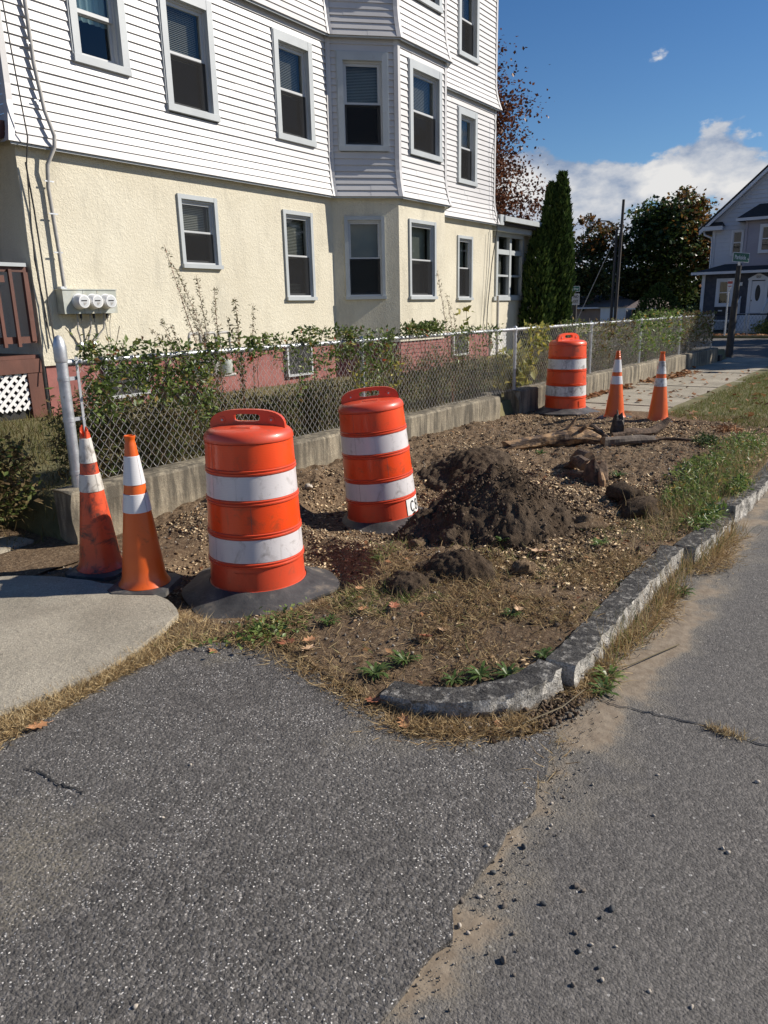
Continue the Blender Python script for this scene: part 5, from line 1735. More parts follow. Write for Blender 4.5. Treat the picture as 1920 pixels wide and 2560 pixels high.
def pile(name, cx, cy, R_, hgt, label, seed, mat, px=1.2, el=(1, 1), rz=0.0, res=90, extra=None):
    xs = np.linspace(-1.25, 1.25, res)
    X, Y = np.meshgrid(xs, xs, indexing='ij')
    r = np.sqrt(X ** 2 + Y ** 2)
    lx, ly = X * R_ * el[0], Y * R_ * el[1]
    wx = cx + lx * math.cos(rz) - ly * math.sin(rz); wy = cy + lx * math.sin(rz) + ly * math.cos(rz)
    rn = r + 0.30 * fbm(wx * 2.6, wy * 2.6, seed, 3)
    H = hgt * np.clip(1 - rn, 0, 1) ** px
    if extra is not None: H = np.maximum(H, extra(wx, wy))
    mask = sstep(0.0, 0.03, H)
    H = H + mask * (0.030 * fbm(wx * 6, wy * 6, seed + 3, 3, 0.5) + 0.016 * fbm(wx * 24, wy * 24, seed + 5, 4, 0.65))
    base = dirt_h(wx, wy)
    Z = base + H - 0.05 * (1 - sstep(0.0, 0.05, H)) - 0.002
    i = np.arange(res * res).reshape(res, res)
    F = np.stack([i[:-1, :-1].ravel(), i[1:, :-1].ravel(), i[1:, 1:].ravel(), i[:-1, 1:].ravel()], 1)
    V = np.stack([wx.ravel() - cx, wy.ravel() - cy, Z.ravel()], 1)
    keep = (H > 0.0).ravel() | True
    me = np_mesh(name, V, F, mat, None, True)
    return tag(link(name, me, None, (cx, cy, 0)), label, 'soil pile', 'piles of dug soil')


def spur(wx, wy):  # a ridge from the mound towards the leaning drum
    a, b = np.array((4.40, 2.25)), np.array((4.05, 2.55))
    t = np.clip(((wx - a[0]) * (b[0] - a[0]) + (wy - a[1]) * (b[1] - a[1])) / ((b - a) ** 2).sum(), 0, 1)
    d = np.hypot(wx - a[0] - t * (b[0] - a[0]), wy - a[1] - t * (b[1] - a[1]))
    return (0.25 - 0.09 * t) * np.clip(1 - d / 0.30, 0, 1) ** 1.1


pile('soil_pile', 4.42, 2.20, 0.68, 0.415, 'tall mound of dark fresh soil in the middle of the dug verge', 5, M['deep'], 1.2, (1.0, 0.92), 0.3, 190, spur)
pile('soil_pile', 3.42, 1.92, 0.24, 0.12, 'small crumbly heap of dark soil in front of the tall mound', 15, M['deep'], 0.8, (0.8, 1.1), 0.2, 80)
pile('soil_pile', 3.12, 2.06, 0.22, 0.07, 'low lump of dark soil nearest the big drum', 25, M['deep'], 0.8, (0.9, 1.1), 0.6, 70)
pile('soil_pile', 2.82, 2.25, 0.13, 0.04, 'thin patch of dark soil beside the rubber foot of the biggest drum', 29, M['deep'], 0.8, (0.7, 1.2), 0.9, 60)
pile('soil_pile', 6.02, 3.30, 0.50, 0.17, 'low brown soil bank between the leaning drum and the split log', 35, M['deep'], 0.9, (1.1, 0.8), -0.4, 100)

# ================================================================== LOOSE STUFF ON THE VERGE
def on_dirt(x, y): return verge_h(x, y)


def pick(n, x0, x1, y0, y1, dens=None):
    xs = rng.uniform(x0, x1, n * 3); ys = rng.uniform(y0, y1, n * 3)
    ok = ~(inpoly(xs, ys, APRON) | inpoly(xs, ys, CONC)) & (ys > kerb_y(xs) + 0.01) & (ys < 4.42)
    if dens is not None: ok &= rng.uniform(0, 1, n * 3) < dens(xs, ys)
    xs, ys = xs[ok][:n], ys[ok][:n]
    return xs, ys


def mound_mask(x, y): return np.clip(1 - np.hypot(x - 4.36, y - 2.22) / 0.60, 0, 1)


# wood chips
CHIP_V = [(-0.5, -0.2, 0), (0.5, -0.28, 0.05), (0.55, 0.2, 0.12), (-0.45, 0.26, 0.06), (0, 0, -0.12)]
CHIP_F = [(0, 1, 2), (0, 2, 3), (1, 0, 4), (2, 1, 4), (3, 2, 4), (0, 3, 4)]
xs, ys = pick(26000, 2.6, 10.2, 1.0, 4.3, lambda x, y: (0.04 + 0.96 * sstep(-0.12, 0.28, fbm(x * 1.3, y * 1.3, 91) + 0.25 * np.exp(-((x - 5.4) / 1.0) ** 2 - ((y - 2.0) / 0.5) ** 2))) * (1 - mound_mask(x, y)) / (0.5 + 0.12 * x))
n = len(xs)
tag(link('wood_chips', scatter('wood_chips', CHIP_V, CHIP_F, np.stack([xs, ys, on_dirt(xs, ys) + 0.004], 1), rand_rot(n, 0.6), (0.007 + 0.032 * rng.uniform(0, 1, n) ** 2.8), M['chips'], 0.3)), kind='stuff')
xs, ys = pick(5000, 3.0, 9.8, 1.05, 4.4, lambda x, y: 0.3 + 0.7 * sstep(-0.1, 0.3, fbm(x * 1.6, y * 1.6, 95)))
n = len(xs)
tag(link('soil_clods', scatter('soil_clods', ICO1[0], ICO1[1], np.stack([xs, ys, on_dirt(xs, ys) + 0.003], 1), rand_rot(n), rng.uniform(0.4, 1, (n, 3)) * (0.004 + 0.024 * rng.uniform(0, 1, n)[:, None] ** 5), M['clod'], 0.3)), kind='stuff')
xs, ys = pick(7000, 2.3, 9.8, 1.05, 4.42, lambda x, y: 0.4 + 0.6 * sstep(-0.1, 0.3, fbm(x * 2.2, y * 2.2, 97)))
n = len(xs)
tag(link('small_gravel', scatter('small_gravel', OCT_V, OCT_F, np.stack([xs, ys, on_dirt(xs, ys) + 0.003], 1), rand_rot(n), rng.uniform(0.5, 1, (n, 3)) * (0.003 + 0.011 * rng.uniform(0, 1, n)[:, None] ** 3), M['gravel'], 0.2)), kind='stuff')
# crumbs and roots on the piles
def pile_z(x, y):
    H = 0.415 * np.clip(1 - np.hypot(x - 4.42, y - 2.20) / 0.66 - 0.30 * fbm(x * 2.6, y * 2.6, 5, 3), 0, 1) ** 1.2
    return dirt_h(x, y) + np.maximum(H, spur(x, y))
xs = rng.normal(4.40, 0.42, 5200); ys = rng.normal(2.20, 0.36, 5200)
n = len(xs)
tag(link('soil_crumbs', scatter('soil_crumbs', ICO1[0], ICO1[1], np.stack([xs, ys, pile_z(xs, ys) + 0.012], 1), rand_rot(n), rng.uniform(0.5, 1, (n, 3)) * (0.002 + 0.013 * rng.uniform(0, 1, n)[:, None] ** 4), M['clod'], 0.3)), kind='stuff')

BLADE_V = [(-0.5, 0, 0), (0.5, 0, 0), (0.36, 0.05, 0.5), (-0.36, 0.05, 0.5), (0, 0.32, 0.95)]
BLADE_F3 = [(0, 1, 2), (0, 2, 3), (3, 2, 4)]


def blades(name, xs, ys, zs, hmin, hmax, wid, tilt, mat, tbias=None, tmin=0.0):
    n = len(xs)
    h = rng.uniform(hmin, hmax, n)
    sc = np.stack([np.full(n, wid) * rng.uniform(0.7, 1.3, n), h, h], 1)
    ob = scatter(name, BLADE_V, BLADE_F3, np.stack([xs, ys, zs], 1), rand_rot(n, tilt, tmin), sc, mat)
    if tbias is not None:
        t = np.repeat(tbias, 5)
        ob.attributes['tint'].data.foreach_set('value', t.astype(np.float32))
    return ob


# dead grass in the joint between the drive and the pavement
def strip_pts(n):
    t = rng.uniform(0, 1, n)
    bx = np.interp(t, np.linspace(0, 1, 7), [-1.2, 0.4, 1.2, 1.45, 1.7, 1.95, 2.35])
    lo = np.interp(bx, [-1.2, 0.7, 1.144, 1.4, 1.75, 2.05, 2.19, 2.35], [2.24, 2.44, 2.55, 2.62, 2.66, 2.63, 2.56, 2.45])
    hi = np.interp(bx, [-1.2, 0.6, 1.25, 1.65, 1.87, 2.08, 2.28, 2.35], [2.50, 2.63, 2.75, 2.71, 2.75, 2.84, 2.95, 3.05])
    return bx, lo - 0.02 + (hi - lo + 0.035) * rng.beta(1.6, 1.6, n)
xs, ys = strip_pts(9000)
tag(link('dry_grass_strip', blades('dry_grass_strip', xs, ys, np.full(len(xs), 0.012), 0.03, 0.085, 0.0032, 1.55, M['drygrass'], np.clip(rng.normal(0.5, 0.24, len(xs)), 0, 1), 0.6)), kind='stuff')
# half dead turf on the near verge
def turf(x, y):
    a = sstep(2.75, 2.35, y - 0.42 * (2.4 - x).clip(0, 1)) * (1 - sstep(3.3, 4.3, x)) 
    b = sstep(1.75, 1.25, y) * (1 - sstep(4.6, 6.0, x)) * 0.9
    e = np.maximum(a, b) * (0.12 + 0.88 * sstep(-0.2, 0.25, fbm(x * 3.2, y * 3.2, 101)))
    return e * (1 - 0.8 * mound_mask(x, y))
xs, ys = pick(26000, 2.0, 6.2, 1.0, 2.95, turf)
g_ = sstep(0.05, 0.35, fbm(xs * 2.4, ys * 2.4, 107)) * 0.35 + rng.normal(0.36, 0.2, len(xs))
tag(link('verge_grass', blades('verge_grass', xs, ys, on_dirt(xs, ys) + 0.004, 0.02, 0.085, 0.0034, 1.55, M['verge'], np.clip(g_, 0, 1), 0.75)), kind='stuff')
# straw caught along the edge of the drive, the kerb foot and the gutter
def edge_pts(path, n, s):
    P = np.array(path); d = np.r_[0, np.cumsum(np.hypot(*np.diff(P, axis=0).T))]
    t = rng.uniform(0, d[-1], n)
    return np.interp(t, d, P[:, 0]) + rng.normal(0, s, n), np.interp(t, d, P[:, 1]) + rng.normal(0, s, n)
ax_, ay_ = edge_pts([(2.24, 2.5), (2.30, 2.3), (2.22, 1.95), (2.15, 1.7), (2.10, 1.45), (2.09, 1.3), (2.15, 1.15)], 2600, 0.045)
bx_, by_ = edge_pts([(2.06, 1.42), (2.10, 1.30), (2.17, 1.18), (2.26, 1.06), (2.36, 1.0)], 2200, 0.035)
cx_, cy_ = edge_pts([(2.62, 0.955), (2.75, 0.92), (3.0, 0.935)], 700, 0.04)
dx_, dy_ = edge_pts([(3.1, 0.93), (3.35, 0.91), (3.62, 0.87), (4.1, 0.93)], 1500, 0.035)
ex_, ey_ = edge_pts([(4.4, 0.90), (4.55, 0.80), (4.9, 0.85), (5.3, 0.86)], 1500, 0.05)
fx_, fy_ = edge_pts([(2.0, 0.80), (2.34, 0.90)], 60, 0.03)
xs = np.r_[ax_, bx_, cx_, dx_, ex_, fx_]; ys = np.r_[ay_, by_, cy_, dy_, ey_, fy_]
zz = np.full(len(xs), 0.012)
tag(link('gutter_straw', blades('gutter_straw', xs, ys, zz, 0.025, 0.09, 0.003, 1.56, M['drygrass'], np.clip(rng.normal(0.34, 0.22, len(xs)), 0, 1), 0.9)), kind='stuff')
hx_, hy_ = edge_pts([(2.9, 0.94), (3.3, 0.925), (3.65, 0.92), (4.3, 0.93), (4.9, 0.86), (5.4, 0.86)], 700, 0.03)
tag(link('gutter_grass', blades('gutter_grass', hx_, hy_, np.full(len(hx_), 0.0), 0.06, 0.22, 0.0035, 0.7, M['verge'], np.clip(rng.normal(0.55, 0.2, len(hx_)), 0, 1))), kind='stuff')
# gutter soil crumbs in front of the corner stone
xs, ys = edge_pts([(2.07, 1.40), (2.12, 1.27), (2.20, 1.14), (2.30, 1.03), (2.45, 0.96), (2.62, 0.94)], 1500, 0.03)
n = len(xs)
tag(link('gutter_crumbs', scatter('gutter_crumbs', ICO1[0], ICO1[1], np.stack([xs, ys, np.full(n, 0.014)], 1), rand_rot(n), rng.uniform(0.5, 1, (n, 3)) * (0.003 + 0.013 * rng.uniform(0, 1, n)[:, None] ** 3), M['clod'], 0.3)), kind='stuff')
# sand and grit by the joint in the street
xs, ys = edge_pts([(0.95, 0.77), (1.3, 0.74), (1.6, 0.75), (1.9, 0.77), (2.3, 0.82), (2.7, 0.88)], 1500, 0.05)
n = len(xs)
tag(link('road_grit', scatter('road_grit', OCT_V, OCT_F, np.stack([xs, ys, np.full(n, 0.004)], 1), rand_rot(n), rng.uniform(0.5, 1, (n, 3)) * (0.0012 + 0.005 * rng.uniform(0, 1, n)[:, None] ** 4), M['gravel'], 0.2)), kind='stuff')

# far lawn strip, yard grass
n = 26000
xs = rng.uniform(9.4, 20.5, n) ; ys = rng.uniform(0.95, 2.75, n)
ok = (ys < 2.62 - 0.013 * (xs - 9.6) + 0.12 * fbm(xs * 1.2, xs * 0.7, 5)) & (ys < 1.3 + (xs - 9.3) * 1.5 + 0.25 * fbm(xs * 3, ys * 3, 9)) & (ys > 0.13 * xs - 1.2)
xs, ys = xs[ok], ys[ok]
tag(link('lawn_grass', blades('lawn_grass', xs, ys, np.where(xs < 10.45, on_dirt(np.minimum(xs, 10.45), ys), 0.1), 0.03, 0.09, 0.005, 0.9, M['lawn'])), kind='stuff')
n = 30000
xs = rng.uniform(2.4, 19, n); ys = 4.75 + 4.2 * rng.uniform(0, 1, n) ** 1.2
tag(link('yard_grass', blades('yard_grass', xs, ys, yard_h(xs, ys), 0.04, 0.13, 0.005, 1.3, M['yard'])), kind='stuff')
n = 5000
xs = rng.uniform(0.0, 5.3, n); ys = rng.uniform(6.0, 9.0, n)
tag(link('corner_grass', blades('corner_grass', xs, ys, yard_h(xs, ys), 0.06, 0.16, 0.007, 0.8, M['yard'], np.clip(rng.normal(0.75, 0.2, n), 0, 1))), kind='stuff')

# ================================================================== PLANTS
def leaves_obj(name, pos, size, mat, parent=None, tilt=math.pi, aspect=1.0, kind='stuff', droop=None, tb=None):
    n = len(pos)
    size = np.asarray(size)
    sc = np.stack([size * aspect, size, size], 1)
    rot = rand_rot(n, tilt)
    me = scatter(name, LEAF_V, LEAF_F, pos, rot, sc, mat)
    if tb is not None:
        me.attributes['tint'].data.foreach_set('value', np.repeat(tb, 4).astype(np.float32))
    o = link(name, me, parent)
    if kind: o['kind'] = kind
    return o


def vine(x0, x1, z0, z1, n, label, mat='vine', size=(0.03, 0.065), depth=0.07, hang=0.5, seed=0, yoff=0.0):
    cx = (x0 + x1) / 2
    root = empty('climbing_vine', (cx, yf(cx) + yoff, z0), label=label, cat='vine', group='vines on the chain link fence')
    xs = rng.uniform(x0, x1, n)
    u = rng.uniform(0, 1, n)
    zt = z1 - 0.05 * np.abs(fbm(xs * 6, xs * 0 + seed, seed + 1)) * 2
    zb = z0 + (z1 - z0) * hang * (0.5 + 1.6 * fbm(xs * 3.2, xs * 0 + seed, seed + 2)).clip(0, 1)
    zs = zb + (zt - zb) * u ** 0.7
    keep = rng.uniform(0, 1, n) < 0.35 + 0.65 * sstep(-0.2, 0.15, fbm(xs * 7, zs * 7, seed + 4))
    xs, zs = xs[keep], zs[keep]
    ys = yf(xs) + yoff + rng.normal(0.01, depth * 0.5, len(xs))
    P = np.stack([xs - cx, ys - yf(cx) - yoff, zs - z0], 1)
    leaves_obj('vine_leaves', P, rng.uniform(*size, len(P)), M[mat], root, math.pi, 0.8)
    mb = MB()
    for i in range(max(3, int((x1 - x0) * 5))):
        a = x0 + (x1 - x0) * (i + random.random()) / max(3, int((x1 - x0) * 5))
        pts = []
        for k in range(6):
            t = k / 5
            xx = a + 0.12 * math.sin(i * 2.1 + t * 4) * t
            pts.append((xx - cx, yf(xx) + yoff - yf(cx) - yoff + 0.012 * math.sin(t * 9 + i), (z0 + (z1 - z0) * t) - z0 - 0.1 * (1 - t)))
        mb.tube(pts, 0.003, 4, False)
    mb.build('vine_stem', M['stem'], root)
    return root


vine(3.02, 4.15, 0.62, 1.36, 3600, 'thickest leafy vine spilling down the fence next to the end post', seed=1, hang=0.35)
vine(2.92, 3.25, 1.02, 1.46, 150, 'thin sprigs of vine rising beside the cap of the end post', seed=9, hang=0.2, size=(0.02, 0.045))
vine(4.15, 5.15, 1.00, 1.36, 900, 'sparse vine along the top rail above the torn red brick wall and gas meter', seed=2)
vine(5.1, 5.95, 0.75, 1.40, 1300, 'leafy vine hanging from the rail left of the first line post', seed=3)
vine(6.0, 6.62, 0.72, 1.36, 1000, 'vine with yellowing leaves around the first line post', mat='vine', seed=4)
vine(6.5, 6.75, 0.62, 1.05, 120, 'yellow leaf streamer hanging just right of the first line post', mat='yelleaf', seed=14)
vine(5.88, 6.05, 0.62, 1.05, 110, 'yellow leaf streamer hanging just left of the first line post', mat='yelleaf', seed=15)
vine(6.75, 7.6, 1.10, 1.40, 900, 'green vine bunched on the rail in front of the grey bay wall', seed=5)
vine(7.6, 9.0, 0.85, 1.33, 800, 'straggling vine on the rail in front of the far red brick', seed=6, size=(0.03, 0.055))
vine(9.75, 10.5, 0.50, 1.30, 420, 'yellow green vine on the fence beside the second line post', mat='yelleaf', seed=7, size=(0.05, 0.10))
vine(10.9, 12.1, 0.95, 1.33, 480, 'green vine over the rail behind the scuffed drum', seed=8)
vine(12.3, 14.2, 0.55, 1.30, 900, 'brownish dry vine behind the slim far cone', mat='weedy', seed=10, size=(0.04, 0.08))
vine(14.2, 17.3, 0.45, 1.42, 1900, 'broad green vine covering the far stretch of fence', mat='clover', seed=11, size=(0.05, 0.10), hang=0.2)
vine(17.3, 20.2, 0.45, 1.35, 1500, 'dark vine at the street end of the fence', mat='weedy', seed=12, size=(0.05, 0.10), hang=0.2)


def stalk_plant(loc, tips, label, mat='mug', n_side=22, leaf=(0.016, 0.040), rad=0.006, group=None, spread=0.16):
    """upright weed: stems to the given tips with short side sprays and narrow leaves"""
    root = empty('tall_weed', loc, label=label, cat='weed', group=group)
    mb = MB(); L = []
    for ti, t in enumerate(tips):
        T = Vector(t) - Vector(loc)
        bend = Vector((random.uniform(-.05, .05), random.uniform(-.05, .05), 0))
        pts = [T * s + bend * math.sin(s * math.pi) * T.length + Vector((0, 0, 0.06 * math.sin(s * math.pi))) for s in np.linspace(0, 1, 9)]
        mb.tube(pts, [rad * (1 - 0.8 * k / 8) for k in range(9)], 5, False)
        for k in range(n_side):
            s = 0.22 + 0.78 * (k / n_side)
            i = min(int(s * 8), 7); p = pts[i].lerp(pts[i + 1], s * 8 - i)
            an = random.uniform(0, 2 * math.pi); ln = spread * (1.15 - s) * random.uniform(0.5, 1.2)
            d = Vector((math.cos(an) * 0.7, math.sin(an) * 0.7, 0.75)).normalized() * ln
            mb.tube([p, p + d * 0.5, p + d], [0.0022, 0.0016, 0.001], 3, False)
            for q in range(11):
                b = p + d * (q / 10) + Vector((random.gauss(0, .008), random.gauss(0, .008), random.gauss(0, .008)))
                L.append(b[:])
        for q in range(60):
            s = random.uniform(0.08, 1); i = min(int(s * 8), 7); p = pts[i].lerp(pts[i + 1], s * 8 - i)
            L.append((p + Vector((random.gauss(0, .012), random.gauss(0, .012), 0)))[:])
    mb.build('stem', M['redstem'], root)
    L = np.array(L)
    leaves_obj('weed_leaves', L, rng.uniform(*leaf, len(L)), M[mat], root, math.pi, 0.5)
    return root


stalk_plant((5.2, 5.6, 0.30), [(4.60, 5.58, 2.13), (4.75, 5.65, 1.95), (4.96, 5.6, 1.88), (5.12, 5.55, 1.78), (4.85, 5.7, 1.7)], 'tallest feathery weed reaching up in front of the small stucco window', n_side=26)
stalk_plant((5.15, 5.55, 0.30), [(4.28, 5.5, 1.42), (4.45, 5.55, 1.50), (4.6, 5.6, 1.45)], 'low feathery weed arching sideways beside the meter box wires', n_side=20)
stalk_plant((5.45, 5.6, 0.30), [(5.30, 5.6, 1.50), (5.38, 5.55, 1.68)], 'reddish stemmed weed right of the tallest feathery weed', n_side=16, leaf=(0.025, 0.055), spread=0.09)
stalk_plant((5.62, 5.6, 0.30), [(5.68, 5.6, 1.62)], 'single slim weed spike between the two stucco windows', n_side=16, spread=0.07)
stalk_plant((8.7, 5.0, 0.32), [(8.30, 5.0, 1.98), (8.52, 5.0, 1.72), (8.74, 5.02, 1.48)], 'wispy weed standing before the bay corner', n_side=18, leaf=(0.015, 0.035), spread=0.12)
sb = empty('broadleaf_weed', (9.1, 5.0, 0.32), label='young broad leaved shoot above the fence near the far corner window', cat='weed')
mb = MB(); mb.tube([(0.02, 0, 0), (0, 0, 0.7), (-0.05, 0, 1.25)], [0.006, 0.005, 0.002], 5); mb.build('stem', M['stem'], sb)
L = np.array([(random.gauss(0, 0.07), random.gauss(0, 0.05), 0.75 + 0.5 * random.random()) for _ in range(26)])
leaves_obj('weed_leaves', L, rng.uniform(0.07, 0.12, len(L)), M['yelleaf'], sb, math.pi, 1.3)


def bush(name, c, r, n, size, mat, label, cat='bush', group=None, stems=10, stem_mat='stem', aspect=0.8, base=True):
    root = empty(name, c, label=label, cat=cat, group=group)
    P = []
    while len(P) < n:
        v = rng.normal(0, 1, (n, 3)); v /= np.linalg.norm(v, axis=1)[:, None]
        q = v * (rng.uniform(0, 1, n)[:, None] ** 0.45)
        f = 1 + 0.55 * fbm(q[:, 0] * 2.1 + c[0], q[:, 1] * 2.1 + q[:, 2] * 1.9, int(c[0] * 10) % 50)
        q = q * f[:, None]
        q[:, 2] = q[:, 2] * 0.5 + 0.5
        P += list(q * np.array([r[0], r[1], r[2]]))
    P = np.array(P[:n]); P[:, 2] = np.maximum(P[:, 2], 0.01)
    leaves_obj('foliage', P, rng.uniform(*size, n), M[mat], root, math.pi, aspect)
    mb = MB()
    for i in range(stems):
        e = P[rng.integers(0, n)]
        mb.tube([(e[0] * .15, e[1] * .15, -0.05), (e[0] * .6, e[1] * .6, e[2] * .6), tuple(e)], [0.006, 0.004, 0.002], 4, False)
    mb.build('stem', M[stem_mat], root)
    return root


# dark overgrown corner behind the end post
bush('overgrown_shrub', (2.38, 5.25, 0.02), (0.45, 0.45, 0.86), 7000, (0.03, 0.07), 'weedy', 'dark overgrown shrub left of the fence end post', stems=18)
bush('overgrown_shrub', (1.75, 5.85, 0.05), (0.75, 0.5, 0.6), 5000, (0.03, 0.07), 'weedy', 'low tangled shrub at the edge of the drive on the far left', stems=16)
bush('overgrown_shrub', (2.55, 6.3, 0.15), (0.6, 0.5, 0.6), 3500, (0.03, 0.07), 'weedy', 'brown weedy shrub behind the end post near the white lattice', stems=16)
bush('broadleaf_weed', (2.9, 7.2, 0.3), (0.5, 0.4, 0.35), 500, (0.06, 0.12), 'clover', 'bright green leafy clump in front of the white lattice', 'weed', stems=8)
# weeds and brush right behind the fence
spec = [(3.35, 5.1, 0.35, 0.75), (3.9, 5.0, 0.35, 0.65), (4.6, 5.15, 0.4, 0.55), (5.3, 5.1, 0.4, 0.5), (6.0, 5.1, 0.4, 0.6), (6.8, 5.05, 0.4, 0.5), (7.5, 5.1, 0.45, 0.75), (8.3, 5.05, 0.5, 0.8), (9.2, 5.0, 0.5, 0.7),
        (11.3, 4.85, 0.5, 0.7), (12.4, 4.8, 0.6, 0.75), (13.6, 4.8, 0.6, 0.8), (14.9, 4.75, 0.7, 0.8), (16.3, 4.7, 0.8, 0.9), (17.8, 4.7, 0.8, 0.85), (19.2, 4.6, 0.8, 0.85)]
names = ['leafy dark weed patch behind the thick vine', 'tangled brown weed patch behind the thick vine, further right', 'brown weed patch behind the biggest drum', 'low weed patch below the gas meter', 'green brown weeds behind the first line post',
         'short weeds below the grey bay', 'tall brown weeds before the bay corner', 'tallest brown weeds below the corner window', 'brown weeds just left of the wall gap', 'weeds behind the scuffed drum', 'weeds behind the slim far cone',
         'weeds behind the peeled cone', 'weeds right of the peeled cone', 'tall weeds halfway along the far fence', 'weeds near the street end of the fence', 'last weeds at the street end of the fence']
for (a, b, r_, h_), nm in zip(spec, names):
    bush('weed_patch', (a, b, 0.30), (r_ * 1.15, 0.30, h_), 2600 if a < 10 else 1300, (0.025, 0.075) if a < 10 else (0.05, 0.10), 'weedy', nm, 'weeds', 'weed patches behind the fence', stems=40, aspect=0.4)
bush('broadleaf_weed', (10.35, 4.95, 0.3), (0.55, 0.3, 0.62), 420, (0.09, 0.17), 'yelleaf', 'large leaved yellow green plant behind the fence beside the scuffed drum', 'weed', stems=10, aspect=1.1)

# green weeds at the kerb on the right
for (a, b, r1, r2, h_, n_, nm) in ((5.75, 1.22, 0.55, 0.20, 0.13, 1500, 'bright green weed carpet behind the far kerb stones'), (6.6, 1.30, 0.75, 0.26, 0.17, 1900, 'larger green weed bank at the right edge, past the clods'),
                                   (6.05, 0.98, 0.30, 0.09, 0.16, 500, 'green weeds hanging over the pale kerb stone'), (5.2, 1.02, 0.35, 0.10, 0.11, 520, 'weeds between the kerb stones beside the street'), (7.7, 1.25, 0.9, 0.3, 0.18, 1500, 'farthest green weed bank along the kerb')):
    bush('weed_carpet', (a, b, 0.10), (r1, r2, h_), n_, (0.025, 0.06), 'clover', nm, 'weeds', 'green weeds along the kerb', stems=10, aspect=0.45)
bush('moss_clump', (7.95, 1.62, 0.13), (0.22, 0.13, 0.12), 500, (0.02, 0.05), 'cedar', 'small dark green clump on bare soil at the right', 'plant', stems=3, aspect=0.5)
bush('dead_plant', (8.9, 1.6, 0.12), (0.22, 0.16, 0.10), 200, (0.03, 0.08), 'litter', 'rusty dead plant near the right edge of the soil', 'plant', stems=5, aspect=0.4)


def rosette(loc, r_, label, n=34, mat='weed', aspect=0.32):
    root = empty('leaf_rosette', loc, (0, 0, random.random() * 6), label, 'weed', 'leafy weeds in the near verge')
    mb = MB()
    for i in range(n):
        an = i * 2.4 + random.uniform(-.2, .2); ln = r_ * 0.85 * random.uniform(0.45, 1.0); up = random.uniform(0.25, 0.9)
        d = Vector((math.cos(an), math.sin(an), 0)); s = Vector((-d.y, d.x, 0)) * ln * 0.13 * aspect * 2
        a, b, c, e = Vector((0, 0, 0)), d * ln * 0.35 + Vector((0, 0, up * ln * 0.4)), d * ln * 0.7 + Vector((0, 0, up * ln * 0.55)), d * ln + Vector((0, 0, up * ln * 0.42))
        mb.face([a, b + s, b - s]); mb.face([b - s, b + s, c + s * 0.8, c - s * 0.8]); mb.face([c - s * 0.8, c + s * 0.8, e])
    me = mb.mesh('leaves', M[mat])
    at = me.attributes.new('tint', 'FLOAT', 'POINT')
    at.data.foreach_set('value', rng.uniform(0, 1, len(me.vertices)).astype(np.float32))
    link('leaves', me, root)
    return root


for (a, b), r_, nm, mt in (((2.31, 1.70), 0.12, 'spiky green weed nearest the drive edge', 'weed'), ((2.46, 1.65), 0.11, 'spiky green weed just behind the one at the drive edge', 'weed'), ((2.50, 1.30), 0.10, 'leafy green weed in the middle behind the curved kerb stone', 'weed'),
                           ((2.55, 1.20), 0.10, 'upright green weed at the right end of the curved kerb stone', 'weed'), ((2.42, 1.38), 0.09, 'small green weed at the left behind the curved kerb stone', 'weed'), ((2.75, 1.13), 0.09, 'pale green weed by the kerb joint', 'weed'),
                           ((2.60, 2.19), 0.09, 'green weed in the turf below the biggest drum', 'weed'), ((3.05, 1.42), 0.08, 'small green sprig in the turf in front of the heap', 'weed'), ((3.95, 1.92), 0.07, 'tiny green sprig on the front of the soil mound', 'weed'),
                           ((3.45, 2.5), 0.07, 'small sprig in the soil between the two near drums', 'clover'), ((5.1, 2.3), 0.10, 'thin green sprig left of the wood chips', 'weed'), ((6.15, 1.93), 0.12, 'green sprig beside the rotten stump', 'weed'),
                           ((6.9, 2.95), 0.11, 'grass tuft in front of the split log', 'weed'), ((4.25, 1.42), 0.10, 'pale leaved sprig near the kerb', 'clover'), ((4.55, 1.02), 0.14, 'green yellow weed growing in the gap between kerb stones', 'clover'),
                           ((2.86, 0.88), 0.11, 'grassy weed sprouting in the gutter at the kerb joint', 'clover'), ((2.74, 0.86), 0.10, 'low weed sprawling in the gutter next to the kerb joint', 'weed'), ((4.02, 0.87), 0.12, 'leafy weed at the foot of the long kerb stone', 'weed')):
    z_ = float(on_dirt(np.array(a), np.array(b))) if b > 1.0 else 0.0
    if abs(a - 3.95) < 0.01: z_ = float(pile_z(np.array(a), np.array(b)))
    rosette((a, b, z_ + 0.005), r_, nm, mat=mt)
n = 2600
xs = np.r_[rng.normal(5.5, 0.45, n // 2), rng.normal(6.7, 0.6, n // 2)]; ys = 1.14 + rng.normal(0, 0.13, n)
ok = (ys > 0.9)
xs, ys = xs[ok], ys[ok]
tag(link('weedy_grass', blades('weedy_grass', xs, ys, on_dirt(xs, np.maximum(ys, 1.0)), 0.06, 0.20, 0.0035, 1.0, M['verge'], np.clip(rng.normal(0.62, 0.25, len(xs)), 0, 1))), kind='stuff')
# low clover patch below the big drum
xs = rng.normal(2.42, 0.13, 420); ys = rng.normal(2.42, 0.07, 420)
tag(leaves_obj('clover_patch', np.stack([xs, ys, np.full(420, 0.045)], 1), rng.uniform(0.018, 0.04, 420), M['clover'], None, 1.0, 0.9), kind='stuff')

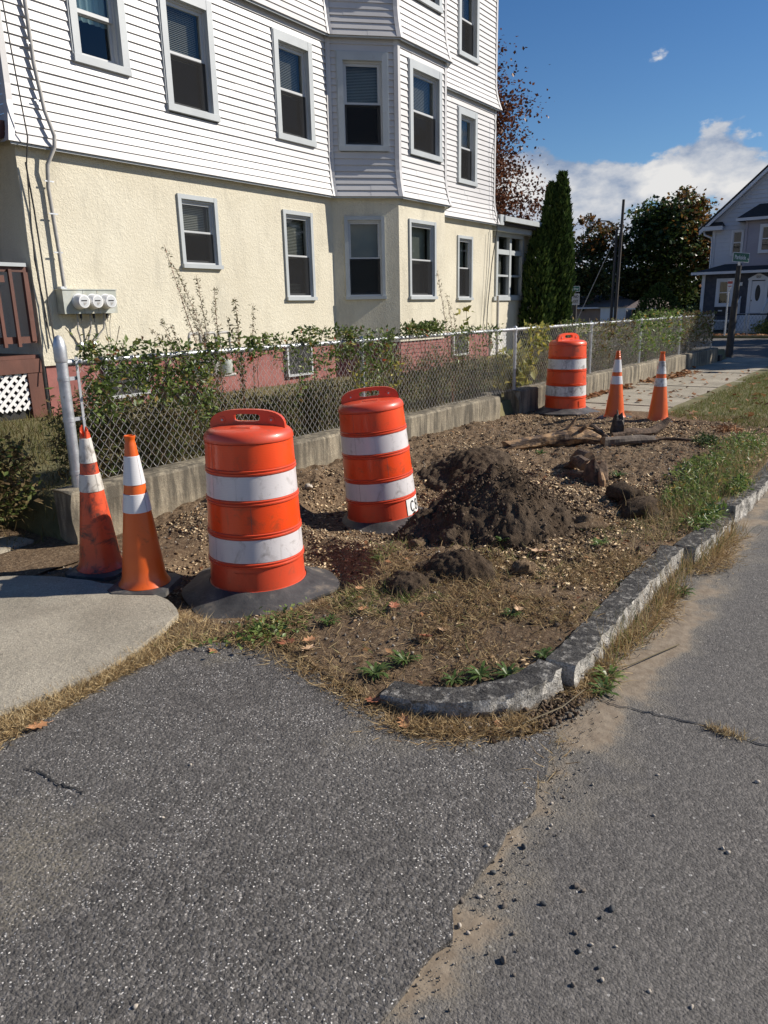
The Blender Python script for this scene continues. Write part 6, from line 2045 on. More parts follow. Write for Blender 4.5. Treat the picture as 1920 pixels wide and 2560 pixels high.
# fallen leaves one can point at
def oak_leaf(loc, s, mat, label, group=None):
    pts = [(0, 0), (0.10, 0.12), (0.30, 0.16), (0.12, 0.30), (0.36, 0.46), (0.14, 0.52), (0.26, 0.74), (0.08, 0.78), (0, 1.0)]
    L = [(x, y) for x, y in pts]; Rr = [(-x, y) for x, y in pts[1:-1]][::-1]
    out = L + Rr
    curl = random.uniform(0.15, 0.5)
    mb = MB()
    c = (0, 0.5, -0.04)
    V = [(x * s, y * s, s * (curl * x * x * 2 + 0.25 * (y - 0.5) ** 2 + random.uniform(-.03, .03))) for x, y in out]
    for i in range(len(V)):
        mb.face([V[i], V[(i + 1) % len(V)], tuple(q * s for q in c)])
    mb.tube([(0, 0, 0.02 * s), (0.02 * s, -0.25 * s, 0.05 * s)], 0.012 * s, 4)
    o = mb.build('fallen_leaf', mat, None, None, loc, (random.uniform(-.3, .3), random.uniform(-.3, .3), random.uniform(0, 6.28)))
    return tag(o, label, 'leaf', group)


LV = [((1.33, 2.55), 0.11, 'oakleaf', 'orange oak leaf lying on the dead grass strip beside the drive'), ((2.31, 2.10), 0.12, 'tanleaf', 'pointed tan oak leaf at the top of the drive edge'), ((2.37, 2.20), 0.12, 'redleaf', 'reddish oak leaf just above the pointed tan leaf'),
      ((2.88, 1.98), 0.11, 'redleaf', 'red brown oak leaf in the turf below the low lump of soil'), ((2.80, 2.11), 0.10, 'oakleaf', 'brown leaf lying nearest the low lump of soil'), ((2.66, 1.70), 0.11, 'redleaf', 'curled red leaf in the middle of the near turf'),
      ((2.73, 1.62), 0.09, 'tanleaf', 'small tan leaf right of the curled red leaf'), ((2.045, 1.37), 0.11, 'oakleaf', 'orange leaf on the litter at the left end of the curved kerb stone'), ((2.43, 2.13), 0.09, 'oakleaf', 'small orange leaf among the tips of the turf by the drive'),
      ((3.92, 1.60), 0.20, 'tanleaf', 'biggest pale tan leaf at the foot of the soil mound'), ((5.04, 2.19), 0.13, 'oakleaf', 'orange leaf on the slope right of the soil mound'), ((3.12, 1.42), 0.10, 'tanleaf', 'pale curled leaf in the turf near the kerb'),
      ((2.14, 1.55), 0.09, 'redleaf', 'small red leaf where the kerb stone meets the drive'), ((2.13, 1.25), 0.08, 'tanleaf', 'tan leaf in the litter in front of the curved kerb stone'), ((2.24, 1.08), 0.07, 'oakleaf', 'little brown leaf at the foot of the curved kerb stone'),
      ((2.12, 2.52), 0.08, 'oakleaf', 'leaf flat on the dead grass below the biggest drum'), ((7.9, 2.9), 0.11, 'tanleaf', 'pale shaving of leaf among the split wood'), ((6.2, 1.62), 0.13, 'tanleaf', 'pale leaf beside the wood chips right of the rotten stump'),
      ((2.60, 0.985 + 0.05), 0.07, 'tanleaf', 'yellowish leaf near the joint of the kerb stones'), ((3.0, 2.27), 0.08, 'oakleaf', 'brown leaf beside the rubber foot of the biggest drum'), ((6.8, 1.6), 0.10, 'oakleaf', 'brown leaf at the edge of the green weed bank')]
for (a, b), s_, mt, nm in LV:
    z_ = float(on_dirt(np.array(a), np.array(b)))
    z_ = max(z_, 0.0) + 0.02
    oak_leaf((a, b, z_), s_ * (0.68 if s_ > 0.15 else 0.8), M[mt], nm)
# drifted leaves along the far wall and on the pavement
ax_, ay_ = edge_pts([(11.0, 4.27), (12.4, 4.22), (13.6, 4.2)], 420, 0.05)
bx_, by_ = edge_pts([(14.4, 4.15), (15.9, 4.0), (17.0, 3.95)], 420, 0.10)
cx_, cy_ = rng.uniform(10, 18, 90), rng.uniform(2.7, 4.1, 90)
dx_, dy_ = rng.uniform(9.6, 17, 140), rng.uniform(1.2, 2.6, 140)
xs = np.r_[ax_, bx_, cx_, dx_]; ys = np.r_[ay_, by_, cy_, dy_]
P = np.stack([xs, ys, np.full(len(xs), 0.11)], 1); P[-140:, 2] = 0.13
tag(leaves_obj('leaf_litter', P, rng.uniform(0.05, 0.12, len(xs)), M['litter'], None, 0.7, 1.2), kind='stuff')
xs, ys = pick(500, 2.2, 9.5, 1.05, 4.3)
tag(leaves_obj('leaf_scraps', np.stack([xs, ys, on_dirt(xs, ys) + 0.012], 1), rng.uniform(0.02, 0.05, len(xs)), M['litter'], None, 0.8, 1.0), kind='stuff')
xs, ys = edge_pts([(37.0, 9), (37.0, 3)], 400, 0.5)
tag(leaves_obj('far_leaf_litter', np.stack([xs, ys, np.full(len(xs), 0.12)], 1), rng.uniform(0.08, 0.18, len(xs)), M['litter'], None, 0.6, 1.2), kind='stuff')
# twigs
for (p, nm) in (([(6.35, 1.55, 0.16), (6.0, 1.42, 0.19), (5.75, 1.32, 0.2)], 'thin dark twig pointing at the green weeds'), ([(4.95, 2.75, 0.06), (5.1, 2.62, 0.16), (5.2, 2.6, 0.22)], 'thin bent twig sticking out left of the wood chips'),
                ([(3.35, 0.72, 0.01), (3.0, 0.84, 0.02), (2.75, 0.97, 0.05)], 'dry straw stalk lying over the gutter'), ([(2.30, 1.02, 0.03), (2.46, 0.93, 0.05), (2.62, 0.90, 0.06)], 'dry stalk at the foot of the curved kerb stone'), ([(7.6, 2.0, 0.15), (7.2, 2.1, 0.17), (6.9, 2.05, 0.15)], 'pale twig across the wood chips')):
    q = MB(); c = Vector(p[0]); q.tube([Vector(v) - c for v in p], [0.0035, 0.003, 0.0015], 5)
    tag(q.build('twig', M['stem'], None, 60, c), nm, 'twig')

# loose stones on the street
PEB = [(1.96, .759, 'pale', .011), (1.728, .749, 'darkpeb', .017), (1.587, .778, 'darkpeb', .016), (1.447, .80, 'stone', .017), (1.487, .767, 'pale', .013), (1.372, .763, 'pale', .014), (1.364, .734, 'pale', .011), (1.666, .565, 'stone', .017), (1.66, .545, 'stone', .014),
       (1.494, .698, 'stone', .015), (1.56, .614, 'darkpeb', .015), (1.641, .458, 'darkpeb', .017), (1.599, .473, 'darkpeb', .011), (1.428, .638, 'stone', .012), (1.515, .51, 'stone', .012), (1.502, .465, 'pale', .010), (1.467, .481, 'darkpeb', .013), (1.448, .426, 'darkpeb', .012),
       (1.338, .622, 'stone', .019), (1.368, .459, 'stone', .012), (2.434, .241, 'pale', .017), (2.08, .475, 'pale', .010), (2.041, .268, 'pale', .012), (2.032, .253, 'pale', .013), (1.66, .833, 'pale', .012), (1.193, .78, 'stone', .009), (1.259, .757, 'stone', .008),
       (1.531, .412, 'pale', .009), (1.42, .408, 'pale', .012), (1.45, .308, 'pale', .009), (2.297, .523, 'pale', .010), (1.846, .721, 'pale', .009), (1.316, .585, 'stone', .010), (1.462, .217, 'pale', .010), (0.752, 1.254, 'pale', .012), (1.454, 1.879, 'pale', .010), (1.215, 1.73, 'pale', .010),
       (2.18, 1.175, 'pale', .022), (2.20, 1.20, 'stone', .026), (2.15, 1.235, 'pale', .018), (2.235, 1.13, 'pale', .020), (2.10, 1.30, 'stone', .016)]
PL = {'pale': 'pale loose pebble lying on the grey asphalt', 'darkpeb': 'black lump of loose asphalt lying on the street', 'stone': 'brownish loose stone lying on the grey asphalt'}
for i, (a, b, mt, s_) in enumerate(PEB):
    s_ *= 0.55
    lab = PL[mt] if i < 37 else 'small stone heaped in the litter at the foot of the curved kerb stone'
    z_ = 0.014 if b > 0.80 else 0.0
    v, f = ICO2
    n_ = 1 + 0.75 * fbm(v[:, 0] * 1.5 + i, v[:, 1] * 1.5 + v[:, 2], i, 3)
    V = v * n_[:, None] * np.array([s_, s_ * random.uniform(.6, .95), s_ * random.uniform(.55, .85)])
    tag(link('pebble', np_mesh('pebble', V, f, M[mt], None, i % 3 == 0), None, (a, b, z_ + s_ * 0.5), (random.uniform(-.3, .3), random.uniform(-.3, .3), random.uniform(0, 6))), lab, 'pebble', {'pale': 'pale pebbles on the asphalt', 'darkpeb': 'black lumps on the street', 'stone': 'brownish stones on the asphalt'}[mt] if i < 37 else 'stones at the kerb corner')
# cracks in the asphalt: narrow dark fissures with a tuft of straw
def crack(pts, w, z, name):
    P = []
    for (a, b), (c, d) in zip(pts, pts[1:]):
        for k in range(6):
            t = k / 6; P.append((a + (c - a) * t + random.gauss(0, .006), b + (d - b) * t + random.gauss(0, .006)))
    P.append(pts[-1])
    mb = MB(); prev = None
    for i, (a, b) in enumerate(P):
        j = min(i + 1, len(P) - 1); k = max(i - 1, 0)
        tx, ty = P[j][0] - P[k][0], P[j][1] - P[k][1]; l_ = math.hypot(tx, ty) or 1
        ww = w * random.uniform(0.4, 1.2) * (0.3 if i in (0, len(P) - 1) else 1)
        row = ((a - ty / l_ * ww, b + tx / l_ * ww, z), (a + ty / l_ * ww, b - tx / l_ * ww, z))
        if prev: mb.face([prev[0], prev[1], row[1], row[0]])
        prev = row
    return tag(mb.build(name, M['black']), kind='structure')


crack([(2.66, 0.86), (2.676, 0.76), (2.68, 0.661), (2.70, 0.471), (2.673, 0.278), (2.70, 0.1)], 0.004, 0.004, 'road_crack')
crack([(1.12, 2.34), (1.142, 2.27), (1.133, 2.18), (1.148, 2.10), (1.15, 2.04)], 0.004, 0.018, 'driveway_crack')
xs, ys = edge_pts([(2.69, 0.45), (2.68, 0.33)], 160, 0.012)
tag(link('crack_grass', blades('crack_grass', xs, ys, np.full(160, 0.002), 0.02, 0.05, 0.003, 1.3, M['drygrass'])), kind='stuff')

# ================================================================== TREES
def tree(name, base, crown, n, size, mat, label, trunk=0.18, limbs=9, mats2=None, lump=0.5, lf=1.5, group=None, gaps=0.10, seed=1):
    """base (x,y,z); crown list of (dx,dy,z,rx,ry,rz) lobes; leaves bunched in clumps, with gaps"""
    root = empty(name, base, label=label, cat='tree', group=group)
    P = []; tot = sum(c[3] * c[4] * c[5] for c in crown)
    for ci, (dx, dy, cz, rx, ry, rz) in enumerate(crown):
        m = int(n * rx * ry * rz / tot)
        nc = max(12, m // 45)
        v = rng.normal(0, 1, (nc, 3)); v /= np.linalg.norm(v, axis=1)[:, None]
        rad = rng.uniform(0.25, 1, nc) ** 0.45
        f = 1 + lump * fbm(v[:, 0] * lf + seed, v[:, 1] * lf + v[:, 2] * lf, seed + ci)
        cc = v * (rad * f)[:, None] * np.array([rx, ry, rz]) + np.array([dx, dy, cz])
        cr = rng.uniform(0.10, 0.24, nc) * min(rx, rz)
        k = rng.integers(0, nc, m)
        P.append(cc[k] + rng.normal(0, 1, (m, 3)) * cr[k][:, None] * np.array([1, 1, 0.6]))
    P = np.concatenate(P)
    keep = rng.uniform(0, 1, len(P)) > gaps
    P = P[keep]
    if mats2:
        side = mats2[1]
        w = P @ np.array(side[:3]) + side[3] + rng.normal(0, side[4], len(P))
        A, B_ = P[w <= 0], P[w > 0]
        leaves_obj('crown', A, rng.uniform(*size, len(A)), M[mat], root, math.pi, 1.2)
        leaves_obj('turning_leaves', B_, rng.uniform(*size, len(B_)), M[mats2[0]], root, math.pi, 1.2)
    else:
        leaves_obj('crown', P, rng.uniform(*size, len(P)), M[mat], root, math.pi, 1.2)
    top = max(c[2] for c in crown)
    mb = MB()
    mb.tube([(0, 0, -0.1), (0.03, 0.02, top * 0.35), (0, 0.05, top * 0.7), (0.05, 0, top)], [trunk, trunk * 0.8, trunk * 0.5, trunk * 0.15], 9)
    mb.build('trunk', M['bark'], root, 50)
    mb = MB()
    for i in range(limbs):
        e = P[rng.integers(0, len(P))]
        s = 0.25 + 0.5 * random.random()
        a = Vector((0, 0.02, top * s)); e = Vector(e)
        m_ = a.lerp(e, 0.5) + Vector((0, 0, 0.12 * (e - a).length))
        mb.tube([a, m_, e], [trunk * 0.32, trunk * 0.18, trunk * 0.05], 6, False)
    mb.build('limb', M['bark'], root, 50)
    return root


tree('oak_tree', (28.2, 16.4, 0), [(0, 0, 6.5, 2.6, 2.6, 2.6), (0.3, -0.6, 8.6, 2.2, 2.2, 2.2), (-0.2, 0.4, 10.6, 1.6, 1.6, 1.8), (0.8, -1.1, 5.3, 1.9, 1.9, 1.2)], 42000, (0.09, 0.18), 'oak', 'rust brown oak rising behind the right end of the white house', 0.25, 18, gaps=0.1, lump=0.7, lf=2.2, seed=3)


def cedar(base, h, r, n, label, seed):
    root = empty('arborvitae', base, label=label, cat='tree', group='arborvitae beside the sun porch')
    z = rng.uniform(0, 1, n) ** 0.9; an = rng.uniform(0, 2 * np.pi, n)
    prof = np.interp(z, [0, 0.08, 0.35, 0.7, 0.9, 1.0], [0.75, 0.95, 1.0, 0.72, 0.34, 0.03])
    rr = r * prof * (rng.uniform(0.55, 1.0, n) ** 0.5) * (1 + 0.35 * fbm(np.cos(an) * 2.2 + seed, np.sin(an) * 2.2 + z * h * 1.6, seed, 3))
    P = np.stack([np.cos(an) * rr, np.sin(an) * rr, z * h], 1)
    d = np.stack([np.cos(an) * 0.6, np.sin(an) * 0.6, np.full(n, 1.0)], 1) + rng.normal(0, 0.25, (n, 3))
    d /= np.linalg.norm(d, axis=1)[:, None]
    s = np.cross(d, rng.normal(0, 1, (n, 3))); s /= np.linalg.norm(s, axis=1)[:, None]
    t = np.cross(s, d)
    rot = np.stack([s, d, t], 2)
    sz = rng.uniform(0.10, 0.22, n)
    me = scatter('foliage', LEAF_V, LEAF_F, P, rot, np.stack([sz * 0.7, sz, sz], 1), M['cedar'])
    o = link('foliage', me, root); o['kind'] = 'stuff'
    mb = MB(); mb.tube([(0, 0, -0.1), (0, 0, h * 0.9)], [0.10, 0.02], 8); mb.build('trunk', M['bark'], root, 50)
    return root


cedar((20.71, 8.50, 0.3), 4.62, 0.37, 5200, 'tallest pointed evergreen beside the sun porch', 3)
cedar((20.54, 8.72, 0.3), 4.36, 0.38, 5200, 'second pointed evergreen, its tip just left of the tallest one', 7)
cedar((20.20, 8.90, 0.3), 3.3, 0.42, 4600, 'lower dark evergreen touching the sun porch corner', 11)

tree('maple_tree', (61.5, 16.6, 0), [(0.3, 0, 5.0, 3.0, 3.2, 3.1), (0.2, 1.0, 7.4, 2.0, 2.2, 1.9), (0.5, -1.0, 7.9, 1.8, 1.8, 1.9), (0.9, -2.6, 5.4, 1.8, 1.6, 2.2), (0.0, 2.2, 4.6, 1.6, 1.8, 2.4)], 20000, (0.20, 0.40), 'maple', 'big dark maple with orange tinged side, behind the bare pole', 0.3, 16,
     ('maple2', (0.15, -1.0, 0.35, -4.3, 0.9)), 0.7, 2.0, gaps=0.12, seed=5)
tree('maple_tree', (58.5, 21.2, 0), [(0, 0, 4.2, 2.4, 2.6, 2.4), (0.3, -0.3, 6.3, 1.7, 1.9, 1.5), (0, 1.6, 3.4, 1.6, 1.8, 2.0)], 9000, (0.20, 0.38), 'shade', 'thin brownish tree between the evergreens and the bare pole', 0.22, 18, ('maple2', (0, 0, 1.0, -6.2, 1.0)), 0.8, 2.2, gaps=0.3, seed=8)
for i, (a, b, h_, r_, nm) in enumerate(((66, 19, 4.4, 3.0, 'dark tree filling in behind the big maple'), (67, 25, 4.6, 3.2, 'dark tree behind the thin brownish tree'), (69, 30, 5.0, 3.4, 'dark tree behind the pointed evergreens'), (66.5, 14.0, 3.4, 2.2, 'dark low tree behind the far dark blue house corner'))):
    tree('shade_tree', (a, b, 0), [(0, 0, h_ * 0.52, r_, r_, h_ * 0.55)], 5200, (0.28, 0.5), 'shade', nm, 0.25, 6, group='dark trees beyond the crossing', gaps=0.05, seed=20 + i)

cs_ = cedar((38.2, 10.55, 0.0), 2.38, 1.05, 3600, 'wide cone shaped shrub below the big maple', 15)
cs_['group'] = 'garden shrubs beyond the crossing'; cs_.name = 'conical_shrub'; cs_['category'] = 'shrub'
bush('garden_shrub', (39.5, 9.3, 0.0), (0.8, 0.5, 1.5), 900, (0.08, 0.16), 'clover', 'pale green shrub at the left corner of the dark blue house', 'shrub', 'garden shrubs beyond the crossing', stems=8)
bush('garden_shrub', (41.0, 5.9, 0.0), (0.8, 0.9, 0.62), 900, (0.08, 0.18), 'yelleaf', 'yellow leaved shrub beside the far front steps', 'shrub', 'garden shrubs beyond the crossing', stems=8)
# street trees standing just off to the right; they shade the crossing
for i, (a, b, nm) in enumerate(((27.5, -4.0, 'street tree at the near corner of the crossing'), (34.5, -5.5, 'street tree at the far side of the crossing'), (39.0, -2.8, 'street tree before the far house'))):
    tree('street_tree', (a, b, 0), [(0, 0, 6.0, 2.9, 2.9, 2.6), (0.4, 0.3, 8.2, 2.0, 2.0, 1.6)], 4200, (0.28, 0.5), 'shade', nm, 0.25, 8, group='street trees right of the crossing', gaps=0.1, seed=40 + i)

# ================================================================== FAR STREET
up = empty('utility_pole', (47.2, 15.6, 0.0), label='bare wooden utility pole with a curved lamp arm and guy wire', cat='utility pole')
q = MB(); q.tube([(0, 0, 0), (0, -0.05, 4.0), (0.02, -0.10, 7.55)], [0.105, 0.095, 0.08], 12); q.build('pole', M['polewood'], up, 40)
q = MB(); q.tube([(-0.1, 0.22, 0), (-0.1, 0.17, 5.9)], [0.095, 0.08], 10); q.build('steel_post', M['polewood'], up, 40)
q = MB(); q.tube([(-0.1, 0.17, 5.7), (-0.15, 0.30, 6.1), (-0.25, 0.62, 6.38), (-0.4, 1.05, 6.42), (-0.5, 1.4, 6.35)], 0.035, 8)
la = q.build('lamp_arm', M['darkpole'], up, 40)
q = MB(); q.hexa([(-0.62, 1.35, 6.30), (-0.45, 1.35, 6.30), (-0.55, 1.75, 6.27), (-0.72, 1.75, 6.27), (-0.60, 1.35, 6.40), (-0.47, 1.35, 6.40), (-0.58, 1.75, 6.36), (-0.70, 1.75, 6.36)]); q.build('lamp_head', M['conduit'], la)
q = MB(); q.tube([(-0.1, 0.17, 5.6), (-1.1, 1.9, 0.9), (-1.25, 2.15, 0.2)], 0.018, 6); q.build('guy_wire', M['conduit'], up)


def text_obj(name, body, size, mat, parent, loc, rot, align='CENTER', sx=1.0, bold=0.0):
    cu = bpy.data.curves.new(name, 'FONT')
    cu.body = body; cu.size = size; cu.align_x = align; cu.align_y = 'CENTER'; cu.extrude = 0.001; cu.offset = bold
    cu.materials.append(mat)
    tmp = bpy.data.objects.new(name, cu); COL.objects.link(tmp)
    dg = bpy.context.evaluated_depsgraph_get(); dg.update()
    me = bpy.data.meshes.new_from_object(tmp.evaluated_get(dg))
    bpy.data.objects.remove(tmp)
    me.name = name
    if not me.materials: me.materials.append(mat)
    o = link(name, me, parent, loc, rot)
    o.scale = (sx, 1, 1)
    return o


def rounded(mb, w, h, r, y, m=0, flip=False):
    pts = []
    for cx_, cz_, a0 in ((w - r, h - r, 0), (-w + r, h - r, 90), (-w + r, -h + r, 180), (w - r, -h + r, 270)):
        for k in range(5):
            a = R(a0 + k * 22.5); pts.append((cx_ + r * math.cos(a), y, cz_ + r * math.sin(a)))
    mb.face(pts if flip else list(reversed(pts)), m)
    return pts


def sign_plate(name, w, h, mat, border, parent, loc, rz, th=0.006):
    """plate facing local -y"""
    q = MB()
    a = rounded(q, w, h, 0.02, 0, 0, False); b = rounded(q, w, h, 0.02, th, 0, True)
    for i in range(len(a)): q.face([a[i], a[(i + 1) % len(a)], b[(i + 1) % len(a)], b[i]])
    o = q.build(name, border, parent, None, loc, (0, 0, rz))
    q = MB(); rounded(q, w - 0.014, h - 0.014, 0.016, -0.002, 0, False)
    q.build('sign_face', mat, o)
    return o


# leaning dark post with the green name plate
sp_ = empty('street_sign', (23.36, 4.38, 0.0), (0, 0, 0), 'thick dark post carrying a green Parkside street name plate', 'street sign')
q = MB(); q.tube([(0, 0, 0), (0.0, 0, 0.12), (0.0, -0.01, 1.2), (0.02, -0.03, 2.5)], [0.13, 0.105, 0.09, 0.065], 10); q.build('post', M['darkpole'], sp_, 50)
q = MB(); q.box(-0.01, 0.05, -0.06, 0.0, 2.48, 2.60); q.build('bracket', M['galv'], sp_)
pl_ = sign_plate('name_plate', 0.33, 0.125, M['green'], M['signwhite'], sp_, (0.03, -0.06, 2.715), R(-28) )
pl_.rotation_euler = (0, R(2.0), R(-28))
text_obj('lettering', 'Parkside', 0.155, M['signwhite'], pl_, (-0.035, -0.005, -0.005), (R(90), 0, 0), sx=0.86, bold=0.002)
text_obj('lettering', 'Av', 0.06, M['signwhite'], pl_, (0.275, -0.005, -0.035), (R(90), 0, 0), sx=0.9)

ns = empty('street_sign', (26.2, 10.12, 0.0), label='dark post with small green name plate over a grey NO EXIT sign', cat='street sign')
q = MB(); q.tube([(0, 0, 0), (0, 0, 1.55)], 0.09, 8); q.tube([(0, 0, 1.5), (0, 0, 2.05)], 0.02, 6); q.build('post', M['darkpole'], ns, 50)
pl_ = sign_plate('name_plate', 0.125, 0.095, M['green'], M['signwhite'], ns, (0.0, -0.03, 2.09), R(-58))
text_obj('lettering', 'Dyer', 0.10, M['signwhite'], pl_, (0, -0.005, 0.0), (R(90), 0, 0), sx=0.75, bold=0.002)
pl_ = sign_plate('notice_plate', 0.135, 0.19, M['signgrey'], M['signwhite'], ns, (-0.01, -0.03, 1.74), R(-58))
text_obj('lettering', 'NO', 0.13, M['ink'], pl_, (0.01, -0.005, 0.085), (R(90), 0, 0), sx=0.8, bold=0.002)
text_obj('lettering', 'EXIT', 0.13, M['ink'], pl_, (0.0, -0.005, -0.075), (R(90), 0, 0), sx=0.62, bold=0.002)

bs = empty('bus_stop_sign', (36.3, 7.08, 0.1), label='slim galvanised pole with a white and red notice, in front of the far porch', cat='street sign')
q = MB(); q.tube([(0, 0, -0.1), (0, 0, 2.35)], 0.035, 8); q.build('pole', M['galv'], bs, 50)
q = MB(); z0, z1 = 1.72, 2.32
q.hexa([(-0.01, -0.02, z0), (0.0, -0.02, z0), (0.0, 0.02, z0), (-0.01, 0.02, z0), (-0.01, -0.19, z1), (0, -0.19, z1), (0, 0.04, z1), (-0.01, 0.04, z1)])
pl_ = q.build('notice_plate', M['signwhite'], bs); pl_.location = (-0.05, 0.02, 0)
q = MB(); q.box(-0.014, -0.011, -0.17, 0.03, 2.20, 2.30); q.box(-0.014, -0.011, -0.13, 0.0, 2.08, 2.11); q.build('red_print', M['signred'], pl_)

# ---- the house across the crossing
fh = empty('corner_house', (44.4, 6.0, 0.0), label='grey white gabled house with dark blue porch and front steps across the crossing', cat='house')
FH = Vector(fh.location)
def P2(mb, name, mat, parent=fh, smooth=None):
    o = mb.build(name, mat, parent, smooth)
    if parent is fh: o.location = -FH
    return o
XW = 44.6
q = MB()
q.face([(XW, 9.72, 0.1), (XW, -1.8, 0.1), (XW, -1.8, 5.55), (XW, 3.95, 11.0), (XW, 9.72, 5.75)])
q.face([(XW, 9.72, 0.1), (XW, 9.72, 5.5), (XW + 12, 9.72, 5.5), (XW + 12, 9.72, 0.1)])
q.face([(XW, -1.8, 0.1), (XW + 12, -1.8, 0.1), (XW + 12, -1.8, 5.5), (XW, -1.8, 5.5)])
P2(q, 'gable_wall', M['f_white'])
# clapboards, row by row
z = 3.35; k = 0
while z < 10.8:
    hi = z + 0.205
    yl = 9.74 if z < 5.35 else 9.72 - (z - 5.35) * (9.72 - 3.95) / (11.0 - 5.6) * 1.0
    yr = 0.6 if z < 5.4 else max(0.6, 3.95 - (11.0 - z) * 1.05)
    if yl - yr > 0.3:
        q = MB(); q.hexa([(XW - 0.045, yr, z), (XW - 0.045, yl, z), (XW - 0.001, yl, z), (XW - 0.001, yr, z), (XW - 0.012, yr, hi), (XW - 0.012, yl - (0.19 if z > 5.35 else 0), hi), (XW - 0.001, yl - (0.19 if z > 5.35 else 0), hi), (XW - 0.001, yr, hi)])
        P2(q, 'clapboard', M['f_white'])
    z = hi
# roof slopes with overhang, rake boards, cornice return, downspout
q = MB()
for s_ in (1, -1):
    ye, yr = (10.40, 3.95) if s_ > 0 else (-2.5, 3.95)
    ze, zr = 5.28, 11.28
    a = [(XW - 0.45, ye, ze), (XW - 0.45, yr, zr), (XW + 12.4, yr, zr), (XW + 12.4, ye, ze)]
    b = [(p[0], p[1], p[2] - 0.10) for p in a]
    q.face(a if s_ > 0 else a[::-1]); q.face(b[::-1] if s_ > 0 else b)
    for i in range(4): q.face([a[i], b[i], b[(i + 1) % 4], a[(i + 1) % 4]])
P2(q, 'roof', M['f_roof'])
q = MB()
for ye, yr in ((10.36, 3.95), (-2.46, 3.95)):
    q.hexa([(XW - 0.44, ye, 4.99), (XW - 0.40, ye, 4.99), (XW - 0.40, yr, 10.97), (XW - 0.44, yr, 10.97), (XW - 0.44, ye, 5.17), (XW - 0.40, ye, 5.17), (XW - 0.40, yr, 11.17), (XW - 0.44, yr, 11.17)])
    q.hexa([(XW - 0.40, ye, 5.05), (XW - 0.05, ye, 5.05), (XW - 0.05, yr, 11.03), (XW - 0.40, yr, 11.03), (XW - 0.40, ye, 5.09), (XW - 0.05, ye, 5.09), (XW - 0.05, yr, 11.07), (XW - 0.40, yr, 11.07)])
P2(q, 'rake_board', M['f_trim'])
q = MB(); q.box(XW - 0.45, XW - 0.05, 9.2, 10.38, 5.20, 5.40)
P2(q, 'cornice_return', M['f_trim'])
q = MB(); q.hexa([(XW - 0.47, 9.15, 5.402), (XW - 0.05, 9.15, 5.402), (XW - 0.05, 10.40, 5.402), (XW - 0.47, 10.40, 5.402), (XW - 0.1, 9.3, 5.62), (XW - 0.05, 9.3, 5.62), (XW - 0.05, 10.0, 5.62), (XW - 0.1, 10.0, 5.62)])
P2(q, 'return_roof', M['f_roof'])
q = MB(); q.tube([(XW - 0.3, 10.15, 5.2), (XW - 0.28, 10.1, 5.0), (XW - 0.12, 9.78, 4.85), (XW - 0.10, 9.72, 4.6), (XW - 0.10, 9.72, 3.3)], 0.05, 8)
P2(q, 'downspout', M['f_trim'], smooth=50)
q = MB(); q.box(XW - 0.09, XW - 0.03, 9.60, 9.74, 3.3, 5.3); P2(q, 'corner_board', M['f_trim'])


def far_window(y0, y1, z0, z1, x, cs=0.09, name='window'):
    q = MB()
    q.box(x - 0.09, x - 0.003, y0 - cs, y0, z0 - cs, z1 + cs); q.box(x - 0.09, x - 0.003, y1, y1 + cs, z0 - cs, z1 + cs)
    q.box(x - 0.088, x - 0.003, y0, y1, z1, z1 + cs); q.box(x - 0.10, x - 0.003, y0, y1, z0 - cs, z0)
    w = P2(q, name, M['f_trim'])
    q = MB(); m = (z0 + z1) / 2
    for a, b in ((y0, y0 + 0.04), (y1 - 0.04, y1)): q.box(x - 0.06, x - 0.03, a, b, z0, z1)
    for a, b in ((z0, z0 + 0.04), (m - 0.025, m + 0.025), (z1 - 0.04, z1)): q.box(x - 0.062, x - 0.03, y0 + 0.04, y1 - 0.04, a, b)
    o = q.build('sash', M['f_trim'], w)
    q = MB(); q.face([(x - 0.05, y1, z0), (x - 0.05, y0, z0), (x - 0.05, y0, z1), (x - 0.05, y1, z1)]); q.build('pane', M['glass'], w)
    q = MB(); q.face([(x - 0.004, y1, z0), (x - 0.004, y0, z0), (x - 0.004, y0, z1), (x - 0.004, y1, z1)]); q.build('room', M['inside'], w)
    q = MB(); q.face([(x - 0.02, y1, m + 0.05), (x - 0.02, y0, m + 0.05), (x - 0.02, y0, z1), (x - 0.02, y1, z1)]); q.build('blind', M['polewood'], w)
    return w


far_window(8.27, 8.70, 3.98, 5.08, XW - 0.05)
# projecting lilac bay with its own roof
XB = 43.9
q = MB(); q.box(XB, XW - 0.05, -0.5, 8.0, 3.2, 5.52); P2(q, 'bay_wall', M['f_lilac'])
z = 3.25
while z < 5.4:
    q = MB(); q.hexa([(XB - 0.035, -0.5, z), (XB - 0.035, 8.0, z), (XB - 0.001, 8.0, z), (XB - 0.001, -0.5, z), (XB - 0.01, -0.5, z + 0.125), (XB - 0.01, 8.0, z + 0.125), (XB - 0.001, 8.0, z + 0.125), (XB - 0.001, -0.5, z + 0.125)])
    P2(q, 'siding_board', M['f_lilac']); z += 0.125
q = MB(); q.box(XB - 0.06, XB + 0.02, 7.92, 8.04, 3.2, 5.5); P2(q, 'corner_board', M['f_lilac'])
far_window(6.55, 7.22, 4.02, 5.18, XB - 0.04, 0.12)
q = MB(); q.hexa([(XB - 0.35, -1.0, 5.52), (XW - 0.04, -1.0, 5.52), (XW - 0.04, 8.45, 5.52), (XB - 0.35, 8.45, 5.52), (XB - 0.35, -1.0, 5.64), (XW - 0.04, -1.0, 6.35), (XW - 0.04, 7.6, 6.35), (XB - 0.35, 8.45, 5.64)])
P2(q, 'bay_roof', M['f_roof'])
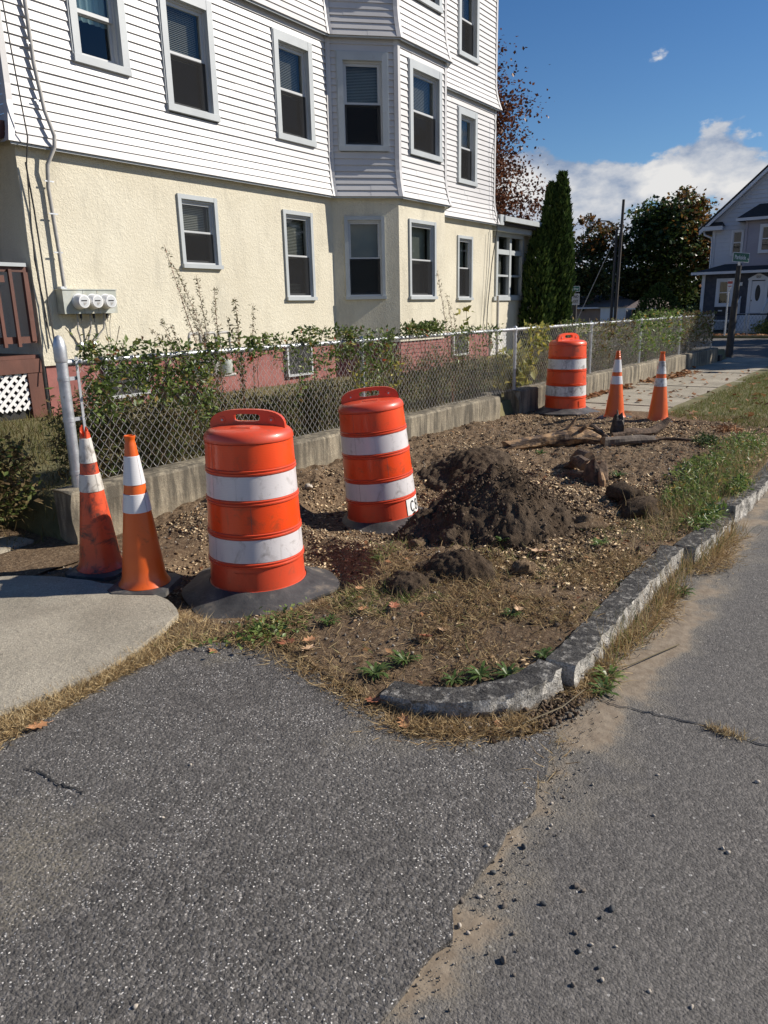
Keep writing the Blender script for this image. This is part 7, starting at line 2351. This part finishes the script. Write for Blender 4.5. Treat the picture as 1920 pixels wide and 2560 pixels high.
q = MB(); q.box(XB - 0.40, XB - 0.352, -1.0, 8.47, 5.50, 5.64); P2(q, 'bay_fascia', M['f_trim'])
# enclosed dark blue porch
XP = 43.2
q = MB(); q.box(XP, XW - 0.06, -0.5, 9.72, 0.62, 2.93); P2(q, 'porch_wall', M['f_blue'])
z = 0.64
while z < 2.9:
    q = MB(); q.hexa([(XP - 0.03, -0.5, z), (XP - 0.03, 9.74, z), (XP - 0.001, 9.74, z), (XP - 0.001, -0.5, z), (XP - 0.008, -0.5, z + 0.15), (XP - 0.008, 9.74, z + 0.15), (XP - 0.001, 9.74, z + 0.15), (XP - 0.001, -0.5, z + 0.15)])
    P2(q, 'shingle_course', M['f_blue']); z += 0.15
q = MB(); q.hexa([(XP - 0.4, -1.0, 2.96), (XW - 0.05, -1.0, 2.96), (XW - 0.05, 10.2, 2.96), (XP - 0.4, 10.2, 2.96), (XP - 0.4, -1.0, 3.05), (XW - 0.05, -1.0, 3.48), (XW - 0.05, 9.0, 3.48), (XP - 0.4, 10.2, 3.05)])
P2(q, 'porch_roof', M['f_roof'])
q = MB(); q.box(XP - 0.46, XP - 0.402, -1.0, 10.25, 2.93, 3.06); P2(q, 'porch_fascia', M['f_trim'])
q = MB(); q.box(XP - 0.08, XP - 0.032, 9.60, 9.76, 0.3, 2.93); P2(q, 'porch_corner_board', M['f_trim'])
far_window(8.30, 8.88, 1.45, 2.58, XP - 0.035, 0.14)
q = MB(); q.box(XP - 0.14, XP - 0.035, 8.45, 8.98, 0.93, 1.29)
bx = P2(q, 'mail_box', M['black'])
q = MB(); q.box(XP - 0.145, XP - 0.141, 8.62, 8.82, 1.08, 1.14); q.build('box_number', M['signwhite'], bx)
q = MB(); q.box(XP - 0.11, XP - 0.035, 7.78, 7.92, 2.33, 2.50); P2(q, 'porch_light', M['signwhite'])
# front door with pediment, number and oval light
q = MB(); q.box(XP - 0.06, XP - 0.033, 6.74, 7.33, 0.97, 2.53); door = P2(q, 'front_door', M['f_trim'])
q = MB(); n_ = 20
q.face([(XP - 0.064, 7.03 + 0.12 * math.cos(2 * math.pi * k / n_), 1.95 + 0.40 * math.sin(2 * math.pi * k / n_)) for k in range(n_)][::-1]); q.build('oval_light', M['black'], door)
q = MB(); q.box(XP - 0.09, XP - 0.061, 7.27, 7.31, 1.55, 1.62); q.build('door_handle', M['black'], door)
q = MB(); q.box(XP - 0.10, XP - 0.03, 7.34, 7.50, 0.97, 2.58); q.box(XP - 0.10, XP - 0.03, 6.58, 6.73, 0.97, 2.58); q.box(XP - 0.12, XP - 0.03, 6.55, 7.53, 2.581, 2.66)
q.hexa([(XP - 0.11, 6.55, 2.661), (XP - 0.03, 6.55, 2.661), (XP - 0.03, 7.53, 2.661), (XP - 0.11, 7.53, 2.661), (XP - 0.11, 6.98, 2.90), (XP - 0.03, 6.98, 2.90), (XP - 0.03, 7.10, 2.90), (XP - 0.11, 7.10, 2.90)])
fr_ = P2(q, 'door_surround', M['f_trim'])
text_obj('house_number', '557', 0.15, M['ink'], fr_, (XP - 0.114, 7.04, 2.725), (R(90), 0, R(-90)), bold=0.004)
q = MB(); q.box(XP - 0.08, XP - 0.034, 5.4, 6.5, 0.97, 2.58); P2(q, 'side_door', M['f_trim'])
q = MB(); q.box(XP - 0.084, XP - 0.081, 5.6, 6.35, 1.5, 2.45); P2(q, 'side_door_pane', M['black'])
q = MB(); q.box(XP - 0.05, XP, -0.4, 9.7, 0.02, 0.60); P2(q, 'porch_skirt', M['black'])
q = MB()
for i in range(24):
    y0 = 8.25 + i * 0.06
    for s_ in (1, -1):
        a, b = (y0, y0 + 0.38 * s_)
        if min(a, b) < 8.2 or max(a, b) > 9.35: continue
        q.face([(XP - 0.055 - 0.003 * s_, a - 0.011, 0.14), (XP - 0.055 - 0.003 * s_, a + 0.011, 0.14), (XP - 0.055 - 0.003 * s_, b + 0.011, 0.56), (XP - 0.055 - 0.003 * s_, b - 0.011, 0.56)])
P2(q, 'porch_lattice', M['f_trim'])
q = MB(); q.box(XP - 0.09, XP - 0.052, 8.1, 9.4, 0.56, 0.64); P2(q, 'lattice_trim', M['f_trim'])
for i in range(6):
    q = MB(); zt = 0.95 - i * 0.16; xx = XP - 0.02 - 0.26 * (i + 1)
    q.box(xx, xx + 0.30, 6.55, 7.75, zt - 0.04, zt); q.box(xx + 0.03, xx + 0.05, 6.56, 7.74, zt - 0.16, zt - 0.041)
    P2(q, 'step', M['f_trim'])
for yy in (7.80, 6.50):
    q = MB(); xx = XP - 1.6
    q.box(xx - 0.05, xx + 0.05, yy - 0.05, yy + 0.05, 0.0, 1.05); q.box(xx - 0.07, xx + 0.07, yy - 0.07, yy + 0.07, 1.05, 1.09)
    q.hexa([(xx, yy - 0.03, 0.93), (XP, yy - 0.03, 1.75), (XP, yy + 0.03, 1.75), (xx, yy + 0.03, 0.93), (xx, yy - 0.03, 1.0), (XP, yy - 0.03, 1.82), (XP, yy + 0.03, 1.82), (xx, yy + 0.03, 1.0)])
    rl = P2(q, 'stair_railing', M['f_trim'])
    for i in range(11):
        t = (i + 0.5) / 11; x0 = xx + (XP - xx) * t
        q = MB(); q.box(x0 - 0.013, x0 + 0.013, yy - 0.015, yy + 0.015, 0.02 + 0.8 * t, 0.94 + 0.82 * t); q.build('baluster', M['f_trim'], rl)
# low fence in front of it
ff = empty('garden_fence', (40.0, 6.5, 0.02), label='low dark chain link fence in front of the far front steps', cat='fence')
q = MB(); q.tube([(0, 2.9, 0.93), (0, 0.44, 0.93)], 0.03, 8); q.tube([(0, 0.36, 0.93), (0, -6, 0.93)], 0.03, 8); q.build('rail', M['darkpole'], ff, 50)
for yy in (2.9, 1.25, 0.44, 0.36 - 0.06, -1.4, -3.2):
    q = MB(); q.tube([(0, yy, -0.02), (0, yy, 1.0)], 0.03, 8); q.build('fence_post', M['galv'], ff, 50)
q = MB()
for i in range(60):
    y0 = 2.9 - i * 0.15
    q.tube([(0, y0, 0.05), (0, y0 - 0.45, 0.92)], 0.004, 3, False); q.tube([(0.004, y0, 0.92), (0.004, y0 - 0.45, 0.05)], 0.004, 3, False)
w = q.build('wire_mesh', M['darkpole'], ff); w['kind'] = 'stuff'

# ---- low buildings behind the trees
bh = empty('bungalow', (57.0, 21.0, 0.0), label='tan low house with brown roof half hidden behind the bare pole and trees', cat='house')
q = MB(); q.box(0, 8, -2.2, 3.2, 0, 1.35); q.build('wall', M['b_tan'], bh)
q = MB(); q.hexa([(-0.4, -2.6, 1.36), (8.4, -2.6, 1.36), (8.4, 3.6, 1.36), (-0.4, 3.6, 1.36), (3.6, -0.6, 2.3), (4.4, -0.6, 2.3), (4.4, 1.6, 2.3), (3.6, 1.6, 2.3)]); q.build('roof', M['b_roof'], bh)
q = MB(); q.box(-0.45, -0.41, -2.6, 3.6, 1.27, 1.37); q.build('gutter', M['f_trim'], bh)
gh = empty('garage', (56.5, 18.2, 0.0), label='bright white garage wall showing under the trees beside the pole', cat='garage')
q = MB(); q.box(0, 5, -0.3, 1.6, 0, 1.35); q.build('wall', M['b_white'], gh)
q = MB(); q.hexa([(-0.2, -0.5, 1.36), (5.2, -0.5, 1.36), (5.2, 1.8, 1.36), (-0.2, 1.8, 1.36), (2.2, 0.3, 1.9), (2.8, 0.3, 1.9), (2.8, 1.0, 1.9), (2.2, 1.0, 1.9)]); q.build('roof', M['b_roof'], gh)
sh = empty('shed', (55.0, 16.0, 0.0), label='brown roofed low building between the pole and the cone shaped shrub', cat='shed')
q = MB(); q.box(0, 4, -0.7, 1.0, 0, 1.25); q.build('wall', M['b_tan'], sh)
q = MB(); q.hexa([(-0.3, -1.0, 1.26), (4.3, -1.0, 1.26), (4.3, 1.4, 1.26), (-0.3, 1.4, 1.26), (1.5, -0.2, 1.95), (2.5, -0.2, 1.95), (2.5, 0.8, 1.95), (1.5, 0.8, 1.95)]); q.build('roof', M['b_roof'], sh)
q = MB(); q.box(-0.34, -0.31, -1.0, 1.4, 1.17, 1.27); q.build('gutter', M['f_trim'], sh)
